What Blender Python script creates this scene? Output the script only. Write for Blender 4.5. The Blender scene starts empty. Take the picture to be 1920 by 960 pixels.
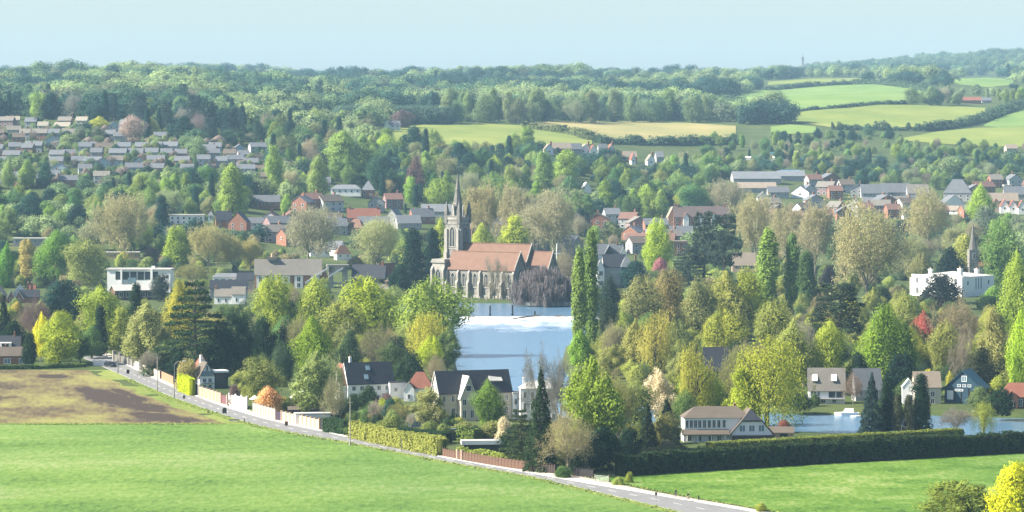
import bpy, math, random
import numpy as np
D = bpy.data
SC = bpy.context.scene
C = SC.collection
R = math.radians
# ------------------------------------------------------------------ camera, sky, sun, exposure
F = 6494.0      # focal length in photograph pixels (1920 wide)
YH = 230.0      # eye-level row of the photograph
H = 75.0        # eye height over the valley floor, metres
cam = D.objects.new('camera', D.cameras.new('camera'))
C.objects.link(cam)
cam.location = (0, 0, H)
cam.rotation_euler = (R(90), 0, 0)
cam.data.sensor_width = 36.0
cam.data.lens = 36.0 * F / 1920.0
cam.data.shift_y = (YH - 480.0) / 1920.0
cam.data.clip_start = 1.0
cam.data.clip_end = 40000.0
SC.camera = cam

SUN_EL, SUN_AZ = 38.0, -97.0      # elevation; bearing clockwise from the view direction (+Y)
W = D.worlds.new('World'); SC.world = W; W.use_nodes = True
wt = W.node_tree
sky = wt.nodes.new('ShaderNodeTexSky'); sky.sky_type = 'NISHITA'; sky.sun_disc = False
sky.sun_elevation = R(SUN_EL); sky.sun_rotation = R(SUN_AZ)
sky.altitude = 100; sky.air_density = 1.0; sky.dust_density = 1.4; sky.ozone_density = 2.6
wt.nodes['Background'].inputs['Strength'].default_value = 0.068
wt.links.new(sky.outputs[0], wt.nodes['Background'].inputs['Color'])
sl = D.lights.new('sun', 'SUN'); sl.energy = 5.0; sl.angle = R(0.55); sl.color = (1.0, 0.93, 0.80)
sun = D.objects.new('sun', sl); C.objects.link(sun)
sun.rotation_euler = (R(90 - SUN_EL), 0, R(180 - SUN_AZ))
SC.view_settings.view_transform = 'Standard'; SC.view_settings.look = 'None'
SC.view_settings.gamma = 1.0; SC.view_settings.use_curve_mapping = False
SC.view_settings.exposure = 1.55
cy = SC.cycles
cy.max_bounces = 5; cy.diffuse_bounces = 2; cy.glossy_bounces = 2; cy.transmission_bounces = 3
cy.transparent_max_bounces = 4; cy.volume_bounces = 0
cy.use_denoising = True
cy.caustics_reflective = False; cy.caustics_refractive = False

rng = np.random.default_rng(7)
random.seed(7)

# ------------------------------------------------------------------ terrain heights
_rows = [1500, 1600, 1750, 1900, 2050, 2200, 2400, 2600, 2800, 3000, 3300, 3700, 4200, 5000, 6000, 7000, 8000, 12000]
_cols = {
 -1200: [0, 534, 470, 402, 335, 284, 238, 216, 203, 193, 182, 172, 163, 156, 150, 148, 148, 160],
 350: [0, 534, 472, 405, 338, 286, 240, 217, 204, 193, 182, 172, 163, 156, 150, 148, 148, 160],
 700: [0, 534, 492, 445, 398, 350, 296, 262, 238, 222, 208, 188, 169, 158, 153, 151, 150, 160],
 1000: [0, 533, 496, 454, 412, 364, 306, 268, 240, 222, 212, 190, 170, 156, 150, 148, 150, 160],
 1300: [0, 533, 503, 470, 438, 400, 348, 305, 270, 240, 212, 182, 165, 154, 148, 149, 146, 156],
 1600: [0, 533, 505, 474, 445, 410, 360, 315, 275, 242, 205, 170, 156, 151, 148, 141, 132, 140],
 1840: [0, 533, 505, 474, 445, 410, 360, 317, 278, 245, 211, 176, 158, 152, 146, 128, 108, 112],
 3100: [0, 533, 505, 474, 445, 410, 360, 318, 280, 248, 215, 182, 162, 154, 146, 131, 114, 118]}
GP = np.arange(-1200, 3101, 20.0); GD = np.arange(200, 12001, 20.0)
_ck = sorted(_cols)
_z = []
for c in _ck:
    zz = [H - (p - YH) * d / F for p, d in zip(_cols[c], _rows)]; zz[0] = 0.0
    _z.append(np.interp(GD, [200] + _rows, [0.0] + zz))
_z = np.array(_z)
GZ = np.array([[np.interp(p, _ck, _z[:, j]) for p in GP] for j in range(len(GD))])   # [d, px]
def _box(a, n, ax):
    k = np.ones(n) / n
    pad = [(0, 0), (0, 0)]; pad[ax] = (n // 2, n // 2)
    b = np.pad(a, pad, mode='edge')
    return np.apply_along_axis(lambda m: np.convolve(m, k, 'valid'), ax, b)
for _ in range(2):
    GZ = _box(GZ, 7, 0); GZ = _box(GZ, 9, 1)
_xx = (GP[None, :] - 960) * GD[:, None] / F
GZ += np.clip((GD[:, None] - 2300) / 1500, 0, 1) * (2.2 * np.sin(_xx / 90 + GD[:, None] / 310) + 1.8 * np.sin(_xx / 47 - GD[:, None] / 190))
_rd = np.clip((GD[:, None] - 3150) / 700, 0, 1) * np.clip((7500 - GD[:, None]) / 1500, 0, 1)
GZ += _rd * (3.2 * np.sin(GD[:, None] / 175 + _xx / 420) + 3.0 * np.sin(_xx / 210 - GD[:, None] / 420) + 1.5 * np.sin(_xx / 95 + 2))
GZ[GD < 1500] = 0
def gz_pd(px, d):
    px = np.asarray(px, float); d = np.asarray(d, float)
    i = np.clip((d - GD[0]) / 20, 0, len(GD) - 1.001); j = np.clip((px - GP[0]) / 20, 0, len(GP) - 1.001)
    i0 = i.astype(int); j0 = j.astype(int); fi = i - i0; fj = j - j0
    return ((GZ[i0, j0] * (1 - fj) + GZ[i0, j0 + 1] * fj) * (1 - fi) + (GZ[i0 + 1, j0] * (1 - fj) + GZ[i0 + 1, j0 + 1] * fj) * fi)
_dd = np.arange(500, 9000, 4.0)
def hit(px, py):
    """distance at which the ground is seen at a photograph pixel"""
    if py >= 556: return H * F / (py - YH)
    g = YH + (H - gz_pd(np.full(len(_dd), px), _dd)) * F / _dd
    n = np.argmax(g <= py)
    if n == 0: return 8000.0
    t = (g[n - 1] - py) / max(1e-6, g[n - 1] - g[n])
    return float(_dd[n - 1] + 4.0 * t)
def P(px, py):
    d = hit(px, py)
    return ((px - 960) * d / F, d, float(gz_pd(px, d)))
def K(px, py): return hit(px, py) / F

# ------------------------------------------------------------------ materials
MATS = {}
def nm(t, kind, **kw):
    n = t.nodes.new(kind)
    for k, v in kw.items(): setattr(n, k, v)
    return n
def ramp(t, fac, stops):
    n = t.nodes.new('ShaderNodeValToRGB'); e = n.color_ramp.elements
    while len(e) < len(stops): e.new(0.5)
    for q, (p, c) in zip(e, stops):
        q.position = p; q.color = (*c, 1)
    t.links.new(fac, n.inputs[0]); return n.outputs[0]
def noise(t, scale, detail=4, vec=None, rough=0.6, stretch=None):
    n = nm(t, 'ShaderNodeTexNoise'); n.inputs['Scale'].default_value = scale
    n.inputs['Detail'].default_value = detail; n.inputs['Roughness'].default_value = rough
    if vec is None:
        vec = nm(t, 'ShaderNodeTexCoord').outputs['Object']
    if stretch:
        m = nm(t, 'ShaderNodeMapping'); m.inputs['Scale'].default_value = stretch
        t.links.new(vec, m.inputs[0]); vec = m.outputs[0]
    t.links.new(vec, n.inputs['Vector']); return n.outputs[0]
def mat(name, col, rough=0.75, var=0.22, scale=0.5, bump=0.0, spec=0.3, metal=0.0, stretch=None, col2=None):
    if name in MATS: return MATS[name]
    if max(col) < 0.7: col = tuple(c * 0.72 for c in col); col2 = tuple(c * 0.72 for c in col2) if col2 else None
    m = D.materials.new(name); m.use_nodes = True; t = m.node_tree; b = t.nodes['Principled BSDF']
    b.inputs['Roughness'].default_value = rough; b.inputs['Specular IOR Level'].default_value = spec
    b.inputs['Metallic'].default_value = metal
    lo = tuple(c * (1 - var) for c in (col2 or col)); hi = tuple(min(0.9, c * (1 + var)) for c in col)
    f = noise(t, scale, 5, stretch=stretch)
    t.links.new(ramp(t, f, [(0.3, lo), (0.7, hi)]), b.inputs['Base Color'])
    if bump:
        bn = nm(t, 'ShaderNodeBump'); bn.inputs['Strength'].default_value = bump; bn.inputs['Distance'].default_value = 0.1
        t.links.new(noise(t, scale * 6, 3), bn.inputs['Height']); t.links.new(bn.outputs[0], b.inputs['Normal'])
    MATS[name] = m; return m
def roofmat(name, col, var=0.25, rough=0.8):
    """tiled or slated roof: courses plus weathering"""
    if name in MATS: return MATS[name]
    m = D.materials.new(name); m.use_nodes = True; t = m.node_tree; b = t.nodes['Principled BSDF']
    col = tuple(c * 0.66 for c in col)
    b.inputs['Roughness'].default_value = rough; b.inputs['Specular IOR Level'].default_value = 0.35
    f = noise(t, 0.35, 5); g = noise(t, 3.0, 3, stretch=(1, 1, 2.5))
    mx = nm(t, 'ShaderNodeMix'); mx.data_type = 'FLOAT'; mx.inputs[0].default_value = 0.5
    t.links.new(f, mx.inputs[2]); t.links.new(g, mx.inputs[3])
    c = ramp(t, mx.outputs[0], [(0.3, tuple(v * (1 - var) for v in col)), (0.55, col), (0.75, tuple(min(.9, v * (1 + var)) for v in col))])
    t.links.new(c, b.inputs['Base Color'])
    w = nm(t, 'ShaderNodeTexWave'); w.wave_type = 'BANDS'; w.bands_direction = 'Z'; w.inputs['Scale'].default_value = 1.1
    w.inputs['Distortion'].default_value = 0.6
    t.links.new(nm(t, 'ShaderNodeTexCoord').outputs['Object'], w.inputs[0])
    bn = nm(t, 'ShaderNodeBump'); bn.inputs['Strength'].default_value = 0.35; bn.inputs['Distance'].default_value = 0.08
    t.links.new(w.outputs[0], bn.inputs['Height']); t.links.new(bn.outputs[0], b.inputs['Normal'])
    MATS[name] = m; return m
def foliage(name, source, transl=0.4):
    """leaf material; the tint of each plant comes from its object colour or its instance attribute"""
    m = D.materials.new(name); m.use_nodes = True; t = m.node_tree
    for n in list(t.nodes): t.nodes.remove(n)
    out = nm(t, 'ShaderNodeOutputMaterial')
    if source == 'object': tint = nm(t, 'ShaderNodeObjectInfo').outputs['Color']
    else:
        a = nm(t, 'ShaderNodeAttribute', attribute_type='INSTANCER', attribute_name='tint'); tint = a.outputs['Color']
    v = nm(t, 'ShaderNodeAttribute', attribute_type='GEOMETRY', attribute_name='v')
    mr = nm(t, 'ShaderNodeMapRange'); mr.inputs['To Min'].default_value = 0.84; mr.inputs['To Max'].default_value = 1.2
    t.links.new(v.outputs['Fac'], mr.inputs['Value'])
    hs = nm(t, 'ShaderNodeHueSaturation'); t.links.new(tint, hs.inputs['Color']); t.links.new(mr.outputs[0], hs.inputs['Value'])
    hr = nm(t, 'ShaderNodeMapRange'); hr.inputs['To Min'].default_value = 0.506; hr.inputs['To Max'].default_value = 0.494
    t.links.new(v.outputs['Fac'], hr.inputs['Value']); t.links.new(hr.outputs[0], hs.inputs['Hue'])
    df = nm(t, 'ShaderNodeBsdfDiffuse'); tr = nm(t, 'ShaderNodeBsdfTranslucent')
    t.links.new(hs.outputs[0], df.inputs[0]); t.links.new(hs.outputs[0], tr.inputs[0])
    ms = nm(t, 'ShaderNodeMixShader'); ms.inputs[0].default_value = transl
    t.links.new(df.outputs[0], ms.inputs[1]); t.links.new(tr.outputs[0], ms.inputs[2]); t.links.new(ms.outputs[0], out.inputs[0])
    MATS[name] = m; return m
LEAF = foliage('foliage', 'object'); LEAFI = foliage('woodland_foliage', 'instance')
BARK = mat('bark', (0.13, 0.105, 0.08), 0.9, 0.4, 2.0)
PALEBARK = mat('pale_bark', (0.30, 0.26, 0.20), 0.9, 0.35, 2.0)
WHITE = mat('white_render', (0.78, 0.77, 0.74), 0.8, 0.06, 0.3)
CREAM = mat('cream_render', (0.68, 0.62, 0.48), 0.8, 0.1, 0.3)
GREYW = mat('grey_render', (0.42, 0.42, 0.42), 0.8, 0.15, 0.3)
BRICK = mat('brickwork', (0.36, 0.17, 0.11), 0.85, 0.3, 1.2)
PINKW = mat('pale_pink_brick', (0.60, 0.44, 0.34), 0.85, 0.15, 0.8)
TANW = mat('tan_brick', (0.62, 0.42, 0.26), 0.85, 0.15, 0.8)
STONE = mat('flint_stone', (0.31, 0.295, 0.265), 0.9, 0.3, 0.6, bump=0.3, col2=(0.23, 0.22, 0.20))
STONEL = mat('pale_limestone', (0.40, 0.375, 0.33), 0.85, 0.2, 0.5)
STONED = mat('spire_stone', (0.20, 0.19, 0.17), 0.9, 0.3, 0.5)
DARKW = mat('dark_timber', (0.035, 0.03, 0.03), 0.8, 0.3, 1.0)
BROWNW = mat('brown_timber', (0.16, 0.09, 0.06), 0.8, 0.3, 1.0)
GREYWOOD = mat('grey_timber', (0.42, 0.39, 0.33), 0.85, 0.25, 1.0)
BLUEW = mat('blue_boarding', (0.035, 0.085, 0.13), 0.6, 0.15, 1.0)
TERRA = roofmat('terracotta_tiles', (0.25, 0.135, 0.09))
REDT = roofmat('red_tiles', (0.34, 0.13, 0.085))
BRT = roofmat('brown_tiles', (0.185, 0.148, 0.115))
TANT = roofmat('tan_tiles', (0.42, 0.34, 0.26))
SLATE = roofmat('slates', (0.19, 0.20, 0.22))
DSLATE = roofmat('dark_slates', (0.045, 0.05, 0.065), rough=0.6)
PSLATE = roofmat('pale_slates', (0.25, 0.265, 0.285))
GREYT = roofmat('grey_brown_tiles', (0.27, 0.245, 0.21))
TEALR = mat('teal_roof_sheet', (0.06, 0.17, 0.21), 0.5, 0.12, 0.5)
FLATR = mat('pale_roof_felt', (0.62, 0.60, 0.55), 0.9, 0.1, 0.3)
BLUER = mat('blue_roof_sheet', (0.10, 0.32, 0.55), 0.5, 0.1, 0.5)
METAL = mat('galvanised_metal', (0.30, 0.31, 0.32), 0.5, 0.1, 1.0, metal=0.5)
BLACK = mat('black_paint', (0.02, 0.02, 0.022), 0.5, 0.2, 1.0)
FRAME = mat('white_window_paint', (0.80, 0.80, 0.78), 0.5, 0.04, 1.0)
GLASS = mat('window_glass', (0.03, 0.045, 0.06), 0.12, 0.3, 0.7, spec=0.6)
PGLASS = mat('pale_window_glass', (0.20, 0.30, 0.36), 0.15, 0.2, 0.7, spec=0.6)

# ------------------------------------------------------------------ mesh helpers
class MB:
    def __init__(s): s.v = []; s.f = []
    def poly(s, pts):
        n = len(s.v); s.v += [tuple(p) for p in pts]; s.f.append(tuple(range(n, n + len(pts)))); return s
    def hull(s, a, b):
        """two matching loops a (bottom) and b (top) closed into a solid"""
        n = len(s.v); m = len(a); s.v += [tuple(p) for p in a] + [tuple(p) for p in b]
        s.f.append(tuple(range(n + m - 1, n - 1, -1))); s.f.append(tuple(range(n + m, n + 2 * m)))
        for i in range(m):
            j = (i + 1) % m; s.f.append((n + i, n + j, n + m + j, n + m + i))
        return s
    def box(s, x0, x1, y0, y1, z0, z1):
        return s.hull([(x0, y0, z0), (x1, y0, z0), (x1, y1, z0), (x0, y1, z0)], [(x0, y0, z1), (x1, y0, z1), (x1, y1, z1), (x0, y1, z1)])
    def tube(s, p0, p1, r0, r1, n=6):
        p0 = np.array(p0, float); p1 = np.array(p1, float); a = p1 - p0; a = a / (np.linalg.norm(a) + 1e-9)
        u = np.cross(a, (0, 0, 1.0) if abs(a[2]) < .9 else (1.0, 0, 0)); u /= np.linalg.norm(u); w = np.cross(a, u)
        A = []; B = []
        for i in range(n):
            t = 2 * math.pi * i / n; o = math.cos(t) * u + math.sin(t) * w
            A.append(p0 + o * r0); B.append(p1 + o * r1)
        return s.hull(A[::-1], B[::-1]) if False else s.hull(A, B)
    def mesh(s, name, material=None):
        me = D.meshes.new(name); me.from_pydata(s.v, [], s.f)
        if material: me.materials.append(material)
        me.validate(); me.update()
        return me
    def build(s, name, material, parent=None, loc=None):
        o = D.objects.new(name, s.mesh(name, material)); C.objects.link(o)
        if parent: o.parent = parent
        if loc: o.location = loc
        return o
def tag(o, label=None, cat=None, group=None, kind=None):
    if label: o['label'] = label
    if cat: o['category'] = cat
    if group: o['group'] = group
    if kind: o['kind'] = kind
    return o
def empty(name, loc, yaw=0.0, label=None, cat=None, group=None):
    o = D.objects.new(name, None); C.objects.link(o); o.location = loc; o.rotation_euler = (0, 0, R(yaw)); o.empty_display_size = 0.5
    return tag(o, label, cat, group)
def npmesh(name, V, Q, material, v=None):
    """mesh of quads from numpy arrays, v = one value per face"""
    me = D.meshes.new(name); n = len(V); m = len(Q); k = Q.shape[1]
    me.vertices.add(n); me.vertices.foreach_set('co', np.ascontiguousarray(V, np.float32).ravel())
    me.loops.add(m * k); me.loops.foreach_set('vertex_index', np.ascontiguousarray(Q, np.int32).ravel())
    me.polygons.add(m); me.polygons.foreach_set('loop_start', np.arange(0, m * k, k, dtype=np.int32))
    me.polygons.foreach_set('loop_total', np.full(m, k, np.int32))
    me.update(calc_edges=True)
    if v is not None:
        a = me.attributes.new('v', 'FLOAT', 'FACE'); a.data.foreach_set('value', np.ascontiguousarray(v, np.float32))
    me.materials.append(material); return me
ORD = ['first', 'second', 'third', 'fourth', 'fifth', 'sixth', 'seventh', 'eighth', 'ninth', 'tenth', 'eleventh', 'twelfth', 'thirteenth', 'fourteenth',
       'fifteenth', 'sixteenth', 'seventeenth', 'eighteenth', 'nineteenth', 'twentieth']
def vnoise(x, y, s, seed=0):
    """smooth value noise on arrays"""
    r = np.random.default_rng(seed).random((64, 64)); x = np.asarray(x) / s; y = np.asarray(y) / s
    i = np.floor(x).astype(int); j = np.floor(y).astype(int); fx = x - i; fy = y - j
    fx = fx * fx * (3 - 2 * fx); fy = fy * fy * (3 - 2 * fy)
    g = lambda a, b: r[a % 64, b % 64]
    return (g(i, j) * (1 - fx) + g(i + 1, j) * fx) * (1 - fy) + (g(i, j + 1) * (1 - fx) + g(i + 1, j + 1) * fx) * fy
def sstep(a, b, x): t = np.clip((x - a) / (b - a), 0, 1); return t * t * (3 - 2 * t)
def sdist(pts, poly):
    """signed distance to polygon (inside > 0)"""
    pts = np.asarray(pts, float); poly = np.asarray(poly, float); n = len(poly)
    best = np.full(len(pts), 1e9); ins = np.zeros(len(pts), bool)
    for i in range(n):
        a = poly[i]; b = poly[(i + 1) % n]; e = b - a; w = pts - a
        t = np.clip((w @ e) / (e @ e), 0, 1); best = np.minimum(best, np.linalg.norm(w - t[:, None] * e, axis=1))
        c = ((a[1] > pts[:, 1]) != (b[1] > pts[:, 1])); dy = b[1] - a[1] if abs(b[1] - a[1]) > 1e-9 else 1e-9
        ins ^= c & (pts[:, 0] < (b[0] - a[0]) * (pts[:, 1] - a[1]) / dy + a[0])
    return np.where(ins, best, -best)

# ------------------------------------------------------------------ the setting: ground, river, road, fields
def world2(pts): return np.array([P(*p)[:2] for p in pts])
RIVER = world2([(640, 566), (870, 566), (960, 567), (1080, 566), (1150, 572), (1185, 598), (1110, 622), (1070, 645), (1062, 680), (1090, 715), (1200, 745), (1480, 768), (1700, 769), (1920, 775), (2500, 778),
                (2500, 815), (1920, 813), (1700, 813), (1450, 808), (1250, 802), (1150, 798), (1040, 778), (930, 745), (850, 700), (838, 650), (835, 605), (640, 600)])
def grassmat(name, stops, s1, s2, stretch=None, bump=0.4, fine=None, tram=False):
    m = D.materials.new(name); m.use_nodes = True; t = m.node_tree; b = t.nodes['Principled BSDF']
    b.inputs['Roughness'].default_value = 0.9; b.inputs['Specular IOR Level'].default_value = 0.15
    a = noise(t, s1, 6, stretch=stretch, rough=0.65); c = noise(t, s2, 6, stretch=fine or stretch, rough=0.75)
    mx = nm(t, 'ShaderNodeMix'); mx.data_type = 'FLOAT'; mx.inputs[0].default_value = 0.5
    t.links.new(a, mx.inputs[2]); t.links.new(c, mx.inputs[3])
    rc = ramp(t, mx.outputs[0], [(p, tuple(v * 0.66 for v in c)) for p, c in stops])
    lg = noise(t, 0.014, 4, stretch=(1, .55, 1)); sc_ = ramp(t, lg, [(.35, (.80, .84, .80)), (.62, (1.12, 1.04, 1.06))]); m3 = nm(t, 'ShaderNodeMix'); m3.data_type = 'RGBA'; m3.blend_type = 'MULTIPLY'; m3.inputs[0].default_value = 1.0; t.links.new(rc, m3.inputs[6]); t.links.new(sc_, m3.inputs[7]); rc = m3.outputs[2]
    if tram:                                              # wheel tracks left by the drill
        wv = nm(t, 'ShaderNodeTexWave'); wv.inputs['Scale'].default_value = 0.0135; wv.inputs['Distortion'].default_value = 0.25; wv.inputs['Detail Scale'].default_value = 0.05
        mp = nm(t, 'ShaderNodeMapping'); mp.inputs['Rotation'].default_value = (0, 0, R(62)); t.links.new(nm(t, 'ShaderNodeTexCoord').outputs['Object'], mp.inputs[0]); t.links.new(mp.outputs[0], wv.inputs[0])
        tr = ramp(t, wv.outputs['Fac'], [(0.965, (1, 1, 1)), (0.992, (.72, .74, .66))]); mm = nm(t, 'ShaderNodeMix'); mm.data_type = 'RGBA'; mm.blend_type = 'MULTIPLY'; mm.inputs[0].default_value = 0.4
        t.links.new(rc, mm.inputs[6]); t.links.new(tr, mm.inputs[7]); rc = mm.outputs[2]
    t.links.new(rc, b.inputs['Base Color'])
    bn = nm(t, 'ShaderNodeBump'); bn.inputs['Strength'].default_value = bump; bn.inputs['Distance'].default_value = 0.25
    t.links.new(c, bn.inputs['Height']); t.links.new(bn.outputs[0], b.inputs['Normal'])
    MATS[name] = m; return m
G_GROUND = grassmat('meadow_ground', [(0.3, (0.045, 0.075, 0.022)), (0.5, (0.09, 0.13, 0.035)), (0.68, (0.16, 0.17, 0.06))], 0.04, 0.6)
G_CROP = grassmat('young_crop', [(0.38, (0.075, 0.160, 0.024)), (0.46, (0.150, 0.275, 0.045)), (0.53, (0.200, 0.330, 0.066)), (0.61, (0.310, 0.400, 0.140))], 0.035, 1.0, stretch=(0.3, 0.5, 1), fine=(0.8, 0.20, 1), tram=True)
G_MEAD = grassmat('rough_pasture', [(0.38, (0.050, 0.125, 0.010)), (0.46, (0.110, 0.230, 0.022)), (0.53, (0.165, 0.295, 0.040)), (0.61, (0.30, 0.38, 0.13))], 0.05, 1.2, fine=(0.7, 0.22, 1))
G_VERGE = grassmat('verge_turf', [(0.32, (0.16, 0.22, 0.04)), (0.5, (0.27, 0.34, 0.07)), (0.68, (0.38, 0.40, 0.13))], 0.08, 1.0, fine=(0.7, 0.15, 1))
G_FAR1 = grassmat('hill_pasture', [(0.3, (0.20, 0.27, 0.05)), (0.5, (0.27, 0.33, 0.07)), (0.7, (0.33, 0.37, 0.09))], 0.008, 0.06)
G_FAR2 = grassmat('hill_stubble', [(0.3, (0.32, 0.31, 0.10)), (0.5, (0.41, 0.37, 0.14)), (0.7, (0.47, 0.41, 0.19))], 0.008, 0.05, stretch=(0.3, 1, 1))
G_FAR3 = grassmat('hill_grass', [(0.3, (0.15, 0.26, 0.055)), (0.5, (0.21, 0.33, 0.075)), (0.7, (0.27, 0.38, 0.10))], 0.008, 0.06)

px = np.concatenate([np.arange(-1200, -100, 40), np.arange(-100, 560, 20), np.arange(560, 2100, 9), np.arange(2100, 3101, 40)]).astype(float)
dd = np.concatenate([np.arange(200, 620, 60), np.arange(620, 1480, 4.5), np.arange(1480, 3200, 20), np.arange(3200, 12001, 90)]).astype(float)
PX, DD = np.meshgrid(px, dd); X = (PX - 960) * DD / F; Z = gz_pd(PX, DD)
sel = (DD < 1480) & (DD > 780)
sd = np.full(X.shape, -99.0); sd[sel] = sdist(np.c_[X[sel], DD[sel]], RIVER)
Z = Z - 3.2 * sstep(-0.5, 5.0, sd)
nr, nc = X.shape; idx = np.arange(nr * nc).reshape(nr, nc)
Q = np.c_[idx[:-1, :-1].ravel(), idx[:-1, 1:].ravel(), idx[1:, 1:].ravel(), idx[1:, :-1].ravel()]
me = npmesh('ground', np.c_[X.ravel(), DD.ravel(), Z.ravel()], Q, G_GROUND)
me.polygons.foreach_set('use_smooth', np.ones(len(Q), bool))
o = D.objects.new('ground', me); C.objects.link(o); tag(o, kind='structure')

def watermat():
    m = D.materials.new('river_water'); m.use_nodes = True; t = m.node_tree; b = t.nodes['Principled BSDF']
    tc = nm(t, 'ShaderNodeTexCoord').outputs['Object']
    b.inputs['Specular IOR Level'].default_value = 0.5
    sp = nm(t, 'ShaderNodeSeparateXYZ'); t.links.new(tc, sp.inputs[0])
    g = nm(t, 'ShaderNodeMapRange'); g.inputs['From Min'].default_value = 1190; g.inputs['From Max'].default_value = 1346
    t.links.new(sp.outputs['Y'], g.inputs['Value'])
    n1 = noise(t, 0.16, 8, tc, 0.68, stretch=(0.6, 0.22, 1))
    a = nm(t, 'ShaderNodeMath', operation='MULTIPLY'); a.inputs[1].default_value = 1.05; t.links.new(g.outputs[0], a.inputs[0])
    s = nm(t, 'ShaderNodeMath', operation='ADD'); t.links.new(a.outputs[0], s.inputs[0]); t.links.new(n1, s.inputs[1])
    fo = nm(t, 'ShaderNodeMapRange'); fo.inputs['From Min'].default_value = 1.0; fo.inputs['From Max'].default_value = 1.65
    t.links.new(s.outputs[0], fo.inputs['Value'])
    up = nm(t, 'ShaderNodeMath', operation='LESS_THAN'); up.inputs[1].default_value = 1349.4; t.links.new(sp.outputs['Y'], up.inputs[0])
    fm = nm(t, 'ShaderNodeMath', operation='MULTIPLY'); t.links.new(fo.outputs[0], fm.inputs[0]); t.links.new(up.outputs[0], fm.inputs[1])
    mx = nm(t, 'ShaderNodeMix'); mx.data_type = 'RGBA'; t.links.new(fm.outputs[0], mx.inputs[0])
    mx.inputs[6].default_value = (0.085, 0.165, 0.25, 1); t.links.new(ramp(t, noise(t, 0.30, 7, tc, 0.7, stretch=(0.6, 0.16, 1)), [(0.36, (0.36, 0.42, 0.52)), (0.48, (0.62, 0.64, 0.68)), (0.60, (0.84, 0.83, 0.80))]), mx.inputs[7])
    t.links.new(mx.outputs[2], b.inputs['Base Color'])
    ro = nm(t, 'ShaderNodeMapRange'); ro.inputs['To Min'].default_value = 0.22; ro.inputs['To Max'].default_value = 0.85
    t.links.new(fm.outputs[0], ro.inputs['Value']); t.links.new(ro.outputs[0], b.inputs['Roughness'])
    bn = nm(t, 'ShaderNodeBump'); bn.inputs['Strength'].default_value = 0.9; bn.inputs['Distance'].default_value = 0.30
    t.links.new(noise(t, 0.55, 5, tc, 0.6, stretch=(0.5, 0.9, 1)), bn.inputs['Height']); t.links.new(bn.outputs[0], b.inputs['Normal'])
    MATS['river_water'] = m; return m
WATER = watermat()
def sheet(name, pts, z, material, kind='structure'):
    b = MB(); b.poly([(x, y, z) for x, y in pts]); o = b.build(name, material); tag(o, kind=kind); return o
sheet('river', [(-60, 760), (400, 760), (400, 1345), (-60, 1345)], -1.15, WATER)
sheet('river_above_weir', [(-95, 1349.5), (70, 1349.5), (70, 1470), (-95, 1470)], -0.45, WATER)
FOAM = mat('white_water', (0.80, 0.80, 0.78), 0.9, 0.10, 0.35, bump=0.8, col2=(0.50, 0.54, 0.60), stretch=(1, .3, 1))
CONC = mat('weir_concrete', (0.34, 0.33, 0.31), 0.9, 0.25, 0.4)

# road, pavement, markings
RL = [(60, 652), (120, 662), (163, 674), (190, 687), (225, 702), (281, 727), (326, 746), (389, 768), (455, 790), (528, 808), (620, 823.5), (757, 849.5), (826, 864), (1000, 894), (1192, 940), (1275, 960), (1420, 1000), (1700, 1085)]
RR = [(110, 645), (160, 654), (199, 667), (228, 679), (253, 692), (292, 711), (337, 731), (420, 762), (474, 779), (534, 794), (612, 810), (661, 822), (757, 842), (826, 857), (918, 873.5), (1000, 888), (1048, 897), (1230, 928), (1412, 959), (1560, 990), (1800, 1060)]
PVE = [(110, 641), (165, 650), (205, 663), (233, 676), (258, 688), (300, 707), (345, 727), (374, 740), (424, 757), (474, 772), (528, 786), (612, 804), (661, 817), (757, 838), (826, 852), (918, 868), (1029, 885), (1090, 894), (1230, 924), (1412, 955), (1560, 985), (1800, 1054)]
def resample(pts, n):
    w = world2(pts); s = np.r_[0, np.cumsum(np.linalg.norm(np.diff(w, axis=0), axis=1))]; t = np.linspace(0, s[-1], n)
    # light smoothing of the corners
    q = np.c_[np.interp(t, s, w[:, 0]), np.interp(t, s, w[:, 1])]
    for _ in range(3): q[1:-1] = 0.25 * q[:-2] + 0.5 * q[1:-1] + 0.25 * q[2:]
    return q
LN, RN, PN = resample(RL, 140), resample(RR, 140), resample(PVE, 140)
def at_d(q, d): return np.interp(d, q[::-1, 1], q[::-1, 0])
ds = np.linspace(LN[0, 1], LN[-1, 1], 160)
rl = np.c_[at_d(LN, ds), ds]
def ribbon(name, a, b, z, material, skirt=0.0):
    n = len(a); V = np.r_[np.c_[a, np.full(n, z)], np.c_[b, np.full(n, z)]]
    i = np.arange(n - 1); Qs = [np.c_[i, i + 1, n + i + 1, n + i]]
    if skirt:
        V = np.r_[V, np.c_[a, np.full(n, z - skirt)]]; Qs.append(np.c_[i + 1, i, 2 * n + i, 2 * n + i + 1])
    o = D.objects.new(name, npmesh(name, V, np.concatenate(Qs), material)); C.objects.link(o); tag(o, kind='structure'); return o
ASPH = mat('asphalt', (0.25, 0.247, 0.243), 0.9, 0.12, 0.3, bump=0.2)
PAVE = mat('pavement_slabs', (0.44, 0.39, 0.33), 0.9, 0.12, 0.4)
PAINT = mat('road_paint', (0.72, 0.72, 0.70), 0.8, 0.08, 1.0)
RRd = np.c_[at_d(RN, ds), ds]; PVd = np.c_[at_d(PN, ds), ds]
road = ribbon('road', rl, RRd, 0.03, ASPH)
ribbon('pavement', RRd + [0.12, 0], PVd, 0.14, PAVE, 0.11)
kerb = ribbon('kerb', RRd - [0.05, 0], RRd + [0.117, 0], 0.15, mat('kerb_stone', (0.50, 0.48, 0.44), 0.9, 0.1, 0.5), 0.12)
mid = 0.5 * (rl + RRd); s = np.r_[0, np.cumsum(np.linalg.norm(np.diff(mid, axis=0), axis=1))]
dm = None
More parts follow.
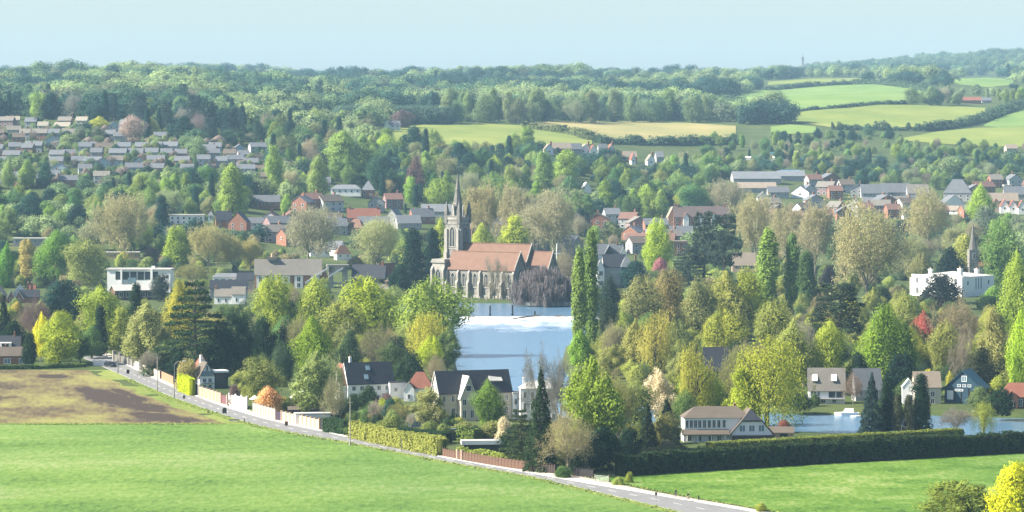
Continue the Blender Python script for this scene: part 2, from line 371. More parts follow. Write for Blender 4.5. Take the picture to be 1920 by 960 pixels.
for t in np.arange(4, s[-1], 9.0):
    p = np.array([np.interp(t, s, mid[:, 0]), np.interp(t, s, mid[:, 1])]); q = np.array([np.interp(t + 3.5, s, mid[:, 0]), np.interp(t + 3.5, s, mid[:, 1])])
    e = (q - p) / np.linalg.norm(q - p); n = np.array([-e[1], e[0]]) * 0.085; z = 0.036
    if dm is None:
        b = MB(); b.poly([(0, -0.085, 0), (3.4, -0.085, 0), (3.4, 0.085, 0), (0, 0.085, 0)]); dm = b.mesh('lane_marking', PAINT)
    o = D.objects.new('lane_marking', dm); C.objects.link(o); o.parent = road; o.location = (p[0], p[1], z); o.rotation_euler = (0, 0, math.atan2(e[1], e[0]))
for nm_, line, off in (('edge_line', rl, 0.18), ('edge_line', RRd, -0.22)):
    w = ribbon(nm_, line + [off, 0], line + [off + 0.11, 0], 0.0365, PAINT); w.parent = road
    del w['kind']

# fields next to the road
def field_sheet(name, ds, xl, xr, nx, z, material, colour=None):
    t = np.linspace(0, 1, nx); X = xl[:, None] * (1 - t) + xr[:, None] * t; Y = np.repeat(ds[:, None], nx, 1)
    Zs = z + 0.10 * vnoise(X, Y, 9.0, 3) - 0.05
    nr = len(ds); idx = np.arange(nr * nx).reshape(nr, nx)
    Q = np.c_[idx[:-1, :-1].ravel(), idx[:-1, 1:].ravel(), idx[1:, 1:].ravel(), idx[1:, :-1].ravel()]
    me = npmesh(name, np.c_[X.ravel(), Y.ravel(), Zs.ravel()], Q, material); me.polygons.foreach_set('use_smooth', np.ones(len(Q), bool))
    if colour is not None:
        a = me.attributes.new('soil', 'FLOAT', 'POINT'); a.data.foreach_set('value', colour(X, Y).astype(np.float32).ravel())
    o = D.objects.new(name, me); C.objects.link(o); tag(o, kind='structure'); return o
EDGE = 487050 / (796 - YH)
ds1 = np.linspace(480, EDGE, 120)
field_sheet('crop_field', ds1, -1500 * ds1 / F, at_d(LN, ds1) - 2.2 - 0.9 * vnoise(ds1, ds1 * 0, 6, 5), 90, 0.07, G_CROP)
ds2 = np.linspace(EDGE + 0.6, 487050 / (694 - YH), 170)
def soil(X, Y):
    pxx = 960 + X * F / Y; pyy = YH + H * F / Y
    n = vnoise(pxx, pyy * 6, 26, 11); n2 = vnoise(pxx, pyy * 3, 9, 12); n3 = vnoise(pxx, pyy * 9, 90, 13); n4 = vnoise(pxx, pyy, 3.0, 14)
    base = 0.34 + 0.22 * (vnoise(pxx, pyy * 26, 160, 15) - .5) + 0.50 * (n3 - 0.45) + 0.26 * (n - 0.5) + 0.22 * (n2 - 0.5) + 0.22 * (n4 - 0.5)
    def blob(cx, cy, rx, ry, tilt=0.0):
        return np.clip(1.25 - np.hypot((pxx - cx) / rx, (pyy - cy - tilt * (pxx - cx)) / ry), 0, 1)
    dk = np.maximum.reduce([blob(225, 752, 62, 12, 0.10), blob(275, 764, 40, 9, 0.12), blob(185, 738, 40, 8, 0.2), blob(310, 783, 60, 7.5, 0.09), blob(100, 706, 36, 3.5, 0.02), blob(245, 742, 35, 5, .35)])
    return np.clip(base + 1.0 * dk * (0.45 + 0.75 * n2 + .2 * n4), 0, 1)
m = D.materials.new('tilled_stubble'); m.use_nodes = True; t = m.node_tree; b = t.nodes['Principled BSDF']; b.inputs['Roughness'].default_value = 0.95; b.inputs['Specular IOR Level'].default_value = 0.1
a = nm(t, 'ShaderNodeAttribute', attribute_name='soil'); f = noise(t, 0.8, 5)
ad = nm(t, 'ShaderNodeMath', operation='MULTIPLY_ADD'); t.links.new(f, ad.inputs[0]); ad.inputs[1].default_value = 0.45; t.links.new(a.outputs['Fac'], ad.inputs[2])
sb = nm(t, 'ShaderNodeMath', operation='SUBTRACT'); t.links.new(ad.outputs[0], sb.inputs[0]); sb.inputs[1].default_value = 0.22
t.links.new(ramp(t, sb.outputs[0], [(0.0, (0.225, 0.22, 0.068)), (0.22, (0.185, 0.165, 0.062)), (0.48, (0.125, 0.098, 0.050)), (0.75, (0.055, 0.040, 0.032))]), b.inputs['Base Color'])
bn = nm(t, 'ShaderNodeBump'); bn.inputs['Strength'].default_value = 0.6; bn.inputs['Distance'].default_value = 0.3; t.links.new(f, bn.inputs['Height']); t.links.new(bn.outputs[0], b.inputs['Normal'])
field_sheet('stubble_field', ds2, -1500 * ds2 / F, at_d(LN, ds2) - 5.5 - 2.5 * vnoise(ds2, ds2 * 0, 12, 6), 260, 0.07, m, soil)
field_sheet('verge', ds2, at_d(LN, ds2) - 9.5, at_d(LN, ds2) - 0.02, 10, 0.02, G_VERGE)
ds0 = np.linspace(480, EDGE, 100); field_sheet('verge', ds0, at_d(LN, ds0) - 3.6, at_d(LN, ds0) - 0.02, 6, 0.02, G_VERGE)
HB0, HB1 = np.array(P(1150, 894)[:2]), np.array(P(2100, 838)[:2])          # foot of the long hedge
ds3 = np.linspace(480, HB1[1], 120)
hx = np.where(ds3 < HB0[1], -1e3, HB0[0] + (ds3 - HB0[1]) * (HB1[0] - HB0[0]) / (HB1[1] - HB0[1]))
field_sheet('meadow', ds3, np.maximum(np.interp(ds3, PVd[::-1, 1], PVd[::-1, 0]) + 1.6 + 0.8 * vnoise(ds3, ds3 * 0, 5, 8), hx), 1500 * ds3 / F, 60, 0.06, G_MEAD)

# fields on the far slopes
def far_field(name, top, bot, material, off=0.45):
    x0, x1 = max(top[0][0], bot[0][0]), min(top[-1][0], bot[-1][0]); n = int((x1 - x0) / 7) + 2; xs = np.linspace(x0, x1, n); m = 16
    V = []
    for x in xs:
        d0 = hit(x, float(np.interp(x, *zip(*bot)))); d1 = hit(x, float(np.interp(x, *zip(*top))))
        for d in np.linspace(d0, d1, m): V.append(((x - 960) * d / F, d, float(gz_pd(x, d)) + off))
    idx = np.arange(n * m).reshape(n, m); Q = np.c_[idx[:-1, :-1].ravel(), idx[1:, :-1].ravel(), idx[1:, 1:].ravel(), idx[:-1, 1:].ravel()]
    me = npmesh(name, np.array(V), Q, material); me.polygons.foreach_set('use_smooth', np.ones(len(Q), bool))
    o = D.objects.new(name, me); C.objects.link(o); tag(o, kind='structure'); return o
FARF = []   # polygons (photograph pixels) kept free of trees
def ff(name, top, bot, material):
    far_field(name, top, bot, material); FARF.append(np.array(top + bot[::-1], float))
ff('hill_field', [(690, 247), (740, 240), (800, 234), (900, 231), (980, 235), (1040, 245), (1110, 262)], [(690, 258), (740, 270), (820, 282), (980, 286), (1060, 278), (1110, 271)], G_FAR1)
ff('hill_field', [(985, 233), (1040, 228), (1200, 228), (1300, 232), (1380, 237)], [(985, 237), (1040, 243), (1115, 262), (1240, 268), (1380, 266)], G_FAR2)
ff('hill_field', [(1370, 183), (1440, 168), (1560, 160), (1640, 159), (1720, 168), (1790, 182)], [(1370, 186), (1440, 204), (1500, 206), (1640, 192), (1700, 192), (1790, 193)], G_FAR3)
ff('hill_field', [(1455, 219), (1540, 204), (1640, 197), (1760, 198), (1850, 203)], [(1455, 222), (1560, 240), (1660, 241), (1760, 236), (1850, 222)], G_FAR1)
ff('hill_field', [(1690, 260), (1760, 247), (1840, 240), (1960, 238), (2100, 236)], [(1690, 264), (1760, 270), (1840, 275), (1960, 277), (2100, 277)], G_FAR1)
ff('hill_field', [(1845, 235), (1880, 218), (1920, 208), (2050, 204)], [(1845, 238), (1880, 240), (1920, 238), (2050, 233)], G_FAR3)
ff('hill_field', [(1305, 194), (1350, 186), (1400, 188), (1440, 208)], [(1305, 198), (1350, 214), (1400, 218), (1440, 212)], G_FAR3)
ff('hill_field', [(1440, 154), (1520, 148), (1600, 147), (1660, 150)], [(1440, 160), (1520, 156), (1600, 153), (1660, 153)], G_FAR1)
ff('hill_field', [(1445, 238), (1480, 234), (1530, 238)], [(1445, 249), (1480, 252), (1530, 250)], G_FAR3)
ff('hill_field', [(1790, 148), (1850, 146), (1900, 150)], [(1790, 158), (1850, 164), (1900, 160)], G_FAR3)
ff('hill_field', [(560, 222), (600, 216), (650, 222), (680, 232)], [(560, 232), (600, 240), (650, 243), (680, 242)], G_FAR3)

# ------------------------------------------------------------------ trees: unit height, scaled when planted
def leafquads(Pp, N, size, g, aspect=0.62):
    n = len(Pp); N = N / (np.linalg.norm(N, axis=1, keepdims=True) + 1e-9)
    r = g.normal(size=(n, 3)); t = r - (r * N).sum(1, keepdims=True) * N; t /= np.linalg.norm(t, axis=1, keepdims=True) + 1e-9
    b = np.cross(N, t); s = (size * (0.6 + 0.8 * g.random(n)))[:, None] if np.ndim(size) == 0 else (size * (0.6 + 0.8 * g.random(n)))[:, None]
    bend = N * s * 0.25
    V = np.stack([Pp - t * s, Pp - b * s * aspect + bend, Pp + t * s, Pp + b * s * aspect + bend], 1).reshape(-1, 3)
    return V, np.arange(4 * n).reshape(n, 4)
def sphere_dirs(n, g):
    d = g.normal(size=(n, 3)); return d / np.linalg.norm(d, axis=1, keepdims=True)
def lobe_crown(g, width, zb, nl, n, leaf, lobe=(0.16, 0.30), top=1.0, shape=None, spread=0.9, stretch=1.0, fill=0.78, core=0.62):
    """crown of leaf faces set on many overlapping clumps; shape(t) = radius profile over height"""
    shape = shape or (lambda t: np.sqrt(np.clip(1 - (2 * t - 0.95) ** 2 * 0.98, 0.02, 1)))
    cen = []; rad = []
    hz = top - zb
    for i in range(nl):
        t = (i + 0.5) / nl; t = np.clip(t + g.normal() * 0.05, 0.03, 0.97)
        a = i * 2.399963 + g.normal() * 0.35; rr = shape(t) * width / 2
        lr = (lobe[0] + (lobe[1] - lobe[0]) * g.random()) * min(width, hz) * (0.75 + 0.25 * shape(t))
        q = max(0.0, rr - lr * 0.75) * (spread + (1 - spread) * g.random()) * (0.62 + .46 * g.random())
        cen.append((q * math.cos(a), q * math.sin(a), zb + lr * 0.5 + t * (hz - lr * 1.15))); rad.append(lr)
    for _ in range(max(2, nl // 6)):
        t = 0.2 + 0.65 * g.random(); cen.append((g.normal() * 0.08 * width, g.normal() * 0.08 * width, zb + t * hz)); rad.append(lobe[1] * min(width, hz))
    cen = np.array(cen); rad = np.array(rad); w = rad ** 2; k = g.choice(len(cen), n, p=w / w.sum())
    d = sphere_dirs(n, g); d[:, 2] = d[:, 2] * 0.9 + 0.12
    rr = rad[k] * (fill + (1.06 - fill) * g.random(n)) * (1 + 0.10 * g.normal(size=n))
    pos = cen[k] + d * rr[:, None] * np.array([1, 1, stretch])
    keep = np.ones(n, bool)
    for j in range(len(cen)):
        dist = np.linalg.norm((pos - cen[j]) / np.array([1, 1, stretch]), axis=1); keep &= ~((dist < rad[j] * 0.66) & (k != j))
    keep &= pos[:, 2] > 0.004
    pos = pos[keep]; d = d[keep]; k = k[keep]
    N = d * 1.0 + g.normal(size=d.shape) * 0.30 + np.array([0, 0, 0.12])
    V, Q = leafquads(pos, N, leaf, g)
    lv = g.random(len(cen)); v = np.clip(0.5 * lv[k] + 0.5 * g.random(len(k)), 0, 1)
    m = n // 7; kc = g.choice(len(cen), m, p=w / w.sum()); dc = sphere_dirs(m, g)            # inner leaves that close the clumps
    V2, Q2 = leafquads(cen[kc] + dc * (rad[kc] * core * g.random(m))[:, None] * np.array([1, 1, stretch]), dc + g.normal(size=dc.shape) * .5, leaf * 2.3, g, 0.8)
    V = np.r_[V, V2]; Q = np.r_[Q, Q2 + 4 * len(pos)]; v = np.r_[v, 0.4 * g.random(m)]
    return V, Q, v, cen, rad
class Wood:
    """tapered tubes for trunk and limbs"""
    def __init__(s): s.V = []; s.Q = []; s.n = 0
    def seg(s, p0, p1, r0, r1, m=5):
        p0 = np.array(p0, float); p1 = np.array(p1, float); a = p1 - p0; a /= np.linalg.norm(a) + 1e-9
        u = np.cross(a, (0, 0, 1.0) if abs(a[2]) < .9 else (1.0, 0, 0)); u /= np.linalg.norm(u); w = np.cross(a, u)
        t = 2 * math.pi * np.arange(m) / m; o = np.cos(t)[:, None] * u + np.sin(t)[:, None] * w
        s.V.append(p0 + o * r0); s.V.append(p1 + o * r1); i = np.arange(m); j = (i + 1) % m
        s.Q.append(np.c_[i, j, m + j, m + i] + s.n); s.n += 2 * m
    def path(s, pts, r0, r1, m=5):
        n = len(pts) - 1
        for i in range(n): s.seg(pts[i], pts[i + 1], r0 + (r1 - r0) * i / n, r0 + (r1 - r0) * (i + 1) / n, m)
    def mesh(s, name, material): return npmesh(name, np.concatenate(s.V), np.concatenate(s.Q), material)
def limb(a, b, g, n=3, wob=0.04, lift=0.0):
    a = np.array(a, float); b = np.array(b, float); L = np.linalg.norm(b - a); t = np.linspace(0, 1, n + 1)
    q = a + (b - a) * t[:, None] + g.normal(size=(n + 1, 3)) * wob * L * np.sin(t * math.pi)[:, None]
    q[:, 2] += lift * L * np.sin(t * math.pi); return q
def twigs(Pp, dirs, L, wd, g):
    """thin slivers for fine twigs"""
    n = len(Pp); r = g.normal(size=(n, 3)); s = np.cross(dirs, r); s /= np.linalg.norm(s, axis=1, keepdims=True) + 1e-9
    L = L * (0.6 + 0.8 * g.random(n))[:, None]
    b = Pp + dirs * L
    V = np.stack([Pp - s * wd, Pp + s * wd, b + s * wd * 0.3, b - s * wd * 0.3], 1).reshape(-1, 3)
    return V, np.arange(4 * n).reshape(n, 4)
def grow(w, g, p, d, L, r, depth, ends, up=0.12, spread=0.55, nchild=(2, 4)):
    """recursive branching; collects end points and directions"""
    q = np.array(p, float) + d * L * 0.5 + g.normal(size=3) * L * 0.05; e = q + (d + g.normal(size=3) * 0.12 + np.array([0, 0, up])) * L * 0.5
    w.path([p, q, e], r, r * 0.62, 5 if depth > 1 else 4)
    if depth == 0: ends.append((e, d)); return
    ends.append((q, d)) if depth <= 2 else None
    for i in range(g.integers(nchild[0], nchild[1] + 1)):
        nd = d + g.normal(size=3) * spread; nd[2] += up; nd /= np.linalg.norm(nd)
        st = q if (i == 0 and depth > 1) else e
        grow(w, g, st, nd, L * (0.62 + 0.25 * g.random()), r * 0.6, depth - 1, ends, up, spread, nchild)
KIND = {}     # kind -> list of (trunk mesh, crown mesh, native width)
def add_kind(kind, trunk, crown, width): KIND.setdefault(kind, []).append((trunk, crown, width))
def mk(kind, V, Q, v, w, width, bark=BARK):
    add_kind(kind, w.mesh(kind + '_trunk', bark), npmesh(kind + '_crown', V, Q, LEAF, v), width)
def fit(V, width, top=1.0, zmin=None):
    """scale the crown so that its 1..99 % spread has the stated width and its top is at 1"""
    V[:, :2] -= np.median(V[:, :2], axis=0) * .7; r = np.percentile(np.hypot(V[:, 0], V[:, 1]), 95); V[:, :2] *= (width / 2) / r * .97; V[:, 2] *= top / np.percentile(V[:, 2], 99.8); return V
def broad(kind, seed, width, zb, nl, n, leaf, lobe, shape=None, stretch=1.0, trunk_r=0.022, bark=BARK, fill=0.78, warp=0.0):
    g = np.random.default_rng(seed); V, Q, v, cen, rad = lobe_crown(g, width, zb, nl, n, leaf, lobe, shape=shape, stretch=stretch, fill=fill)
    if warp:                                              # uneven outline: bulges, lean, one side fuller
        a0, a1, a2 = g.random(3) * 6.28; th_ = np.arctan2(V[:, 1], V[:, 0])
        f_ = 1 + warp * (np.sin(2 * th_ + a0) * .6 + np.sin(3 * th_ + a1 + 5 * V[:, 2]) * .6 + np.sin(7 * V[:, 2] + a2) * .5); V[:, 0] *= f_; V[:, 1] *= f_
        V[:, 0] += warp * .45 * V[:, 2] ** 2 * math.cos(a2); V[:, 1] += warp * .45 * V[:, 2] ** 2 * math.sin(a2); V[:, 2] *= 1 + warp * .35 * np.sin(th_ * 2 + a2) * np.clip(V[:, 2], 0, 1)
    V = fit(V, width); w = Wood(); th = max(zb + 0.12, 0.16)
    w.path(limb((0, 0, 0), (g.normal() * 0.01, g.normal() * .01, th), g, 3, 0.02), trunk_r * 1.25, trunk_r * 0.85, 7)
    w.path(limb((0, 0, th), (0, 0, 0.8), g, 4, 0.03), trunk_r * 0.8, trunk_r * 0.12, 5)
    for j in g.choice(len(cen), min(12, len(cen)), replace=False):
        z0 = th + (cen[j][2] - th) * 0.25 if cen[j][2] > th else th * 0.8
        w.path(limb((0, 0, z0), cen[j], g, 3, 0.06, 0.05), trunk_r * 0.45, trunk_r * 0.12, 4)
    mk(kind, V, Q, v, w, width, bark)
ROUND = [lambda t: np.clip(np.sin(math.pi * (0.16 + 0.80 * t)) ** 0.6, 0.1, 1), lambda t: np.clip(np.sin(math.pi * (0.24 + 0.72 * t)) ** 0.7, 0.1, 1), lambda t: np.clip(np.sin(math.pi * (0.12 + 0.80 * t)) ** 0.5, 0.1, 1)]
for i in range(6): broad('broad', 10 + i, 0.92, 0.0 + 0.02 * (i % 4), 34 + 4 * i, 18000, 0.0122, (0.11, 0.27), shape=ROUND[i % 3], warp=0.22)
for i in range(3): broad('airy', 20 + i, 0.82, 0.10, 50, 12500, 0.0122, (0.09, 0.19), fill=0.55, warp=0.22, bark=PALEBARK if i == 1 else BARK)
for i in range(3): broad('oval', 30 + i, 0.52, 0.0, 36, 12000, 0.0120, (0.15, 0.30), warp=0.10, shape=lambda t: np.clip(np.sin(math.pi * (0.10 + 0.84 * t)) ** 0.7, 0.05, 1))
for i in range(3): broad('shrub', 40 + i, 1.25, -0.06, 30, 8500, 0.027, (0.18, 0.30), warp=0.15, shape=lambda t: np.clip(np.cos(t * 1.45), 0.08, 1) ** 0.6, trunk_r=0.03)
for i in range(2): broad('dense', 50 + i, 1.0, 0.0, 56, 10000, 0.019, (0.12, 0.24), warp=0.12, shape=lambda t: np.clip(np.sin(math.pi * (0.22 + 0.74 * t)) ** 0.55, 0.1, 1))
for i in range(2): broad('cypress', 60 + i, 0.30, 0.0, 60, 9000, 0.0125, (0.20, 0.36), shape=lambda t: np.clip(1.0 - 0.86 * t ** 1.4, 0.10, 1) * np.clip(t * 9 + .5, 0, 1), stretch=1.5)
for i in range(2): broad('poplar', 70 + i, 0.21, 0.05, 70, 9500, 0.0105, (0.13, 0.30), shape=lambda t: np.clip(np.sin(math.pi * (0.12 + 0.83 * t)) ** 0.6, 0.12, 1), stretch=2.1, trunk_r=0.012)

def plane_tree(kind, seed, width, leafn, twn, bark=PALEBARK, leaf=0.0095, twl=0.055, multi=1, trunk_h=0.20, depth=5):
    g = np.random.default_rng(seed); w = Wood(); ends = []
    for m in range(multi):
        b = np.array([g.normal() * 0.03 * (multi > 1), g.normal() * 0.03 * (multi > 1), 0]); top = b + np.array([g.normal() * 0.02, g.normal() * 0.02, trunk_h])
        w.path(limb(b, top, g, 3, 0.03), 0.024 / multi ** .5, 0.019 / multi ** .5, 7)
        nb = 8 if multi == 1 else 3
        for i in range(nb):
            a = 2 * math.pi * (i + 0.3 * g.random()) / nb + m; el = 0.35 + 0.75 * g.random() if i else 1.35
            d = np.array([math.cos(a) * math.cos(el), math.sin(a) * math.cos(el), math.sin(el)])
            grow(w, g, top - np.array([0, 0, 0.04 * g.random()]), d, 0.245, 0.0125, depth - 1, ends, 0.10, 0.50, (2, 3))
    E = np.array([e for e, _ in ends]); Dr = np.array([d for _, d in ends]); c = np.array([0, 0, 0.45])
    k = g.integers(0, len(E), twn); dirs = Dr[k] * 0.6 + g.normal(size=(twn, 3)) * 0.65 + (E[k] - c) * 0.8; dirs /= np.linalg.norm(dirs, axis=1, keepdims=True)
    p0 = E[k] + g.normal(size=(twn, 3)) * 0.028
    if multi == 1:                                        # fine spray that rounds the crown out
        mm = twn * 45 // 100; u = sphere_dirs(mm, g); rr = (0.5 + 0.5 * g.random(mm) ** 0.6)[:, None]; ex = np.percentile(np.abs(E[:, :2]), 92); zt = np.percentile(E[:, 2], 98); zl = trunk_h + 0.08
        p0[:mm] = np.array([0, 0, (zt + zl) / 2]) + u * rr * np.array([ex, ex, (zt - zl) / 2]) * (0.86 + 0.22 * vnoise(u[:, :1] * 3 + u[:, 2:] * 2 + 9, u[:, 1:2] * 3 + 9, 0.7, seed))
        dirs[:mm] = u * 0.8 + g.normal(size=(mm, 3)) * 0.5 + np.array([0, 0, 0.25]); dirs[:mm] /= np.linalg.norm(dirs[:mm], axis=1, keepdims=True)
    V1, Q1 = twigs(p0, dirs, twl, 0.0017, g)
    k2 = g.integers(0, twn, leafn); tt = g.random(leafn)[:, None]; p1 = p0[k2] + dirs[k2] * twl * tt * 1.15 + g.normal(size=(leafn, 3)) * 0.012
    V2, Q2 = leafquads(p1, g.normal(size=(leafn, 3)) + (p1 - c) * 1.2, leaf, g)
    V = np.r_[V1, V2]; Q = np.r_[Q1, Q2 + len(V1)]; v = np.r_[0.25 * g.random(len(Q1)), 0.25 + 0.75 * g.random(len(Q2))]
    r = np.percentile(np.hypot(V[:, 0], V[:, 1]), 98); sx = (width / 2) / r; sz = 1 / np.percentile(V[:, 2], 99.7)
    S = np.array([sx, sx, sz]); V *= S; w.V = [a * S for a in w.V]
    mk(kind, V, Q, v, w, width, bark)
for i in range(4): plane_tree('budding', 100 + i, 0.95, 17000, 5200)
for i in range(2): plane_tree('sparse', 110 + i, 0.80, 6500, 5600, leaf=0.0085)
for i in range(2): plane_tree('bare', 120 + i, 0.72, 0 + 1200, 7000, multi=2, trunk_h=0.16, leaf=0.006)
def willow(kind, seed, width, leafn=9000, strands=420, leaf=0.0145, droop=1.0, bark=BARK):
    g = np.random.default_rng(seed); w = Wood(); th = 0.3
    w.path(limb((0, 0, 0), (0.02, 0, th), g, 3, 0.03), 0.03, 0.024, 7)
    P0 = []
    for i in range(15):
        a = i * 2.4 + g.normal() * 0.3; rr = width * 0.5 * (0.30 + 0.65 * g.random()); z = 0.58 + 0.40 * (1 - (rr / (width * .5)) ** 2) * (0.75 + 0.3 * g.random())
        e = np.array([rr * math.cos(a), rr * math.sin(a), z]); w.path(limb((0.02, 0, th), e, g, 4, 0.05, 0.12), 0.013, 0.003, 4); P0.append(e)
    P0 = np.array(P0); k = g.integers(0, len(P0), strands); s0 = P0[k] + g.normal(size=(strands, 3)) * np.array([0.085, 0.085, 0.035])
    L = droop * (0.35 + 0.75 * g.random(strands)) * np.clip(s0[:, 2], 0.2, 1); j = g.integers(0, strands, leafn); t = g.random(leafn) ** 0.85
    out = s0.copy(); out[:, 2] = 0; out /= np.linalg.norm(out, axis=1, keepdims=True) + 1e-6
    pos = s0[j] + out[j] * (0.07 * np.sqrt(t))[:, None] + g.normal(size=(leafn, 3)) * 0.014; pos[:, 2] -= t * L[j] - 0.035 * np.sin(np.minimum(t * 5, math.pi))
    pos[:, 2] = np.maximum(pos[:, 2], 0.02 + 0.03 * g.random(leafn))
    N = out[j] * 0.8 + g.normal(size=(leafn, 3)) * 0.5 + np.array([0, 0, 0.25]); V, Q = leafquads(pos, N, leaf, g, 0.45)
    mk(kind, fit(V, width), Q, np.clip(0.5 * g.random(strands)[j] + 0.5 * g.random(leafn), 0, 1), w, width, bark)
for i in range(3): willow('willow', 130 + i, 0.95)
def weeping():
    g = np.random.default_rng(140); w = Wood(); w.path(limb((0, 0, 0), (0, 0, .6), g, 3, .04), 0.045, 0.03, 7); n = 15000; P0 = []
    for i in range(26):
        a = i * 2.4; rr = 0.75 * math.sqrt((i + .5) / 26); e = np.array([rr * math.cos(a), rr * math.sin(a), 0.95 * math.sqrt(max(.06, 1 - (rr / .80) ** 2)) + g.normal() * 0.03])
        w.path(limb((0, 0, .55), e, g, 4, 0.05, 0.22), 0.018, 0.004, 4); P0.append(e)
    P0 = np.array(P0); st = 700; k = g.integers(0, 26, st); s0 = P0[k] + g.normal(size=(st, 3)) * np.array([.09, .09, .03]); j = g.integers(0, st, n); t = g.random(n); L = s0[:, 2] * (0.55 + .45 * g.random(st))
    pos = s0[j] + g.normal(size=(n, 3)) * 0.012; pos[:, 2] = np.maximum(pos[:, 2] - t * L[j], 0.01); dr = g.normal(size=(n, 3)) * 0.16 + np.array([0, 0, -1.0])
    V, Q = twigs(pos, dr, 0.12, 0.007, g); mk('weeping', fit(V, 1.6), Q, 0.6 * g.random(st)[j] + .4 * g.random(n), w, 1.6)
weeping()
def cedar(kind, seed, width, zb, layers, n, leaf=0.0135, taper=0.75, thick=0.020, droop=0.04, flat=True):
    g = np.random.default_rng(seed); w = Wood(); w.path(limb((0, 0, 0), (0, 0, 0.97), g, 5, 0.012), 0.028, 0.004, 7); pos = []; grp = []
    for i in range(layers):
        t = (i + 0.3 * g.random()) / layers; z = zb + (0.98 - zb) * t; nb = 4 if t < 0.8 else 3
        for b in range(nb):
            a = i * 1.9 + b * 2 * math.pi / nb + g.normal() * 0.3; L = width / 2 * (1 - taper * t ** 1.25) * (0.68 + 0.42 * g.random())
            e = np.array([L * math.cos(a), L * math.sin(a), z + (0.02 if flat else -droop * 2.2 * L)]); w.path(limb((0, 0, z - 0.03), e, g, 3, 0.03, 0.05), 0.008 * (1 - .6 * t), 0.0015, 4)
            m = int(n * L / (width / 2) / (layers * nb) * 1.45); s = 0.10 + 0.92 * np.sqrt(g.random(m)); sp = 0.36 * L * np.sin(np.clip(s, 0, 1) * 2.4 + .35)
            o = np.array([-math.sin(a), math.cos(a), 0]); q = np.array([0, 0, z]) + (e - np.array([0, 0, z])) * s[:, None] + o * (g.normal(size=m) * sp * 0.62)[:, None]
            q[:, 2] += g.normal(size=m) * thick - droop * s ** 2 * L * 2; pos.append(q); grp.append(np.full(m, g.random()))
    pos = np.concatenate(pos); grp = np.concatenate(grp); N = g.normal(size=pos.shape) * 0.55 + np.array([0, 0, 0.9]); V, Q = leafquads(pos, N, leaf, g)
    mk(kind, fit(V, width), Q, np.clip(.5 * grp + .5 * g.random(len(grp)), 0, 1), w, width)
for i in range(2): cedar('cedar', 150 + i, 0.86, 0.10, 11, 12000, thick=0.011)
for i in range(2): cedar('pine', 160 + i, 0.55, 0.30, 10, 5600, taper=0.40, thick=0.016)
for i in range(3): cedar('spruce', 170 + i, 0.42, 0.04, 30, 15000, leaf=0.0105, taper=0.96, thick=0.016, droop=0.16, flat=False)

LIME, YG, GREEN, MID, DARK, TEAL = (.40, .47, .05), (.34, .385, .068), (.135, .29, .045), (.105, .185, .052), (.024, .050, .025), (.026, .068, .052)
TAN, OLIVE, GREY, MAUVE, RED, ORANGE = (.44, .345, .165), (.28, .275, .09), (.28, .25, .20), (.20, .135, .125), (.42, .12, .09), (.80, .46, .20)
PINK, CREAMB, YELLOW, PALE, WILL, BLUEG = (.46, .20, .22), (.74, .64, .42), (.66, .66, .03), (.31, .37, .15), (.41, .40, .07), (.045, .085, .075)
TREES = []; TNAME = {'broad': 'broadleaf_tree', 'airy': 'open_crowned_tree', 'oval': 'upright_tree', 'shrub': 'shrub', 'dense': 'evergreen_tree', 'cypress': 'cypress_tree', 'poplar': 'poplar_tree', 'budding': 'plane_tree',
    'sparse': 'budding_tree', 'bare': 'bare_tree', 'willow': 'willow_tree', 'weeping': 'weeping_tree', 'cedar': 'cedar_tree', 'pine': 'pine_tree', 'spruce': 'spruce_tree'}
_cnt = {}; NIND = {}
def T(kind, px, top, base, w, tint, label, group=None, jit=0.0):
    """plant a tree whose foot is seen at (px, base) and whose crown spans w pixels up to row top"""
    d = hit(px, base); k = d / F; g = rng; NIND[TNAME[kind]] = NIND.get(TNAME[kind], 0) + 1
    x, y, z = (px - 960) * k, d, float(gz_pd(px, d)); i = _cnt.get(kind, 0); _cnt[kind] = i + 1
    tm, cm, wid = KIND[kind][i % len(KIND[kind])]; h = (base - top) * k; sx = w * k / wid
    e = empty(TNAME[kind], (x, y, z - 0.05), g.random() * 360); e.scale = (sx, sx, h)
    tr = D.objects.new('trunk', tm); C.objects.link(tr); tr.parent = e
    c = D.objects.new('crown', cm); C.objects.link(c); c.parent = e
    if kind == 'budding': tint = np.array(tint) * (.94, 1.08, 1.08)
    tt = np.array(tint) * (1 + jit * g.normal(size=3) * 0.5) * (1 + jit * g.normal()); tt = np.clip(tt, 0.008, 0.8); c.color = (*tt, 1)
    e['category'] = {'shrub': 'shrub'}.get(kind, 'tree'); TREES.append([px, label, e, group]); return e
def finish_tree_labels():
    by = {}
    for t in TREES: by.setdefault(t[1], []).append(t)
    for lab, ts in by.items():
        ts.sort(key=lambda t: t[0])
        for i, t in enumerate(ts):
            n = len(ts)
            if n == 1: t[2]['label'] = lab
            else:
                if n <= 2 * len(ORD):
                    s = ('leftmost' if i == 0 else ORD[i] + ' from the left') if i < len(ORD) else ('rightmost' if i == n - 1 else ORD[n - 1 - i] + ' from the right')
                    t[2]['label'] = lab + ', ' + s
                else: t[2]['label'] = lab
                t[2]['group'] = t[3] or lab

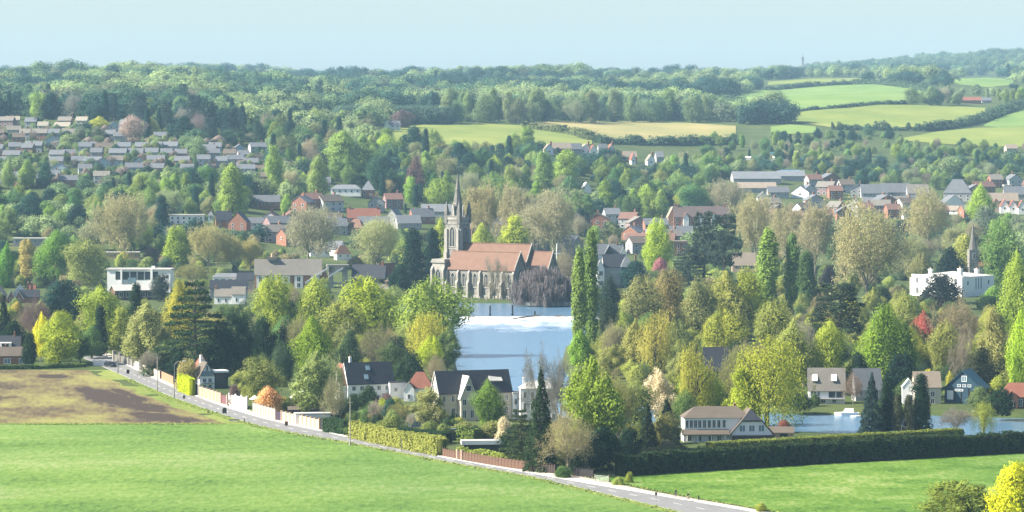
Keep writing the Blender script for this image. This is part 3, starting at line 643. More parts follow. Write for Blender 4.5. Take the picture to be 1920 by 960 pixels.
# ------------------------------------------------------------------ buildings
_cache = {}
def cached(key, fn):
    if key not in _cache: _cache[key] = fn()
    return _cache[key]
def child(name, me, parent, loc=(0, 0, 0), rot=0.0):
    o = D.objects.new(name, me); C.objects.link(o); o.parent = parent; o.location = loc; o.rotation_euler = (0, 0, rot); return o
BLOCK = []      # photograph rectangles the fill trees keep clear of
class Bld:
    """a building; sizes are given in photograph pixels at its own distance and turned into metres"""
    def __init__(s, name, label, px, py, yaw=0.0, cat='house', k=None, group=None, clear=None):
        d = hit(px, py); s.k = k or d / F
        s.root = empty(name, ((px - 960) * d / F, d, float(gz_pd(px, d)) - 0.1), yaw, label, cat, group)
        if clear: BLOCK.append(clear)
    def part(s, name, mb, material, parent=None):
        mb.v = [(x * s.k, y * s.k, z * s.k) for x, y, z in mb.v]; return mb.build(name, material, parent or s.root)
    def wing(s, x0, x1, y0, y1, h, rh, wall, roof, kind='gable', axis='x', z0=0.0, oh=2.0, t=1.2, names=('wall', 'roof'), board=None):
        b = MB(); xm, ym = (x0 + x1) / 2, (y0 + y1) / 2
        if kind == 'gable':
            if axis == 'x': prof = [(y0, z0), (y1, z0), (y1, h), (ym, h + rh), (y0, h)]; b.hull([(x0, y, z) for y, z in prof], [(x1, y, z) for y, z in prof])
            else: prof = [(x1, z0), (x0, z0), (x0, h), (xm, h + rh), (x1, h)]; b.hull([(x, y0, z) for x, z in prof], [(x, y1, z) for x, z in prof])
        else: b.box(x0, x1, y0, y1, z0, h)
        w = s.part(names[0], b, wall); r = MB()
        if kind == 'gable':
            e = oh * rh / max(0.1, ((y1 - y0) if axis == 'x' else (x1 - x0)) / 2); u = 0.02
            if axis == 'x':
                for a, sg in ((y0, -1), (y1, 1)):
                    r.hull([(x0 - oh * .6, a + sg * oh, h - e + u), (x1 + oh * .6, a + sg * oh, h - e + u), (x1 + oh * .6, ym, h + rh + u), (x0 - oh * .6, ym, h + rh + u)],
                           [(x0 - oh * .6, a + sg * oh, h - e + t), (x1 + oh * .6, a + sg * oh, h - e + t), (x1 + oh * .6, ym, h + rh + t), (x0 - oh * .6, ym, h + rh + t)])
            else:
                for a, sg in ((x0, -1), (x1, 1)):
                    r.hull([(a + sg * oh, y0 - oh * .6, h - e + u), (a + sg * oh, y1 + oh * .6, h - e + u), (xm, y1 + oh * .6, h + rh + u), (xm, y0 - oh * .6, h + rh + u)],
                           [(a + sg * oh, y0 - oh * .6, h - e + t), (a + sg * oh, y1 + oh * .6, h - e + t), (xm, y1 + oh * .6, h + rh + t), (xm, y0 - oh * .6, h + rh + t)])
        elif kind == 'hip':
            X0, X1, Y0, Y1 = x0 - oh, x1 + oh, y0 - oh, y1 + oh; ins = min((X1 - X0), (Y1 - Y0)) / 2 * 0.98
            if (X1 - X0) >= (Y1 - Y0): A, B = (X0 + ins, ym, h + rh), (X1 - ins, ym, h + rh)
            else: A, B = (xm, Y0 + ins, h + rh), (xm, Y1 - ins, h + rh)
            c = [(X0, Y0, h + .05), (X1, Y0, h + .05), (X1, Y1, h + .05), (X0, Y1, h + .05)]
            if (X1 - X0) >= (Y1 - Y0): r.poly([c[0], c[1], B, A]); r.poly([c[1], c[2], B]); r.poly([c[2], c[3], A, B]); r.poly([c[3], c[0], A])
            else: r.poly([c[0], c[1], A]); r.poly([c[1], c[2], B, A]); r.poly([c[2], c[3], B]); r.poly([c[3], c[0], A, B])
            r.poly(c[::-1])
        else: r.box(x0 - oh, x1 + oh, y0 - oh, y1 + oh, h + 0.02, h + max(rh, t))
        ro = s.part(names[1], r, roof)
        if board and kind == 'gable':
            b = MB(); W2 = ((x1 - x0) if axis == 'y' else (y1 - y0)) / 2
            if axis == 'y':
                for sg in (-1, 1): b.hull([(xm + sg * (W2 + oh), y0 - oh * .6 - .5, h - e - .6), (xm, y0 - oh * .6 - .5, h + rh - .6), (xm, y0 - oh * .6 - .1, h + rh - .6), (xm + sg * (W2 + oh), y0 - oh * .6 - .1, h - e - .6)],
                                          [(xm + sg * (W2 + oh), y0 - oh * .6 - .5, h - e + t), (xm, y0 - oh * .6 - .5, h + rh + t), (xm, y0 - oh * .6 - .1, h + rh + t), (xm + sg * (W2 + oh), y0 - oh * .6 - .1, h - e + t)])
            else:
                for sg in (-1, 1): b.hull([(x0 - oh * .6 - .5, ym + sg * (W2 + oh), h - e - .6), (x0 - oh * .6 - .5, ym, h + rh - .6), (x0 - oh * .6 - .1, ym, h + rh - .6), (x0 - oh * .6 - .1, ym + sg * (W2 + oh), h - e - .6)],
                                          [(x0 - oh * .6 - .5, ym + sg * (W2 + oh), h - e + t), (x0 - oh * .6 - .5, ym, h + rh + t), (x0 - oh * .6 - .1, ym, h + rh + t), (x0 - oh * .6 - .1, ym + sg * (W2 + oh), h - e + t)])
            s.part('bargeboard', b, board, ro)
        s.last = (x0, x1, y0, y1); s.roof = ro; return w, ro
    def win(s, side, us, z, w, h, frame=None, glass=None, at=None, bars=1, door=False, name=None):
        """windows in a row on one face of the last wing"""
        frame = frame or FRAME; glass = glass or GLASS; x0, x1, y0, y1 = s.last; k = s.k
        W_, H_ = round(w * k, 2), round(h * k, 2); fr = max(0.07, 0.09 * W_ if W_ < 1.2 else 0.12)
        def fm():
            b = MB(); a = W_ / 2
            b.box(-a, -a + fr, -0.09, 0.02, 0, H_); b.box(a - fr, a, -0.09, 0.02, 0, H_); b.box(-a + fr, a - fr, -0.09, 0.02, 0, fr); b.box(-a + fr, a - fr, -0.09, 0.02, H_ - fr, H_)
            for i in range(bars):
                x = -a + (i + 1) * W_ / (bars + 1); b.box(x - fr * .35, x + fr * .35, -0.075, 0.02, fr, H_ - fr)
            return b.mesh('window', frame)
        def pm():
            b = MB(); a = W_ / 2; b.box(-a + fr, a - fr, -0.045, 0.01, fr, H_ - fr); return b.mesh('pane', glass)
        A = cached(('win', W_, H_, bars, frame.name), fm); B = cached(('pane', W_, H_, glass.name), pm)
        for u in us:
            if side == 'f': loc, rot = (u * k, (at if at is not None else y0) * k, z * k), 0
            elif side == 'b': loc, rot = (u * k, y1 * k, z * k), math.pi
            elif side == 'l': loc, rot = ((at if at is not None else x0) * k, u * k, z * k), -math.pi / 2
            else: loc, rot = ((at if at is not None else x1) * k, u * k, z * k), math.pi / 2
            wo = child(name or ('door' if door else 'window'), A, s.root, loc, rot); child('pane', B, wo)
    def chim(s, x, y, z0, z1, w=3.0, material=None):
        b = MB(); b.box(x - w / 2, x + w / 2, y - w / 2, y + w / 2, z0, z1); b.box(x - w * .62, x + w * .62, y - w * .62, y + w * .62, z1 - w * .35, z1 - 0.05)
        c = s.part('chimney', b, material or BRICK, s.roof); b = MB(); b.tube((x, y, z1), (x, y, z1 + w * .5), w * .22, w * .18, 6); s.part('chimney_pot', b, TANW, s.root)
    def box(s, name, x0, x1, y0, y1, z0, z1, material, parent=None):
        b = MB(); b.box(x0, x1, y0, y1, z0, z1); return s.part(name, b, material, parent)

# --- the parish church by the weir
def pointed(w, h, n=6):
    """outline of a pointed arch, base at z=0"""
    a = w / 2; r = w * 1.0; pts = [(-a, 0), (a, 0)]; sp = h - math.sqrt(max(0, r * r - (r - a) ** 2))
    for i in range(n + 1):
        t = i / n * math.acos((r - a) / r); pts.append((a - r + r * math.cos(t), sp + r * math.sin(t)))
    for i in range(n - 1, -1, -1):
        t = i / n * math.acos((r - a) / r); pts.append((-a + r - r * math.cos(t), sp + r * math.sin(t)))
    return pts
def arch_window(root, side, loc, w, h, lights=2, frame=None):
    rot = {'f': 0, 'l': -math.pi / 2, 'r': math.pi / 2}[side]
    def fm():
        b = MB(); o = pointed(w, h); i = [(x * 0.80, 0.12 + z * 0.93) for x, z in o]; n = len(o)
        for q in range(n):
            j = (q + 1) % n; b.hull([(o[q][0], -.25, o[q][1]), (o[j][0], -.25, o[j][1]), (i[j][0], -.25, i[j][1]), (i[q][0], -.25, i[q][1])][::-1], [(o[q][0], .05, o[q][1]), (o[j][0], .05, o[j][1]), (i[j][0], .05, i[j][1]), (i[q][0], .05, i[q][1])][::-1])
        for q in range(1, lights):
            x = -w / 2 + q * w / lights; b.box(x - w * .045, x + w * .045, -.2, .03, .1, h * (0.80 if lights == 2 else .72))
        b.box(-w * .58, w * .58, -.32, .05, -.25, 0); return b.mesh('window', frame or STONEL)
    def pm():
        b = MB(); o = [(x * .84, .1 + z * .94) for x, z in pointed(w, h)]; b.hull([(x, -.10, z) for x, z in o][::-1], [(x, .02, z) for x, z in o][::-1]); return b.mesh('pane', GLASS)
    a = cached(('arch', w, h, lights, (frame or STONEL).name), fm); p = cached(('archp', w, h), pm)
    wo = child('window', a, root, loc, rot); child('pane', p, wo)
def church():
    c0 = P(839, 556); root = empty('church', (c0[0], c0[1], -0.1), -37, 'large stone parish church with spire and terracotta roofs beside the weir', 'church'); s = Bld.__new__(Bld); s.root = root; s.k = 1.0
    # south aisle, nave and chancel under parallel roofs
    for (x0, x1, y0, y1, h, rh) in ((0, 36, 0, 8, 12.6, 6.8), (0.05, 35.9, 8.05, 16.2, 14.5, 8.2), (36.0, 47.2, 8.4, 16.0, 11.8, 8.0), (1, 35, 16.3, 23.5, 12.4, 6.0)):
        w, r = s.wing(x0, x1, y0, y1, h, rh, STONE, TERRA, 'gable', 'x', oh=0.5, t=0.3)
        b = MB(); ym = (y0 + y1) / 2; b.box(x0 - .3, x1 + .3, ym - .18, ym + .18, h + rh + .12, h + rh + .55); s.part('ridge_tiles', b, TERRA, r)
        b = MB()
        for X in (x1 + .32,):                                  # coped gable
            for a, q in ((y0 - .3, ym), (y1 + .3, ym)): b.hull([(X, a, h - .5), (X + .35, a, h - .5), (X + .35, q, h + rh - .1), (X, q, h + rh - .1)], [(X, a, h + .55), (X + .35, a, h + .55), (X + .35, q, h + rh + .95), (X, q, h + rh + .95)])
        s.part('gable_coping', b, STONEL, r)
    for i in range(6): arch_window(root, 'f', (3.0 + i * 6.05, 0, 4.6), 3.0, 6.2, 3)
    for i in range(7):                                         # stepped buttresses
        x = 0.15 + i * 5.95; b = MB(); b.box(x - .55, x + .55, -2.0, -.02, 0, 6.2); b.hull([(x - .55, -2.0, 6.2), (x + .55, -2.0, 6.2), (x + .55, -.02, 6.2), (x - .55, -.02, 6.2)], [(x - .5, -1.2, 7.4), (x + .5, -1.2, 7.4), (x + .5, -.02, 7.6), (x - .5, -.02, 7.6)])
        b.box(x - .45, x + .45, -1.1, -.02, 7.4, 10.6); b.hull([(x - .45, -1.1, 10.6), (x + .45, -1.1, 10.6), (x + .45, -.02, 10.6), (x - .45, -.02, 10.6)], [(x - .45, -.2, 11.9), (x + .45, -.2, 11.9), (x + .45, -.02, 12.0), (x - .45, -.02, 12.0)]); s.part('buttress', b, STONEL)
    s.box('plinth', -.2, 36.2, -.35, -.03, 0, 1.3, STONEL); s.box('string_course', -.1, 36.1, -.22, -.03, 11.9, 12.3, STONEL)
    arch_window(root, 'r', (36.02, 4.0, 5.0), 3.6, 8.2, 3); arch_window(root, 'r', (47.22, 12.2, 4.5), 4.2, 9.0, 3)
    # west vestibule with parapet
    w, r = s.wing(-7.4, -0.75, -1.2, 6.5, 14.6, 0.8, STONEL, STONEL, 'flat', oh=0.45, t=0.8, names=('vestibule_wall', 'vestibule_parapet')); s.box('parapet_cap', -7.6, -.6, -1.4, 6.6, 15.42, 16.2, STONEL, r)
    arch_window(root, 'f', (-4.1, -1.2, 5.6), 3.4, 6.6, 2); arch_window(root, 'l', (-7.4, 2.6, 5.6), 3.0, 6.2, 2)
    for x in (-7.2, -1.0): b = MB(); b.box(x - .5, x + .5, -2.3, -1.22, 0, 11.5); b.hull([(x - .5, -2.3, 11.5), (x + .5, -2.3, 11.5), (x + .5, -1.22, 11.5), (x - .5, -1.22, 11.5)], [(x - .5, -1.4, 13), (x + .5, -1.4, 13), (x + .5, -1.22, 13.2), (x - .5, -1.22, 13.2)]); s.part('buttress', b, STONEL)
    # tower
    X0, X1, Y0, Y1 = -7.6, 0.0, 8.3, 15.9; xm, ym = -3.8, 12.1
    b = MB(); b.box(X0, X1, Y0, Y1, 0, 33.0); tw = s.part('tower', b, STONE)
    for (x, y) in ((X0, Y0), (X1, Y0), (X1, Y1), (X0, Y1)):
        sx = -1 if x < xm else 1; sy = -1 if y < ym else 1
        for (z0, z1, e) in ((0, 19, 1.15), (19, 29, .75)):
            b = MB(); b.box(min(x, x + sx * e), max(x, x + sx * e), min(y, y - sy * 1.4) + .01 * sx, max(y, y - sy * 1.4) + .01 * sx, z0, z1); b.box(min(x, x - sx * 1.4) + .01, max(x, x - sx * 1.4) + .01, min(y, y + sy * e), max(y, y + sy * e), z0, z1 + .02); s.part('tower_buttress', b, STONEL)
        b = MB(); px_, py_ = x - sx * .35, y - sy * .35
        b.box(px_ - .75, px_ + .75, py_ - .75, py_ + .75, 31.5, 36.6); b.hull([(px_ - .8, py_ - .8, 36.6), (px_ + .8, py_ - .8, 36.6), (px_ + .8, py_ + .8, 36.6), (px_ - .8, py_ + .8, 36.6)], [(px_ - .06, py_ - .06, 41.2), (px_ + .06, py_ - .06, 41.2), (px_ + .06, py_ + .06, 41.2), (px_ - .06, py_ + .06, 41.2)]); s.part('pinnacle', b, STONED)
    for z in (16.0, 20.2, 31.2): b = MB(); b.box(X0 - .22, X1 + .22, Y0 - .22, Y1 + .22, z, z + .5); s.part('string_course', b, STONEL)
    b = MB()                                                    # pierced parapet
    for (xa, xb, ya, yb) in ((X0, X1, Y0 - .25, Y0), (X0, X1, Y1, Y1 + .25), (X0 - .25, X0, Y0, Y1), (X1, X1 + .25, Y0, Y1)):
        b.box(xa, xb, ya, yb, 33.0, 34.0); n = 7
        for i in range(n):
            if xb - xa > 1: q = xa + (i + .5) * (xb - xa) / n; b.box(q - .28, q + .28, ya, yb, 34.0, 34.9)
            else: q = ya + (i + .5) * (yb - ya) / n; b.box(xa, xb, q - .28, q + .28, 34.0, 34.9)
    s.part('parapet', b, STONEL)
    for sd, loc in (('f', (xm, Y0, 21.3)), ('r', (X1, ym, 21.3)), ('l', (X0, ym, 21.3))): arch_window(root, sd, loc, 3.4, 9.2, 2)
    arch_window(root, 'f', (xm, Y0, 9.0), 2.0, 4.5, 2)
    # octagonal spire with lucarnes and finial
    def octo(r, z, rot=math.pi / 8): return [(xm + r * math.cos(rot + i * math.pi / 4), ym + r * math.sin(rot + i * math.pi / 4), z) for i in range(8)]
    b = MB(); b.hull(octo(3.25, 33.0), octo(2.0, 40.0)); b.hull(octo(2.0, 40.0), octo(1.0, 46.5)); b.hull(octo(1.0, 46.5), octo(.12, 53.0)); sp = s.part('spire', b, STONED)
    for z, r in ((40.0, 2.15), (46.5, 1.14)): b = MB(); b.hull(octo(r, z - .2), octo(r, z + .25)); s.part('spire_band', b, STONEL, sp)
    for i in range(4):
        a = i * math.pi / 2; dx, dy = math.cos(a), math.sin(a); q = (xm + dx * 2.35, ym + dy * 2.35)
        b = MB(); b.hull([(q[0] - dy * .65, q[1] + dx * .65, 34.6), (q[0] + dy * .65, q[1] - dx * .65, 34.6), (q[0] + dy * .65 + dx * .9, q[1] - dx * .65 + dy * .9, 34.6), (q[0] - dy * .65 + dx * .9, q[1] + dx * .65 + dy * .9, 34.6)],
               [(q[0] - dy * .05, q[1] + dx * .05, 39.6), (q[0] + dy * .05, q[1] - dx * .05, 39.6), (q[0] + dy * .05 + dx * .8, q[1] - dx * .05 + dy * .8, 39.4), (q[0] - dy * .05 + dx * .8, q[1] + dx * .05 + dy * .8, 39.4)]); s.part('lucarne', b, STONEL, sp)
    b = MB(); b.tube((xm, ym, 52.8), (xm, ym, 55.2), .08, .05, 6); b.box(xm - .6, xm + .6, ym - .05, ym + .05, 54.2, 54.4); s.part('weathervane', b, BLACK, sp)
church(); BLOCK.append((806, 325, 1045, 560))
for i, (px_, py_) in enumerate(((856, 561), (868, 563), (884, 562), (899, 561), (912, 563), (925, 561), (940, 562), (950, 563))):
    c = P(px_, py_); b = MB(); w = .45; b.hull([(-w, -.12, 0), (w, -.12, 0), (w, .12, 0), (-w, .12, 0)], [(-w, -.1, 1.1), (w, -.1, 1.1), (w, .1, 1.1), (-w, .1, 1.1)]); b.hull([(-w, -.1, 1.1), (w, -.1, 1.1), (w, .1, 1.1), (-w, .1, 1.1)], [(-.15, -.1, 1.45), (.15, -.1, 1.45), (.15, .1, 1.45), (-.15, .1, 1.45)])
    o = b.build('gravestone', STONED, None, (c[0], c[1], 0)); o.rotation_euler = (R(random.uniform(-5, 5)), 0, R(random.uniform(-50, -20)))
    tag(o, 'small grey gravestone on the grass below the church, ' + ('leftmost' if i == 0 else ORD[i] + ' from the left'), 'gravestone', 'gravestones below the church')

# --- houses along the road (left to right)
h = Bld('brick_cottage', 'brick bungalow with brown tiled roof at the left edge beside the stubble field', 22, 688, 4)
h.wing(-46, 40, -6, 22, 22, 15, BRICK, BRT, oh=1.5); h.win('f', (-34, -8, 20), 7, 13, 10, glass=PGLASS); h.win('f', (33,), 1, 6, 15, bars=0, door=True); h.chim(-12, 9, 30, 42); BLOCK.append((0, 645, 66, 690))
h = Bld('house', 'dark roofed house with white dormer behind the brick bungalow at the left edge', 8, 678, 2); h.wing(-40, 30, -6, 24, 26, 22, BRICK, DSLATE, oh=1.5)
b = MB(); b.box(-8, 14, -9.5, 4, 27, 37); h.part('dormer', b, WHITE); h.last = (-8, 14, -9.5, 4); h.win('f', (3,), 28, 15, 8); h.chim(18, 9, 42, 56)
h = Bld('gabled_house', 'house with twin white-edged gables, dark roof and red chimneys at far left', 42, 568, 6, clear=(4, 515, 90, 566))
h.wing(-8, 32, -3, 14, 12, 12, BRICK, DSLATE, oh=1); h.wing(-28, -14, -6, 12, 10, 13, BRICK, DSLATE, axis='y', oh=1.2, board=WHITE); h.win('f', (-21,), 4, 5, 5); h.wing(-13.5, 1, -6.5, 12, 10, 13, BRICK, DSLATE, axis='y', oh=1.2, board=WHITE); h.win('f', (-6,), 4, 5, 5)
h.wing(-16, 6, 10, 26, 20, 14, WHITE, DSLATE, axis='y', oh=1.2, board=WHITE); h.win('f', (-5,), 20, 5, 4); h.wing(8, 24, 16, 30, 22, 10, WHITE, REDT, oh=1); h.chim(10, 14, 20, 38, 4); h.chim(17, 15, 20, 38, 4)
h = Bld('house', 'dark roofed house cut by the left edge beside the twin gables', 0, 566, 3); h.wing(-30, 12, -6, 14, 12, 18, BRICK, DSLATE, 'hip', oh=1)
h = Bld('modern_house', 'long white modern building with flat roof and wide balcony windows among trees', 262, 548, -5, 'building', clear=(192, 486, 322, 560))
h.wing(-62, 58, 0, 34, 42, 3, WHITE, FLATR, 'flat', oh=2, t=3); h.win('f', (-40, -26, -12, 2, 16, 29), 24, 12, 15, frame=BLACK, bars=2, name='balcony_window'); h.win('f', (36, 44, 52), 26, 3.5, 8, bars=0); h.win('l', (10, 22), 26, 7, 10)
h.box('pier', 21, 25, -4, -.1, 0, 43, WHITE); h.box('pier', -36, -33, -4, -.1, 18, 42, WHITE); h.box('balcony_screen', -22, -6, -4.4, -3.6, 18, 28, PGLASS); h.box('chimney', 20, 26, 12, 18, 45.05, 49, WHITE, h.roof)
h = Bld('clubhouse', 'low pale-roofed hall in front of the white modern building', 250, 562, 24, 'building')
h.wing(-40, 40, -14, 14, 20, 8, BROWNW, FLATR, oh=4, t=1.2); h.win('f', (-28, -14, 0, 14, 28), 6, 9, 10, frame=WHITE, bars=1)
h = Bld('white_house', 'white cottage with grey-brown roof behind the big cedar', 432, 570, -2, clear=(392, 505, 480, 572))
h.wing(-30, 2, -4, 16, 15, 13, WHITE, GREYT, oh=1.2); h.win('f', (-22, -8), 4, 4, 7, bars=0); h.wing(2.2, 28, -5, 15, 19, 13, WHITE, GREYT, oh=1.2); h.win('f', (12,), 5, 4, 8, bars=0); h.chim(-28, 6, 22, 34, 3)
h = Bld('house', 'house with long dark slate roof above the white cottage', 430, 560, 6); h.wing(-36, 34, 0, 20, 20, 14, GREYW, DSLATE, oh=1.5); h.win('f', (-20, 0, 20), 6, 6, 8)
h = Bld('conservatory', 'pale glazed conservatory with low roof behind the dark slate roof', 425, 547, 4, 'conservatory'); h.wing(-26, 26, 0, 16, 28, 7, WHITE, PSLATE, 'hip', oh=1.5); h.win('f', (-19, -6.5, 6.5, 19), 14, 10, 11, glass=PGLASS, bars=2)
h = Bld('brick_house', 'orange brick house end with dark roof left of the long terrace', 458, 548, 2); h.wing(-14, 18, 0, 18, 24, 12, PINKW, DSLATE, oh=1); h.win('f', (-6, 8), 10, 5, 8)
h = Bld('long_hotel', 'long grey-roofed building with alternating red brick and white bays by the bridge', 542, 540, 3, 'building', clear=(476, 482, 612, 532))
h.wing(-64, 60, 0, 36, 27, 26, BRICK, GREYT, oh=2.5)
for x in (-53, -29, -6, 18, 49): h.box('bay', x - 8, x + 8, -1.6, -.05, 0, 26, WHITE); h.last = (x - 8, x + 8, -1.6, 0); h.win('f', (x,), 12, 7, 10, bars=1); h.win('f', (x,), 1, 7, 9)
h.chim(-32, 18, 50, 58, 14, GREYT); h.wing(60.5, 72, 6, 30, 20, 20, BRICK, BRT, axis='y', oh=1)
h = Bld('suspension_bridge', 'white stone arch tower of the suspension bridge with its pale sloping chains', 634, 540, 8, 'bridge', clear=(600, 490, 662, 532))
b = MB(); b.box(-18, -9, 0, 12, 0, 40); h.part('pier', b, STONEL); b = MB(); b.box(9, 18, 0, 12, 0, 40); h.part('pier', b, STONEL); b = MB(); b.box(-18, 18, 0, 12, 30.05, 40.05)
h.part('arch', b, STONEL); h.box('cornice', -21, 21, -2, 14, 40.1, 44, STONEL); h.box('deck', -60, 60, 2, 10, 7, 11, GREYW)
for y0 in (-3, 13):
    b = MB(); b.hull([(-18, y0, 37), (-18, y0 + 2, 37), (-62, y0 + 2, 9), (-62, y0, 9)], [(-18, y0, 40), (-18, y0 + 2, 40), (-62, y0 + 2, 12), (-62, y0, 12)]); h.part('chain', b, WHITE)
b = MB(); b.hull([(9, -3, 36), (9, -1, 36), (-18, -1, 20), (-18, -3, 20)], [(9, -3, 39.5), (9, -1, 39.5), (-18, -1, 23.5), (-18, -3, 23.5)]); h.part('chain', b, WHITE)
h = Bld('dark_barn_house', 'dark slate roofed boathouse building between the bridge tower and the yew', 696, 540, -6, 'building', clear=(660, 495, 742, 532)); h.wing(-36, 26, -6, 26, 20, 23, DARKW, DSLATE, oh=2); h.win('f', (-20, -6, 10), 6, 8, 9); h.chim(20, 10, 38, 50, 4)
h = Bld('house', 'red-tiled roof just left of the dark yew by the church', 725, 530, 30); h.wing(-16, 16, -10, 10, 14, 22, BRICK, REDT, oh=1.5)
h = Bld('gatehouse', 'small orange brick chimney stack house in the riverside trees', 722, 552, 0); h.wing(-14, 16, 0, 18, 10, 8, PINKW, GREYT, oh=1); h.chim(4, 9, 8, 26, 8, PINKW)

h = Bld('roadside_house', 'brown-roofed house with dark gable and pale blue glazing beside the road', 392, 728, 24, clear=(345, 655, 435, 730))
h.wing(-24, 6, -14, 26, 24, 26, WHITE, BRT, axis='y', oh=2, board=DARKW); h.box('gable_glazing', -20, 2, -15.2, -14.05, 24.5, 34, PGLASS); h.box('gable_cladding', -10, -8, -15.4, -14.06, 34.5, 44, DARKW); h.win('f', (-14, -3), 12, 8, 9, frame=WHITE, bars=1); h.win('f', (-14, -3), 1, 7, 8)
b = MB(); b.box(-23, 5, -19, -14.3, 11, 12.2); h.part('balcony', b, GREYW); h.chim(-9, 20, 46, 62, 4, WHITE)
for y in (-4, 6, 16): b = MB(); b.hull([(-28, y - 3, 24), (-16, y - 3, 24), (-16, y + 3, 24), (-28, y + 3, 24)], [(-28, y - 3, 31), (-14, y - 3, 35), (-14, y + 3, 35), (-28, y + 3, 31)]); h.part('dormer', b, BRT)
h.wing(7, 34, -10, 18, 30, 4, DARKW, WHITE, 'flat', oh=1.5, t=3.5); h.win('f', (20,), 6, 20, 20, frame=BLACK, bars=3)
h.wing(-16, 12, 27, 48, 36, 20, WHITE, REDT, axis='y', oh=2, names=('rear_wall', 'rear_roof'))
h = Bld('white_villa', 'white boarded house with big dark slate roof and red tiled end', 700, 748, 22, clear=(636, 668, 762, 750))
h.wing(-52, 40, -4, 34, 32, 36, WHITE, DSLATE, oh=2, board=WHITE); h.win('f', (-40, -24, -6, 10, 26), 17, 8, 9, bars=1); h.win('f', (-38, -20, 0, 20), 2, 9, 10, bars=1)
for x, z in ((-8, 54), (-14, 38)):
    b = MB(); y = -4 + (z - 32) * 19 / 36; b.hull([(x - 4, y - 1.6, z), (x + 4, y - 1.6, z), (x + 4, y + 4, z + 8), (x - 4, y + 4, z + 8)], [(x - 4, y - 2.2, z + 1), (x + 4, y - 2.2, z + 1), (x + 4, y + 3.4, z + 9), (x - 4, y + 3.4, z + 9)]); h.part('skylight', b, PGLASS, h.roof)
h.wing(-62, -30, 36, 66, 40, 24, WHITE, REDT, axis='y', oh=2, names=('rear_wall', 'rear_roof')); h.chim(-32, 40, 60, 78, 4, WHITE); h.wing(-66, -52.5, 2, 40, 30, 28, WHITE, TERRA, axis='x', oh=2, names=('end_wall', 'end_roof'))
h.wing(28, 62, -14, -4.2, 31, 2, WHITE, DSLATE, 'flat', oh=0.6, t=1.5, names=('annexe_wall', 'annexe_roof')); h.win('f', (40,), 14, 7, 8)
h = Bld('red_hipped_house', 'white house with red-brown hipped roof between the dark slate roofs', 785, 752, 0); h.wing(-22, 26, 6, 40, 24, 30, WHITE, REDT, 'hip', oh=2.5); h.win('f', (-14, 0), 4, 7, 12); h.wing(-28, -8, -4, 14, 22, 14, WHITE, TANT, axis='y', oh=1.5); h.win('f', (-18,), 5, 6, 9)
h = Bld('large_slate_house', 'large cream house with long dark slate roof and sunlit-tinted cross gable by the river', 892, 788, 22, clear=(812, 690, 975, 785))
h.wing(-72, 74, 4, 44, 56, 36, CREAM, DSLATE, oh=3, board=WHITE); h.win('f', (-62, -44, -14, 10, 30, 50, 64), 36, 7, 12); h.win('f', (-62, -44, -14, 10, 30, 50, 64), 10, 8, 15)
h.win('l', (14, 34), 58, 6, 9, bars=0); h.win('l', (12, 24, 36), 34, 6, 12); h.win('l', (12, 36), 8, 7, 15)
h.wing(-34, -4, -12, 34, 48, 36, CREAM, FLATR, axis='y', oh=3, board=WHITE); h.win('f', (-19,), 56, 12, 12, frame=WHITE, bars=0); h.win('f', (-27, -12), 30, 8, 12); h.win('f', (-27, -12), 6, 8, 16)  # pale cross roof: sunlight on its left slope is put into the colour
b = MB(); b.hull([(32, 8, 72), (58, 8, 72), (58, 20, 80), (32, 20, 80)], [(32, 8, 74), (58, 8, 73), (58, 20, 82), (32, 20, 84)]); h.part('dormer', b, FLATR)
h.wing(74.5, 98, -2, 36, 48, 3, WHITE, FLATR, 'flat', oh=1, t=2, names=('annexe_wall', 'annexe_roof')); h.win('f', (80, 91), 28, 6, 11); h.win('f', (80, 91), 6, 6, 14)
h = Bld('tall_white_house', 'tall white house with chimneys half hidden behind the roadside spruce', 1010, 790, 4, clear=(975, 705, 1050, 790)); h.wing(-34, 34, 0, 36, 62, 14, WHITE, FLATR, 'hip', oh=2); h.win('f', (-26, -12, 2, 16, 28), 44, 6, 12); h.win('f', (-26, -12, 2, 16, 28), 22, 6, 14); h.win('f', (-26, 2, 16, 28), 3, 6, 12); h.chim(-26, 18, 62, 82, 5, WHITE); h.chim(22, 18, 62, 80, 5, WHITE)
h = Bld('greenhouse', 'small glazed garden house with pale pitched roof behind the roadside hedge', 782, 800, 20, 'greenhouse'); h.wing(-14, 12, -8, 10, 13, 12, PGLASS, FLATR, axis='x', oh=1, t=.6); h.win('f', (-9, -3, 3, 9), 1, 4.5, 11, glass=PGLASS, bars=0)
h = Bld('garage', 'long white flat-roofed garage behind the pink roadside wall', 590, 797, 8, 'garage', clear=(540, 755, 622, 800)); h.wing(-36, 30, 0, 26, 21, 2, WHITE, FLATR, 'flat', oh=1, t=2); h.win('f', (-24, -8, 8, 22), 3, 10, 14, frame=WHITE, glass=WHITE, bars=0, door=True)
h = Bld('garden_building', 'dark timber garden building with low roof behind the white garage', 575, 786, 6, 'shed'); h.wing(-34, 34, 4, 26, 18, 5, DARKW, BRT, oh=2)
h = Bld('flat_roofed_lodge', 'low dark building with broad white roof edge behind the brown fence', 912, 850, 6, 'building', clear=(860, 812, 960, 850)); h.wing(-44, 46, 0, 24, 17, 8, DARKW, FLATR, 'flat', oh=2.5, t=6); h.win('f', (-30, -14, 4, 22, 36), 3, 10, 11, frame=BLACK); h.box('fascia', -46.6, 48.6, -2.9, -2.55, 17.5, 25, WHITE)
h = Bld('pergola', 'white timber garden pergola beside the ivy shrubs', 918, 822, 4, 'pergola')
for x in (-20, -10, 0, 10, 20): h.box('post', x - .7, x + .7, -4, -2.6, 0, 16, WHITE); h.box('rafter', x - .6, x + .6, -6, 8, 17.3, 18.5, WHITE)
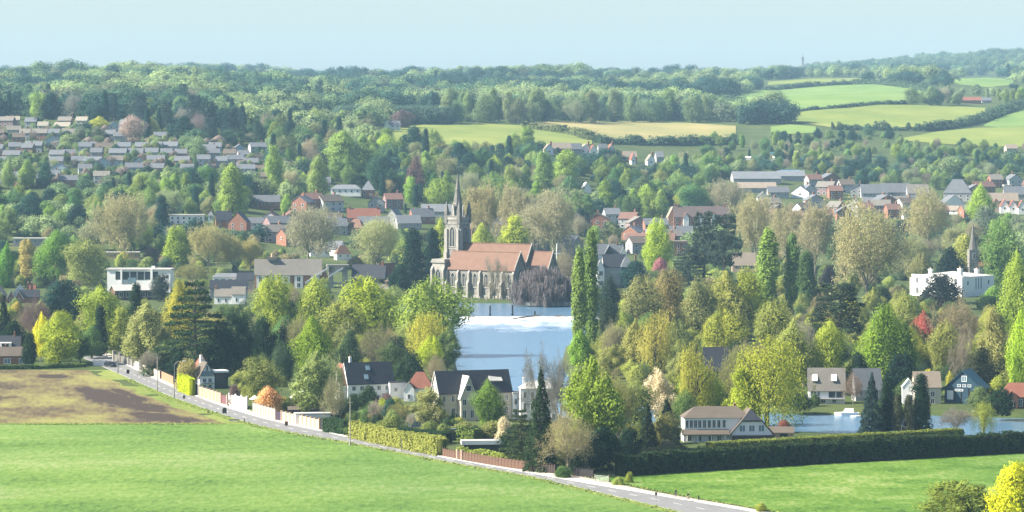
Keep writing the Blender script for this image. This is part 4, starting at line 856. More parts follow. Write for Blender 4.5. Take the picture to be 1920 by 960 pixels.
h.box('beam', -23, 23, -4.2, -2.4, 16.05, 17.25, WHITE); h.box('beam', -23, 23, 4.0, 5.6, 16.05, 17.25, WHITE)
h = Bld('garden_swing', 'blue and white covered garden swing behind the dark hedge', 846, 824, 10, 'swing'); h.box('canopy', -9, 9, -4, 5, 19, 21, BLUER); h.box('seat', -7, 7, -1, 3, 5, 6.5, WHITE); h.box('backrest', -7, 7, 3, 4, 6.5, 13, BLUER)
for x in (-8.4, 8.4): h.box('post', x - .6, x + .6, -3.5, -2.5, 0, 19, WHITE); h.box('post', x - .6, x + .6, 3.6, 4.6, 0, 19, WHITE)
h = Bld('white_hedgerow_house', 'large white house with low brown roof and pale blue gable behind the long hedge', 1362, 828, 5, clear=(1278, 752, 1450, 826))
h.wing(-80, 44, -4, 42, 46, 20, WHITE, BRT, 'hip', oh=3); h.win('f', (-75, -67, -59, -51, -42, -33, -24, -15, -5), 27, 6.5, 15, bars=1); h.win('f', (-70, -52, -30, -14), 2, 9, 11)
b = MB(); b.hull([(-86, -16, 14), (4, -16, 14), (4, -4.1, 22), (-86, -4.1, 22)], [(-86, -16, 16), (4, -16, 16), (4, -4.1, 24.5), (-86, -4.1, 24.5)]); h.part('pent_roof', b, BRT)
for x in (-82, -56, -30, -4): h.box('veranda_post', x - .8, x + .8, -15, -13.6, 0, 14, WHITE)
Y0, Y1 = -14, 44; pr = [(8, 0), (84, 0), (84, 17), (65, 39), (27, 39), (8, 17)]; b = MB(); b.hull([(x, Y0, z) for x, z in pr], [(x, Y1, z) for x, z in pr]); h.part('gable_wall', b, WHITE)
b = MB(); b.hull([(2, Y0 - 3, 12.5), (27, Y0 - 3, 40.5), (46, Y0 + 16, 60), (46, Y1, 60), (2, Y1, 12.5)], [(2, Y0 - 3, 14.3), (27, Y0 - 3, 42.3), (46, Y0 + 16, 61.8), (46, Y1, 61.8), (2, Y1, 14.3)]); h.part('gable_roof', b, BRT)
b = MB(); b.hull([(90, Y0 - 3, 12.5), (65, Y0 - 3, 40.5), (46.1, Y0 + 16, 60), (46.1, Y1, 60), (90, Y1, 12.5)], [(90, Y0 - 3, 14.3), (65, Y0 - 3, 42.3), (46.1, Y0 + 16, 61.8), (46.1, Y1, 61.8), (90, Y1, 14.3)]); h.part('gable_roof', b, BRT)
b = MB(); b.hull([(27.2, Y0 - 4, 40), (64.8, Y0 - 4, 40), (46.05, Y0 + 15, 59.6)], [(27.2, Y0 - 4.2, 42), (64.8, Y0 - 4.2, 42), (46.05, Y0 + 14.8, 61.6)]); h.part('half_hip_roof', b, DSLATE); h.last = (8, 84, Y0, Y1); h.win('f', (28, 46, 64), 20, 12, 13, bars=1, glass=PGLASS); h.box('gable_skirt', 6, 88, Y0 - 9, Y0 - .1, 0, 14, DARKW); h.chim(20, 30, 50, 70, 4)  # dark slate on the half hip paints in the shade of that face
h = Bld('garage', 'small brown-roofed garage right of the white hedgerow house', 1462, 822, -4, 'garage'); h.wing(-24, 26, 0, 24, 12, 9, TANW, BRT, oh=2); h.win('f', (8,), 1, 14, 9, frame=DARKW, glass=DARKW, bars=0, door=True)
# --- riverside houses on the far bank
h = Bld('riverside_house', 'grey steep-roofed riverside house with two white roof lights and glazed veranda', 1552, 757, -3, clear=(1510, 685, 1592, 756))
h.wing(-36, 32, 0, 34, 30, 36, WHITE, GREYT, oh=3); h.win('f', (-30, -24, -17), 14, 5, 12); h.win('f', (8, 22), 12, 12, 16, frame=BLUEW, bars=1); h.win('f', (-28, -8, 12), 2, 8, 8); h.box('veranda', -36, 32, -8, -.1, 9.5, 11, GREYW)
for x in (-24, 12): b = MB(); b.hull([(x - 5, 3, 42), (x + 5, 3, 42), (x + 5, 14, 54), (x - 5, 14, 54)], [(x - 5, 1.5, 44), (x + 5, 1.5, 44), (x + 5, 12, 56), (x - 5, 12, 56)]); h.part('roof_light', b, WHITE, h.roof)
h = Bld('riverside_house', 'weathered grey-roofed riverside house half hidden by the bare shrub', 1630, 752, 8, clear=(1592, 688, 1660, 750)); h.wing(-26, 24, 0, 34, 26, 34, GREYW, SLATE, oh=3); h.win('f', (-16, 0, 14), 10, 7, 11)
h = Bld('summerhouse', 'narrow white gabled summerhouse left of the cream riverside house', 1704, 757, -4); h.wing(-12, 12, 0, 26, 32, 14, WHITE, WHITE, axis='y', oh=1.5); h.win('f', (4,), 4, 8, 14)
h = Bld('riverside_house', 'cream riverside house behind the golden bush', 1742, 758, 4, clear=(1715, 692, 1768, 745)); h.wing(-26, 24, 6, 36, 34, 26, CREAM, TANT, oh=2); h.win('f', (-14, 8), 14, 8, 11); h.win('f', (-14, 8), 1, 8, 10)
h = Bld('boathouse', 'dark blue boarded boathouse with wide teal gable roof facing the river', 1806, 757, -22, 'boathouse', clear=(1766, 690, 1852, 757)); h.wing(-36, 34, 0, 60, 30, 32, BLUEW, TEALR, axis='y', oh=3, board=BLUEW)
h.win('f', (-25,), 8, 12, 17, glass=WHITE, bars=0); h.win('f', (-8, 2, 12), 32, 7, 5, glass=PGLASS, bars=0); h.win('f', (2,), 42, 10, 11, glass=PGLASS, bars=1); h.win('f', (-8,), 24, 16, 4, glass=PGLASS); h.win('f', (18,), 1, 14, 24, frame=BLACK, glass=DARKW, bars=0, door=True)
for x in (-16, -4, 10, 24): h.box('timber_stud', x - .8, x + .8, -.5, -.05, 2, 30, BLACK)
h = Bld('bungalow', 'red-brown roofed bungalow with white veranda at the right edge of the river', 1908, 766, -4, clear=(1878, 708, 1920, 760)); h.wing(-32, 50, 0, 36, 22, 26, BROWNW, REDT, 'hip', oh=3); h.win('f', (4, 20, 36), 4, 11, 15, bars=2); h.wing(-24, 0, -10, 0, 20, 14, BROWNW, REDT, axis='y', oh=2); h.win('f', (-12,), 4, 8, 12)
h = Bld('dark_roofed_house', 'steep dark navy roof rising among the yellow-green trees', 1342, 742, 0); h.wing(-22, 24, 0, 30, 54, 36, DARKW, DSLATE, oh=3)
h = Bld('mansion', 'big white flat-fronted mansion with chimneys behind the dark holm oak', 1757, 556, -40, 'mansion', clear=(1712, 496, 1880, 556))
h.wing(-55, 55, 0, 112, 38, 8, WHITE, FLATR, 'hip', oh=.8); h.win('f', (-44, -22, 0, 22, 42), 24, 6, 11); h.win('f', (-44, -22, 0, 22, 42), 5, 6, 12); h.win('r', (48, 57, 66), 14, 4.5, 22, bars=0, glass=PGLASS); h.win('r', (20, 92), 22, 5, 8, bars=0)
h.chim(-34, 30, 40, 50, 6, WHITE); h.chim(46, 8, 38, 54, 7, WHITE); h.chim(30, 90, 40, 50, 6, WHITE); b = MB(); b.box(-66, -55.1, 8, 60, 0, 34); h.part('bay', b, WHITE); h.box('parapet', -56, 56, -1, -.1, 36, 41, WHITE)
h = Bld('small_church', 'small grey stone church with short spire and red roof at far right', 1850, 522, 6, 'church', clear=(1812, 418, 1885, 508)); h.wing(-14, 36, 0, 26, 24, 20, STONE, REDT, oh=1); h.win('f', (0, 12, 24), 8, 5, 11)
b = MB(); b.box(-32, -14.1, 4, 22, 0, 54); h.part('tower', b, STONE); b = MB(); o8 = lambda r, z: [(-23 + r * math.cos(math.pi / 8 + i * math.pi / 4), 13 + r * math.sin(math.pi / 8 + i * math.pi / 4), z) for i in range(8)]; b.hull(o8(8.6, 54), o8(3.4, 80)); b.hull(o8(3.4, 80), o8(.3, 104)); h.part('spire', b, STONED)
for x in (-23,): h.last = (-32, -14, 4, 22); h.win('f', (x,), 36, 5, 12)

# --- town behind the river, house by house
def town(px_, py_, yaw, w, dp, hh, rh, wall, roof, label, kind='gable', axis='x', nw=3, chim=0, name='town_house', cat='house', clear=True, group=None):
    h = Bld(name, label, px_, py_, yaw, cat, group=group)
    h.wing(-w / 2, w / 2, 0, dp, hh, rh, wall, roof, kind, axis, oh=1.0, t=0.7)
    if nw:
        us = [-w / 2 + (i + .5) * w / nw for i in range(nw)]; ww = min(4.0, w / nw * .5)
        h.win('f', us, hh * .55, ww, hh * .3, bars=0)
        if hh > 15: h.win('f', us, hh * .12, ww, hh * .3, bars=0)
    for i in range(chim): h.chim(-w * .42 + i * w * .84 / max(1, chim - 1) if chim > 1 else w * .3, dp / 2, hh + rh * .6, hh + rh + 5, 3)
    if clear: BLOCK.append((px_ - w / 2 - 2, py_ - hh - rh - 2, px_ + w / 2 + 2, py_ - 2))
    return h
town(622, 424, 10, 34, 20, 14, 12, BRICK, BRT, 'brown-roofed town house at the left end of the red roof cluster')
town(632, 440, 12, 40, 22, 17, 16, GREYW, PSLATE, 'pale slate roofed house below the brown-roofed one', chim=1)
town(664, 442, -20, 34, 24, 15, 17, BRICK, TERRA, 'house with bright orange hipped roof in the town cluster', 'hip')
town(682, 420, 4, 62, 24, 12, 17, BRICK, REDT, 'long red-tiled town house behind the orange hipped roof', nw=5, chim=2)
town(700, 432, 0, 60, 24, 12, 14, BRICK, SLATE, 'slate-roofed terrace right of the orange hipped roof', nw=5)
town(734, 424, -24, 26, 26, 16, 16, GREYW, PSLATE, 'blue-grey slate gable at the right end of the red roof cluster', axis='y', nw=2)
town(768, 430, 16, 46, 26, 12, 14, GREYW, PSLATE, 'pale slate roofed house left of the church spire', nw=3)
town(795, 420, 20, 44, 26, 14, 15, BRICK, SLATE, 'slate house with white roof light just left of the spire', nw=3, chim=1)
town(818, 408, 0, 56, 24, 12, 13, GREYW, PSLATE, 'long pale slate roof directly left of the church spire', nw=4)
town(690, 372, 0, 24, 24, 16, 18, BRICK, PSLATE, 'pyramid slate roof of a tall house in the wooded slope', 'hip', nw=2)
town(648, 368, 0, 56, 22, 14, 8, WHITE, PSLATE, 'low pale roofed block left of the pyramid roof', 'hip', nw=5)
town(600, 356, 4, 40, 20, 14, 10, GREYW, SLATE, 'slate roofed house amid dark trees left of the pyramid roof', nw=3)
town(500, 392, 6, 50, 22, 14, 12, BRICK, SLATE, 'slate house half hidden by the tall pale green poplars', nw=4)
town(420, 428, 8, 30, 22, 16, 16, BRICK, DSLATE, 'dark roofed house behind the tan plane trees', nw=2, chim=1)
town(445, 432, -14, 36, 24, 16, 18, BRICK, DSLATE, 'second dark roofed house behind the tan plane trees', axis='y', nw=2)
town(478, 430, 6, 30, 20, 12, 10, WHITE, SLATE, 'white walled house right of the dark roofed pair')
town(350, 420, 2, 64, 26, 16, 2, WHITE, FLATR, 'flat-roofed pale block beneath the dark conifer', 'flat', nw=6, cat='building')
town(395, 418, 0, 10, 8, 14, 8, mat('pale_green_paint', (.42, .60, .56), .7, .1, .5), PSLATE, 'small pale green cupola above the tan trees', 'hip', nw=1, cat='cupola')
town(60, 462, 4, 70, 26, 14, 2, GREYW, FLATR, 'long low flat-roofed building at far left among trees', 'flat', nw=6, cat='building')
town(228, 486, 2, 66, 22, 12, 2, TANW, FLATR, 'low tan flat-roofed block under the big plane tree', 'flat', nw=5, cat='building')
town(625, 480, -30, 30, 20, 14, 14, WHITE, SLATE, 'white walled slate house below the red roof cluster', nw=2)
town(645, 488, 20, 28, 18, 12, 16, WHITE, TERRA, 'small house with pink pointed roof left of the pale plane tree', 'hip', nw=2)
town(600, 482, 8, 36, 20, 12, 10, WHITE, SLATE, 'pale house behind the grey budding plane tree', nw=3)
town(995, 472, 30, 26, 22, 14, 18, STONE, SLATE, 'grey stone gable right of the church chancel, nearer the church', axis='y', nw=1)
town(1020, 474, 30, 28, 22, 14, 20, STONE, SLATE, 'grey stone gable right of the church chancel, farther from the church', axis='y', nw=1)
town(1068, 476, 10, 40, 22, 18, 16, GREYW, SLATE, 'grey slate house with pale gable left of the poplars', nw=2)
town(1085, 478, 10, 22, 22, 16, 18, STONEL, SLATE, 'pale stone cross gable behind the poplars', axis='y', nw=1)
h = town(1142, 500, 6, 56, 24, 24, 18, WHITE, SLATE, 'half-timbered white house with slate roof right of the poplars', nw=5, chim=1); h.wing(-8, 8, -6, 10, 26, 14, DARKW, SLATE, axis='y', oh=1.0); h.win('f', (0,), 14, 8, 8); h.wing(20, 34, -4, 20, 22, 14, WHITE, SLATE, axis='y', oh=1.0)
h = Bld('turreted_house', 'dark slate house with white bay turret and pale domed roof right of the poplars', 1156, 540, 8, clear=(1112, 470, 1200, 532)); h.wing(-24, 20, 0, 34, 40, 22, GREYW, DSLATE, oh=1)
h.wing(-38, -24.5, -8, 10, 38, 14, WHITE, SLATE, axis='y', oh=1); h.win('f', (-31,), 24, 8, 9, bars=2); h.win('f', (-31,), 6, 8, 9, bars=2); h.wing(8, 30, -6, 14, 40, 20, BLUEW, PSLATE, 'hip', oh=1); h.win('f', (19,), 20, 8, 10); h.wing(30.5, 44, 4, 24, 36, 16, GREYW, PSLATE, 'hip', oh=1); h.chim(38, 10, 46, 62, 3); h.win('f', (-10, 2), 10, 6, 12)
town(1262, 424, 6, 18, 24, 18, 18, TANW, TANT, 'tan gable end at the left of the brown terrace', axis='y', nw=1, chim=1)
h = town(1316, 428, 3, 106, 24, 22, 19, BRICK, roofmat('mauve_brown_tiles', (.20, .145, .135)), 'long brown terrace with white gables above the dark pines', nw=9, chim=2)
for x in (-30, -6, 22): h.wing(x - 5, x + 5, -5, 8, 20, 9, WHITE, REDT, axis='y', oh=.8)
town(1278, 452, 4, 44, 22, 16, 12, GREYW, SLATE, 'grey slate house under the long brown terrace', nw=3)
town(1272, 480, 2, 34, 20, 26, 3, BRICK, TANT, 'brown brick block left of the dark pines', 'flat', nw=3)
town(1395, 510, 0, 44, 20, 14, 22, PINKW, TANT, 'pink brick house right of the dark pines', nw=3)
town(1420, 345, 4, 90, 46, 10, 13, GREYW, PSLATE, 'large pale grey shed roof below the allotments', nw=0, cat='warehouse', name='warehouse')
town(1485, 340, 2, 50, 40, 10, 10, GREYW, PSLATE, 'grey shed roof beside the blue roof', nw=0, cat='warehouse', name='warehouse')
town(1482, 329, 0, 34, 16, 6, 4, GREYW, BLUER, 'low shed with bright blue roof near the allotments', nw=0, cat='warehouse', name='warehouse')
town(1420, 362, 2, 72, 26, 10, 10, GREYW, TANT, 'long tan roof in front of the grey shed', nw=0, cat='warehouse', name='warehouse')
town(1460, 372, 4, 40, 20, 12, 10, GREYW, SLATE, 'slate roofed house behind the tan plane trees at centre right', nw=3)
town(1432, 380, 6, 22, 18, 10, 10, WHITE, SLATE, 'small white gabled house below the tan shed roof', axis='y', nw=1)
town(1500, 372, -18, 34, 22, 12, 12, WHITE, SLATE, 'pale gabled house right of the sheds', axis='y', nw=1)
for i, (x, y, w, r, l) in enumerate(((1640, 372, 50, SLATE, 'left part'), (1680, 370, 56, SLATE, 'middle part'), (1722, 372, 40, GREYT, 'right part'))): town(x, y, 2, w, 28, 10, 16, GREYW, r, l + ' of the long slate terrace right of the great plane tree', nw=4)
for i, (x, y) in enumerate(((1630, 388), (1658, 384), (1690, 386), (1712, 384))): town(x, y, -8 + 6 * i, 28, 18, 9, 9, (WHITE, GREYW, WHITE, BRICK)[i], (SLATE, PSLATE, GREYT, SLATE)[i], 'small white-edged house in front of the slate terrace, ' + ('leftmost' if i == 0 else ORD[i] + ' from the left'), nw=2, group='small houses before the slate terrace')
town(1795, 378, -10, 52, 34, 16, 26, GREYW, SLATE, 'large slate hipped roof right of the tan plane tree', 'hip', nw=4)
town(1790, 392, 20, 46, 26, 10, 16, WHITE, SLATE, 'slate gable with white verge below the large hipped roof', axis='y', nw=2)
town(1780, 402, -16, 34, 18, 8, 8, WHITE, TANT, 'low pale-roofed house under the slate gable', nw=2)
for i, (x, y, r) in enumerate(((1868, 398, TERRA), (1884, 400, REDT), (1900, 401, REDT), (1917, 402, REDT))): town(x, y, 0, 15, 20, 14, 12, WHITE if i else PINKW, r, 'red-tiled gabled house in the row at the right edge, ' + ('leftmost' if i == 0 else ORD[i] + ' from the left'), axis='y', nw=1, group='red gabled row at the right edge')
town(1880, 388, 2, 60, 22, 12, 14, PINKW, TANT, 'tan-roofed house above the red gabled row', nw=4)
town(1905, 376, 0, 44, 22, 12, 14, GREYW, SLATE, 'slate-roofed house at the right edge above the tan roof', nw=3)
town(1890, 365, 4, 14, 12, 16, 3, CREAM, FLATR, 'pale square house near the right edge of the town', 'flat', nw=1)
town(1700, 412, 10, 12, 14, 10, 8, WHITE, SLATE, 'tiny white gabled house between the plane trees', axis='y', nw=1)
for i, (x, y, w, a, wl, rf) in enumerate(((1030, 291, 16, 'y', WHITE, TANT), (1052, 289, 40, 'x', BRICK, TANT), (1082, 290, 20, 'x', GREYW, SLATE), (1099, 291, 22, 'y', WHITE, TANT), (1113, 293, 14, 'y', WHITE, REDT), (1131, 291, 16, 'x', GREYW, SLATE), (1147, 291, 12, 'y', WHITE, REDT),
        (1182, 305, 26, 'x', BRICK, TANT), (1188, 309, 8, 'y', WHITE, REDT), (1221, 311, 14, 'y', WHITE, TANT), (1238, 305, 14, 'x', GREYW, PSLATE))):
    town(x, y, 12, w, 18, 11, 10, wl, rf, 'hillside house below the tan field, ' + ('leftmost' if i == 0 else ORD[i] + ' from the left'), axis=a, nw=1 if w < 18 else 2, chim=1 if i % 3 == 0 else 0, group='houses below the tan field', name='hillside_house')
h = town(736, 243, 10, 30, 18, 9, 7, WHITE, SLATE, 'white farmhouse at the left end of the green hill field', nw=3); h.wing(-17, -6, -4, 12, 9, 9, WHITE, SLATE, axis='y', oh=.8)
town(1820, 194, 0, 40, 20, 6, 6, BRICK, REDT, 'red-roofed farm on the far right hillside', nw=0); town(1850, 193, 0, 18, 14, 5, 5, GREYW, SLATE, 'small slate barn beside the red-roofed farm', nw=0)
town(1898, 287, 10, 22, 16, 9, 7, CREAM, TANT, 'pale house at the foot of the right hand hill field', nw=2)
town(1100, 362, 10, 18, 16, 8, 12, WHITE, WHITE, 'small white gable in the trees right of the spire', axis='y', nw=0)
rs = random.Random(5)
for i, (x, y) in enumerate(((1330, 318), (1345, 312), (1362, 309), (1378, 315), (1393, 308), (1402, 300), (1418, 304), (1430, 297), (1442, 307), (1455, 300), (1468, 306), (1480, 298), (1500, 303), (1448, 292), (1492, 290), (1512, 310))):
    h = Bld('allotment_shed', 'small pale allotment shed on the slope, ' + ('leftmost' if i == 0 else ORD[i] + ' from the left'), x, y, rs.uniform(-30, 30), 'shed', group='allotment sheds'); w = rs.uniform(6, 13)
    h.wing(-w / 2, w / 2, 0, 6, 4.5, 2.4, rs.choice([GREYW, WHITE, GREYWOOD]), rs.choice([FLATR, PSLATE, TEALR, WHITE]), oh=.5, t=.5)

# --- the hillside estate at left: one house of each kind, then copies
ESTW = [GREYW, mat('dull_white_render', (.60, .61, .62), .8, .1, .3), CREAM, mat('shade_blue_render', (.46, .56, .62), .8, .08, .3), BRICK, mat('mauve_brick', (.34, .22, .22), .85, .2, .8)]  # the blue render puts the shadow on house fronts into the wall colour
ESTR = [roofmat('blue_grey_tiles', (.21, .225, .25)), SLATE, GREYT, BRT, GREYT, roofmat('cream_tiles', (.42, .38, .30)), roofmat('dull_red_tiles', (.25, .135, .105))]
def estate_proto(w, wall, roof, gable):
    h = Bld('estate_house', 'x', 100, 300, 0, k=1.0); h.wing(-w / 2, w / 2, 0, 8, 5.2, 2.9, wall, roof, 'gable', 'y' if gable else 'x', oh=.45, t=.3)
    n = 3 if w > 9 else 2
    us = [-w / 2 + (i + .5) * w / n for i in range(n)]; h.win('f', us, 3.2, 1.5, 1.2, bars=0); h.win('f', us[:-1], .7, 1.7, 1.4, bars=0); h.win('f', us[-1:], 0, 1.0, 2.1, bars=0, door=True); h.win('l', (4,), 3.2, 1.2, 1.2, bars=0)
    h.chim(w * .3 if not gable else 0, 4.8, 6, 9.6, .9); return h.root
_protos = {}
def copy_tree(o, parent=None):
    c = o.copy(); C.objects.link(c); c.parent = parent
    for ch in [q for q in o.children]: copy_tree(ch, c)
    return c
EST = {'top': [(-12, 237, 1, 0), (10, 238, 5, 2), (24, 237, 2, 5), (57, 240, 0, 0), (80, 248, 2, 5), (115, 249, 2, 5), (120, 238, 5, 2), (152, 238, 2, 5), (214, 247, 3, 0), (238, 244, 0, 0)],
 'second': [(-8, 262, 5, 3), (26, 256, 2, 2), (46, 262, 0, 4), (35, 270, 4, 3), (72, 262, 4, 2), (98, 262, 3, 0), (128, 262, 0, 4), (205, 264, 0, 1), (228, 268, 0, 1), (245, 266, 5, 4), (300, 268, 0, 0)],
 'third': [(-10, 292, 0, 1), (28, 288, 0, 0), (50, 290, 4, 1), (62, 286, 0, 0), (98, 276, 3, 0), (160, 288, 3, 0), (168, 287, 0, 1), (195, 289, 4, 3), (230, 288, 1, 0), (264, 288, 0, 0), (292, 287, 1, 0), (316, 287, 1, 0), (403, 288, 3, 0), (392, 292, 0, 1), (450, 291, 3, 0), (485, 288, 1, 0)],
 'fourth': [(20, 304, 0, 1), (105, 303, 1, 1), (130, 302, 0, 1), (180, 299, 0, 1), (220, 300, 0, 0), (253, 300, 0, 1), (284, 299, 0, 0), (312, 300, 5, 0), (334, 301, 5, 1), (398, 300, 0, 1), (430, 301, 2, 3), (458, 303, 1, 0)],
 'fifth': [(-5, 316, 4, 1), (105, 316, 0, 0), (145, 315, 0, 0), (172, 316, 0, 0), (192, 318, 3, 0), (218, 314, 1, 2), (260, 318, 3, 0), (292, 313, 1, 0), (340, 315, 4, 1), (382, 312, 1, 0), (415, 315, 0, 0), (442, 312, 1, 0), (470, 318, 4, 1)],
 'sixth': [(110, 328, 3, 0), (160, 330, 1, 1), (186, 328, 3, 1), (252, 328, 3, 1), (292, 329, 4, 1), (350, 330, 2, 1), (392, 330, 3, 0), (462, 330, 1, 0), (484, 332, 4, 3)],
 'lowest': [(42, 350, 4, 1), (80, 349, 0, 1), (128, 352, 4, 1), (100, 342, 0, 0), (190, 344, 1, 2), (15, 345, 0, 1), (370, 346, 1, 1), (500, 345, 4, 3)]}
for row, hs in EST.items():
    hs = sorted(hs)
    for i, (x, y, wl, rf) in enumerate(hs):
        w = (9.0, 10.5, 12.0, 8.0)[(i * 7 + len(row)) % 4]; gb = wl == 3 and i % 2 == 0; key = (w, wl, rf, gb)
        if key not in _protos: o = _protos[key] = estate_proto(w, ESTW[wl], ESTR[rf], gb)
        else: o = copy_tree(_protos[key])
        q = P(x, y); o.location = (q[0], q[1], q[2] - .2); o.rotation_euler = (0, 0, R(rs.uniform(-10, 10) + (8 if x > 350 else 0)))
        o['label'] = '%s house in the %s row of the hillside estate, %s' % (('grey', 'white', 'cream', 'shade-tinted blue', 'brick', 'mauve brick')[wl], row, 'leftmost' if i == 0 else ORD[i] + ' from the left')
        o.scale = (.9, .9, .9); o['group'] = 'houses of the hillside estate'; BLOCK.append((x - 15, y - 20, x + 15, y - 3))

for zone, sp in (('right of the poplars', [(1190, 470), (1208, 476), (1228, 462), (1246, 470), (1180, 455), (1262, 462)]), ('behind the church roof', [(880, 440), (900, 446), (930, 440), (985, 436), (1008, 446), (1050, 440)]), ('between the plane trees', [(1400, 430), (1440, 420), (1462, 412), (1490, 425), (1515, 408), (1540, 420), (1560, 405), (1585, 415), (1450, 398), (1530, 392)]),
        ('below the slate terrace', [(1600, 400), (1625, 408), (1652, 402), (1678, 410), (1705, 398), (1735, 404), (1760, 412), (1820, 412), (1845, 405), (1665, 392)]), ('left of the red roof cluster', [(505, 430), (528, 438), (548, 428), (570, 440), (590, 432), (520, 455), (552, 462), (605, 455)]), ('on the slope above the red roofs', [(560, 398), (590, 392), (625, 396), (705, 398), (740, 392)]), ('right of the grey sheds', [(1520, 372), (1545, 366), (1568, 374), (1590, 362), (1612, 370), (1530, 352), (1560, 350)]), ('at the right edge of the town', [(1830, 372), (1850, 366), (1870, 352), (1905, 352), (1930, 362), (1940, 390)]), ('left of the long brown terrace', [(1150, 420), (1175, 428), (1200, 436), (1232, 440), (1120, 430)])):
    for i, (x, y) in enumerate(sorted(sp)):
        w = (9.0, 10.5, 12.0, 8.0)[(i + len(zone)) % 4]; wl = (4, 0, 4, 1, 5)[(i * 3 + len(zone)) % 5]; rf = (3, 6, 1, 2, 6, 0)[(i * 5 + len(zone)) % 6]; key = (w, wl, rf, i % 3 == 0)
        if key not in _protos: o = _protos[key] = estate_proto(w, ESTW[wl], ESTR[rf], i % 3 == 0)
        else: o = copy_tree(_protos[key])
        q = P(x, y); o.location = (q[0], q[1], q[2] - .2); o.rotation_euler = (0, 0, R(rs.uniform(-40, 40))); o.scale = (1.15, 1.15, 1.15)
        o['label'] = 'small %s-roofed town house %s, %s' % (('grey', 'slate', 'grey-brown', 'brown', 'grey-brown', 'cream', 'red')[rf], zone, 'leftmost' if i == 0 else ORD[i] + ' from the left'); o['group'] = 'town houses ' + zone; BLOCK.append((x - 14, y - 26, x + 14, y - 6))

# ------------------------------------------------------------------ walls, fences, gates along the road
def run(name, label, pts, hpx, n, panel, post=None, cat='wall', t=0.22, pw=0.35, ph=1.12, coping=None, gap=0.0):
    """wall or fence of n panels between posts along base pixels"""
    w = world2(pts); s_ = np.r_[0, np.cumsum(np.linalg.norm(np.diff(w, axis=0), axis=1))]; q = np.c_[np.interp(np.linspace(0, s_[-1], n + 1), s_, w[:, 0]), np.interp(np.linspace(0, s_[-1], n + 1), s_, w[:, 1])]
    root = empty(name, (q[0][0], q[0][1], 0), 0, label, cat); hh = hpx * q[:, 1].mean() / F; L = s_[-1] / n
    pm = cached((name, label, 'p'), lambda: MB().box(0, 1, -t / 2, t / 2, 0, hh).mesh('panel', panel)); po = cached((name, label, 'q'), lambda: MB().box(-pw / 2, pw / 2, -pw / 2, pw / 2, 0, hh * ph).box(-pw * .62, pw * .62, -pw * .62, pw * .62, hh * ph + .002, hh * ph + .09).mesh('post', post or panel))
    cp = cached((name, label, 'c'), lambda: MB().box(0, 1, -t * .75, t * .75, hh + .003, hh + .09).mesh('coping', coping)) if coping else None
    for i in range(n + 1):
        if i < n:
            e = q[i + 1] - q[i]; a = math.atan2(e[1], e[0]); l = np.linalg.norm(e); u = e / l
            if l - pw > .05:
                o = child('panel', pm, root, (*(q[i] - q[0] + u * pw * .5), 0), a); o.scale = (l - pw - .004, 1, 1)
                if cp: o2 = child('coping', cp, root, (*(q[i] - q[0] + u * pw * .65), 0), a); o2.scale = (l - pw * 1.3 - .004, 1, 1)
        child('post', po, root, (*(q[i] - q[0]), 0), a)
    return root
run('garden_wall', 'low white garden wall in two panels beside the dark car', [(176, 686), (199, 686)], 10, 2, WHITE)
run('garden_wall', 'shaded stone garden wall stepping down from a tall pier at the bend', [(214, 677), (232, 681), (250, 688)], 13, 4, STONED, STONEL, pw=.9, ph=1.5)
run('garden_wall', 'short cream roadside wall with tall white pillars by the black bin', [(253, 690), (262, 694)], 14, 1, CREAM, WHITE, pw=.6, ph=1.2)
run('garden_wall', 'cream roadside wall right of the black bin', [(268, 697), (300, 711)], 14, 4, CREAM, PINKW, coping=STONEL)
run('slatted_fence', 'orange-brown timber fence beside the street lamp', [(303, 712), (325, 722)], 16, 7, mat('cedar_boards', (.46, .27, .16), .8, .2, 1), BROWNW, 'fence', t=.08, pw=.14)
run('garden_wall', 'tan brick wall of tall panels in front of the brown-roofed house', [(374, 744), (396, 751), (414, 757)], 19, 6, TANW, mat('orange_brick', (.58, .34, .2), .85, .2, .8), coping=STONEL)
run('garden_wall', 'short dark red brick wall between tan wall and white wall', [(415, 757), (427, 760)], 17, 1, mat('plum_brick', (.20, .09, .10), .85, .2, .8), PINKW, pw=.6)
run('garden_wall', 'bright white rendered garden wall by the road', [(430, 762), (448, 765), (463, 768)], 22, 3, WHITE)
run('panel_fence', 'weathered grey timber panel fence below the orange shrub', [(474, 776), (497, 783), (516, 788)], 21, 8, GREYWOOD, GREYWOOD, 'fence', t=.08, pw=.22)
run('garden_wall', 'pale pink brick wall with nine stepped pillars along the road', [(529, 790), (560, 797), (599, 806)], 18, 9, PINKW, TANW, coping=STONEL, pw=.42)
run('timber_gate', 'dark timber gate closing the drive at the end of the pink wall', [(600, 806), (612, 808)], 19, 1, DARKW, BRICK, 'gate', t=.1, pw=.4)
run('timber_gate', 'dark purple timber gate left of the pink wall', [(517, 788), (528, 790)], 17, 1, mat('plum_paint', (.06, .04, .07), .6, .2, 1), PINKW, 'gate', t=.1, pw=.35)
run('timber_gate', 'dark narrow gate between the lime hedge and the tan wall', [(361, 737), (372, 742)], 20, 2, DARKW, WHITE, 'gate', t=.1, pw=.25)
run('timber_fence', 'dark brown close-boarded fence left of the white gate posts', [(830, 856), (856, 861)], 15, 6, BROWNW, BROWNW, 'fence', t=.06, pw=.14)
run('timber_gate', 'narrow gate between two white posts in the brown fence', [(858, 862), (866, 863.5)], 17, 1, BROWNW, PINKW, 'gate', t=.08, pw=.4)
run('timber_fence', 'long dark brown close-boarded fence by the roadside spruce', [(868, 864), (915, 872), (960, 879), (1000, 884)], 17, 22, BROWNW, BROWNW, 'fence', t=.06, pw=.14)
run('timber_fence', 'dark fence in shade right of the ivy-clad roadside tree', [(1002, 885), (1040, 889)], 16, 8, DARKW, BROWNW, 'fence', t=.06, pw=.14)
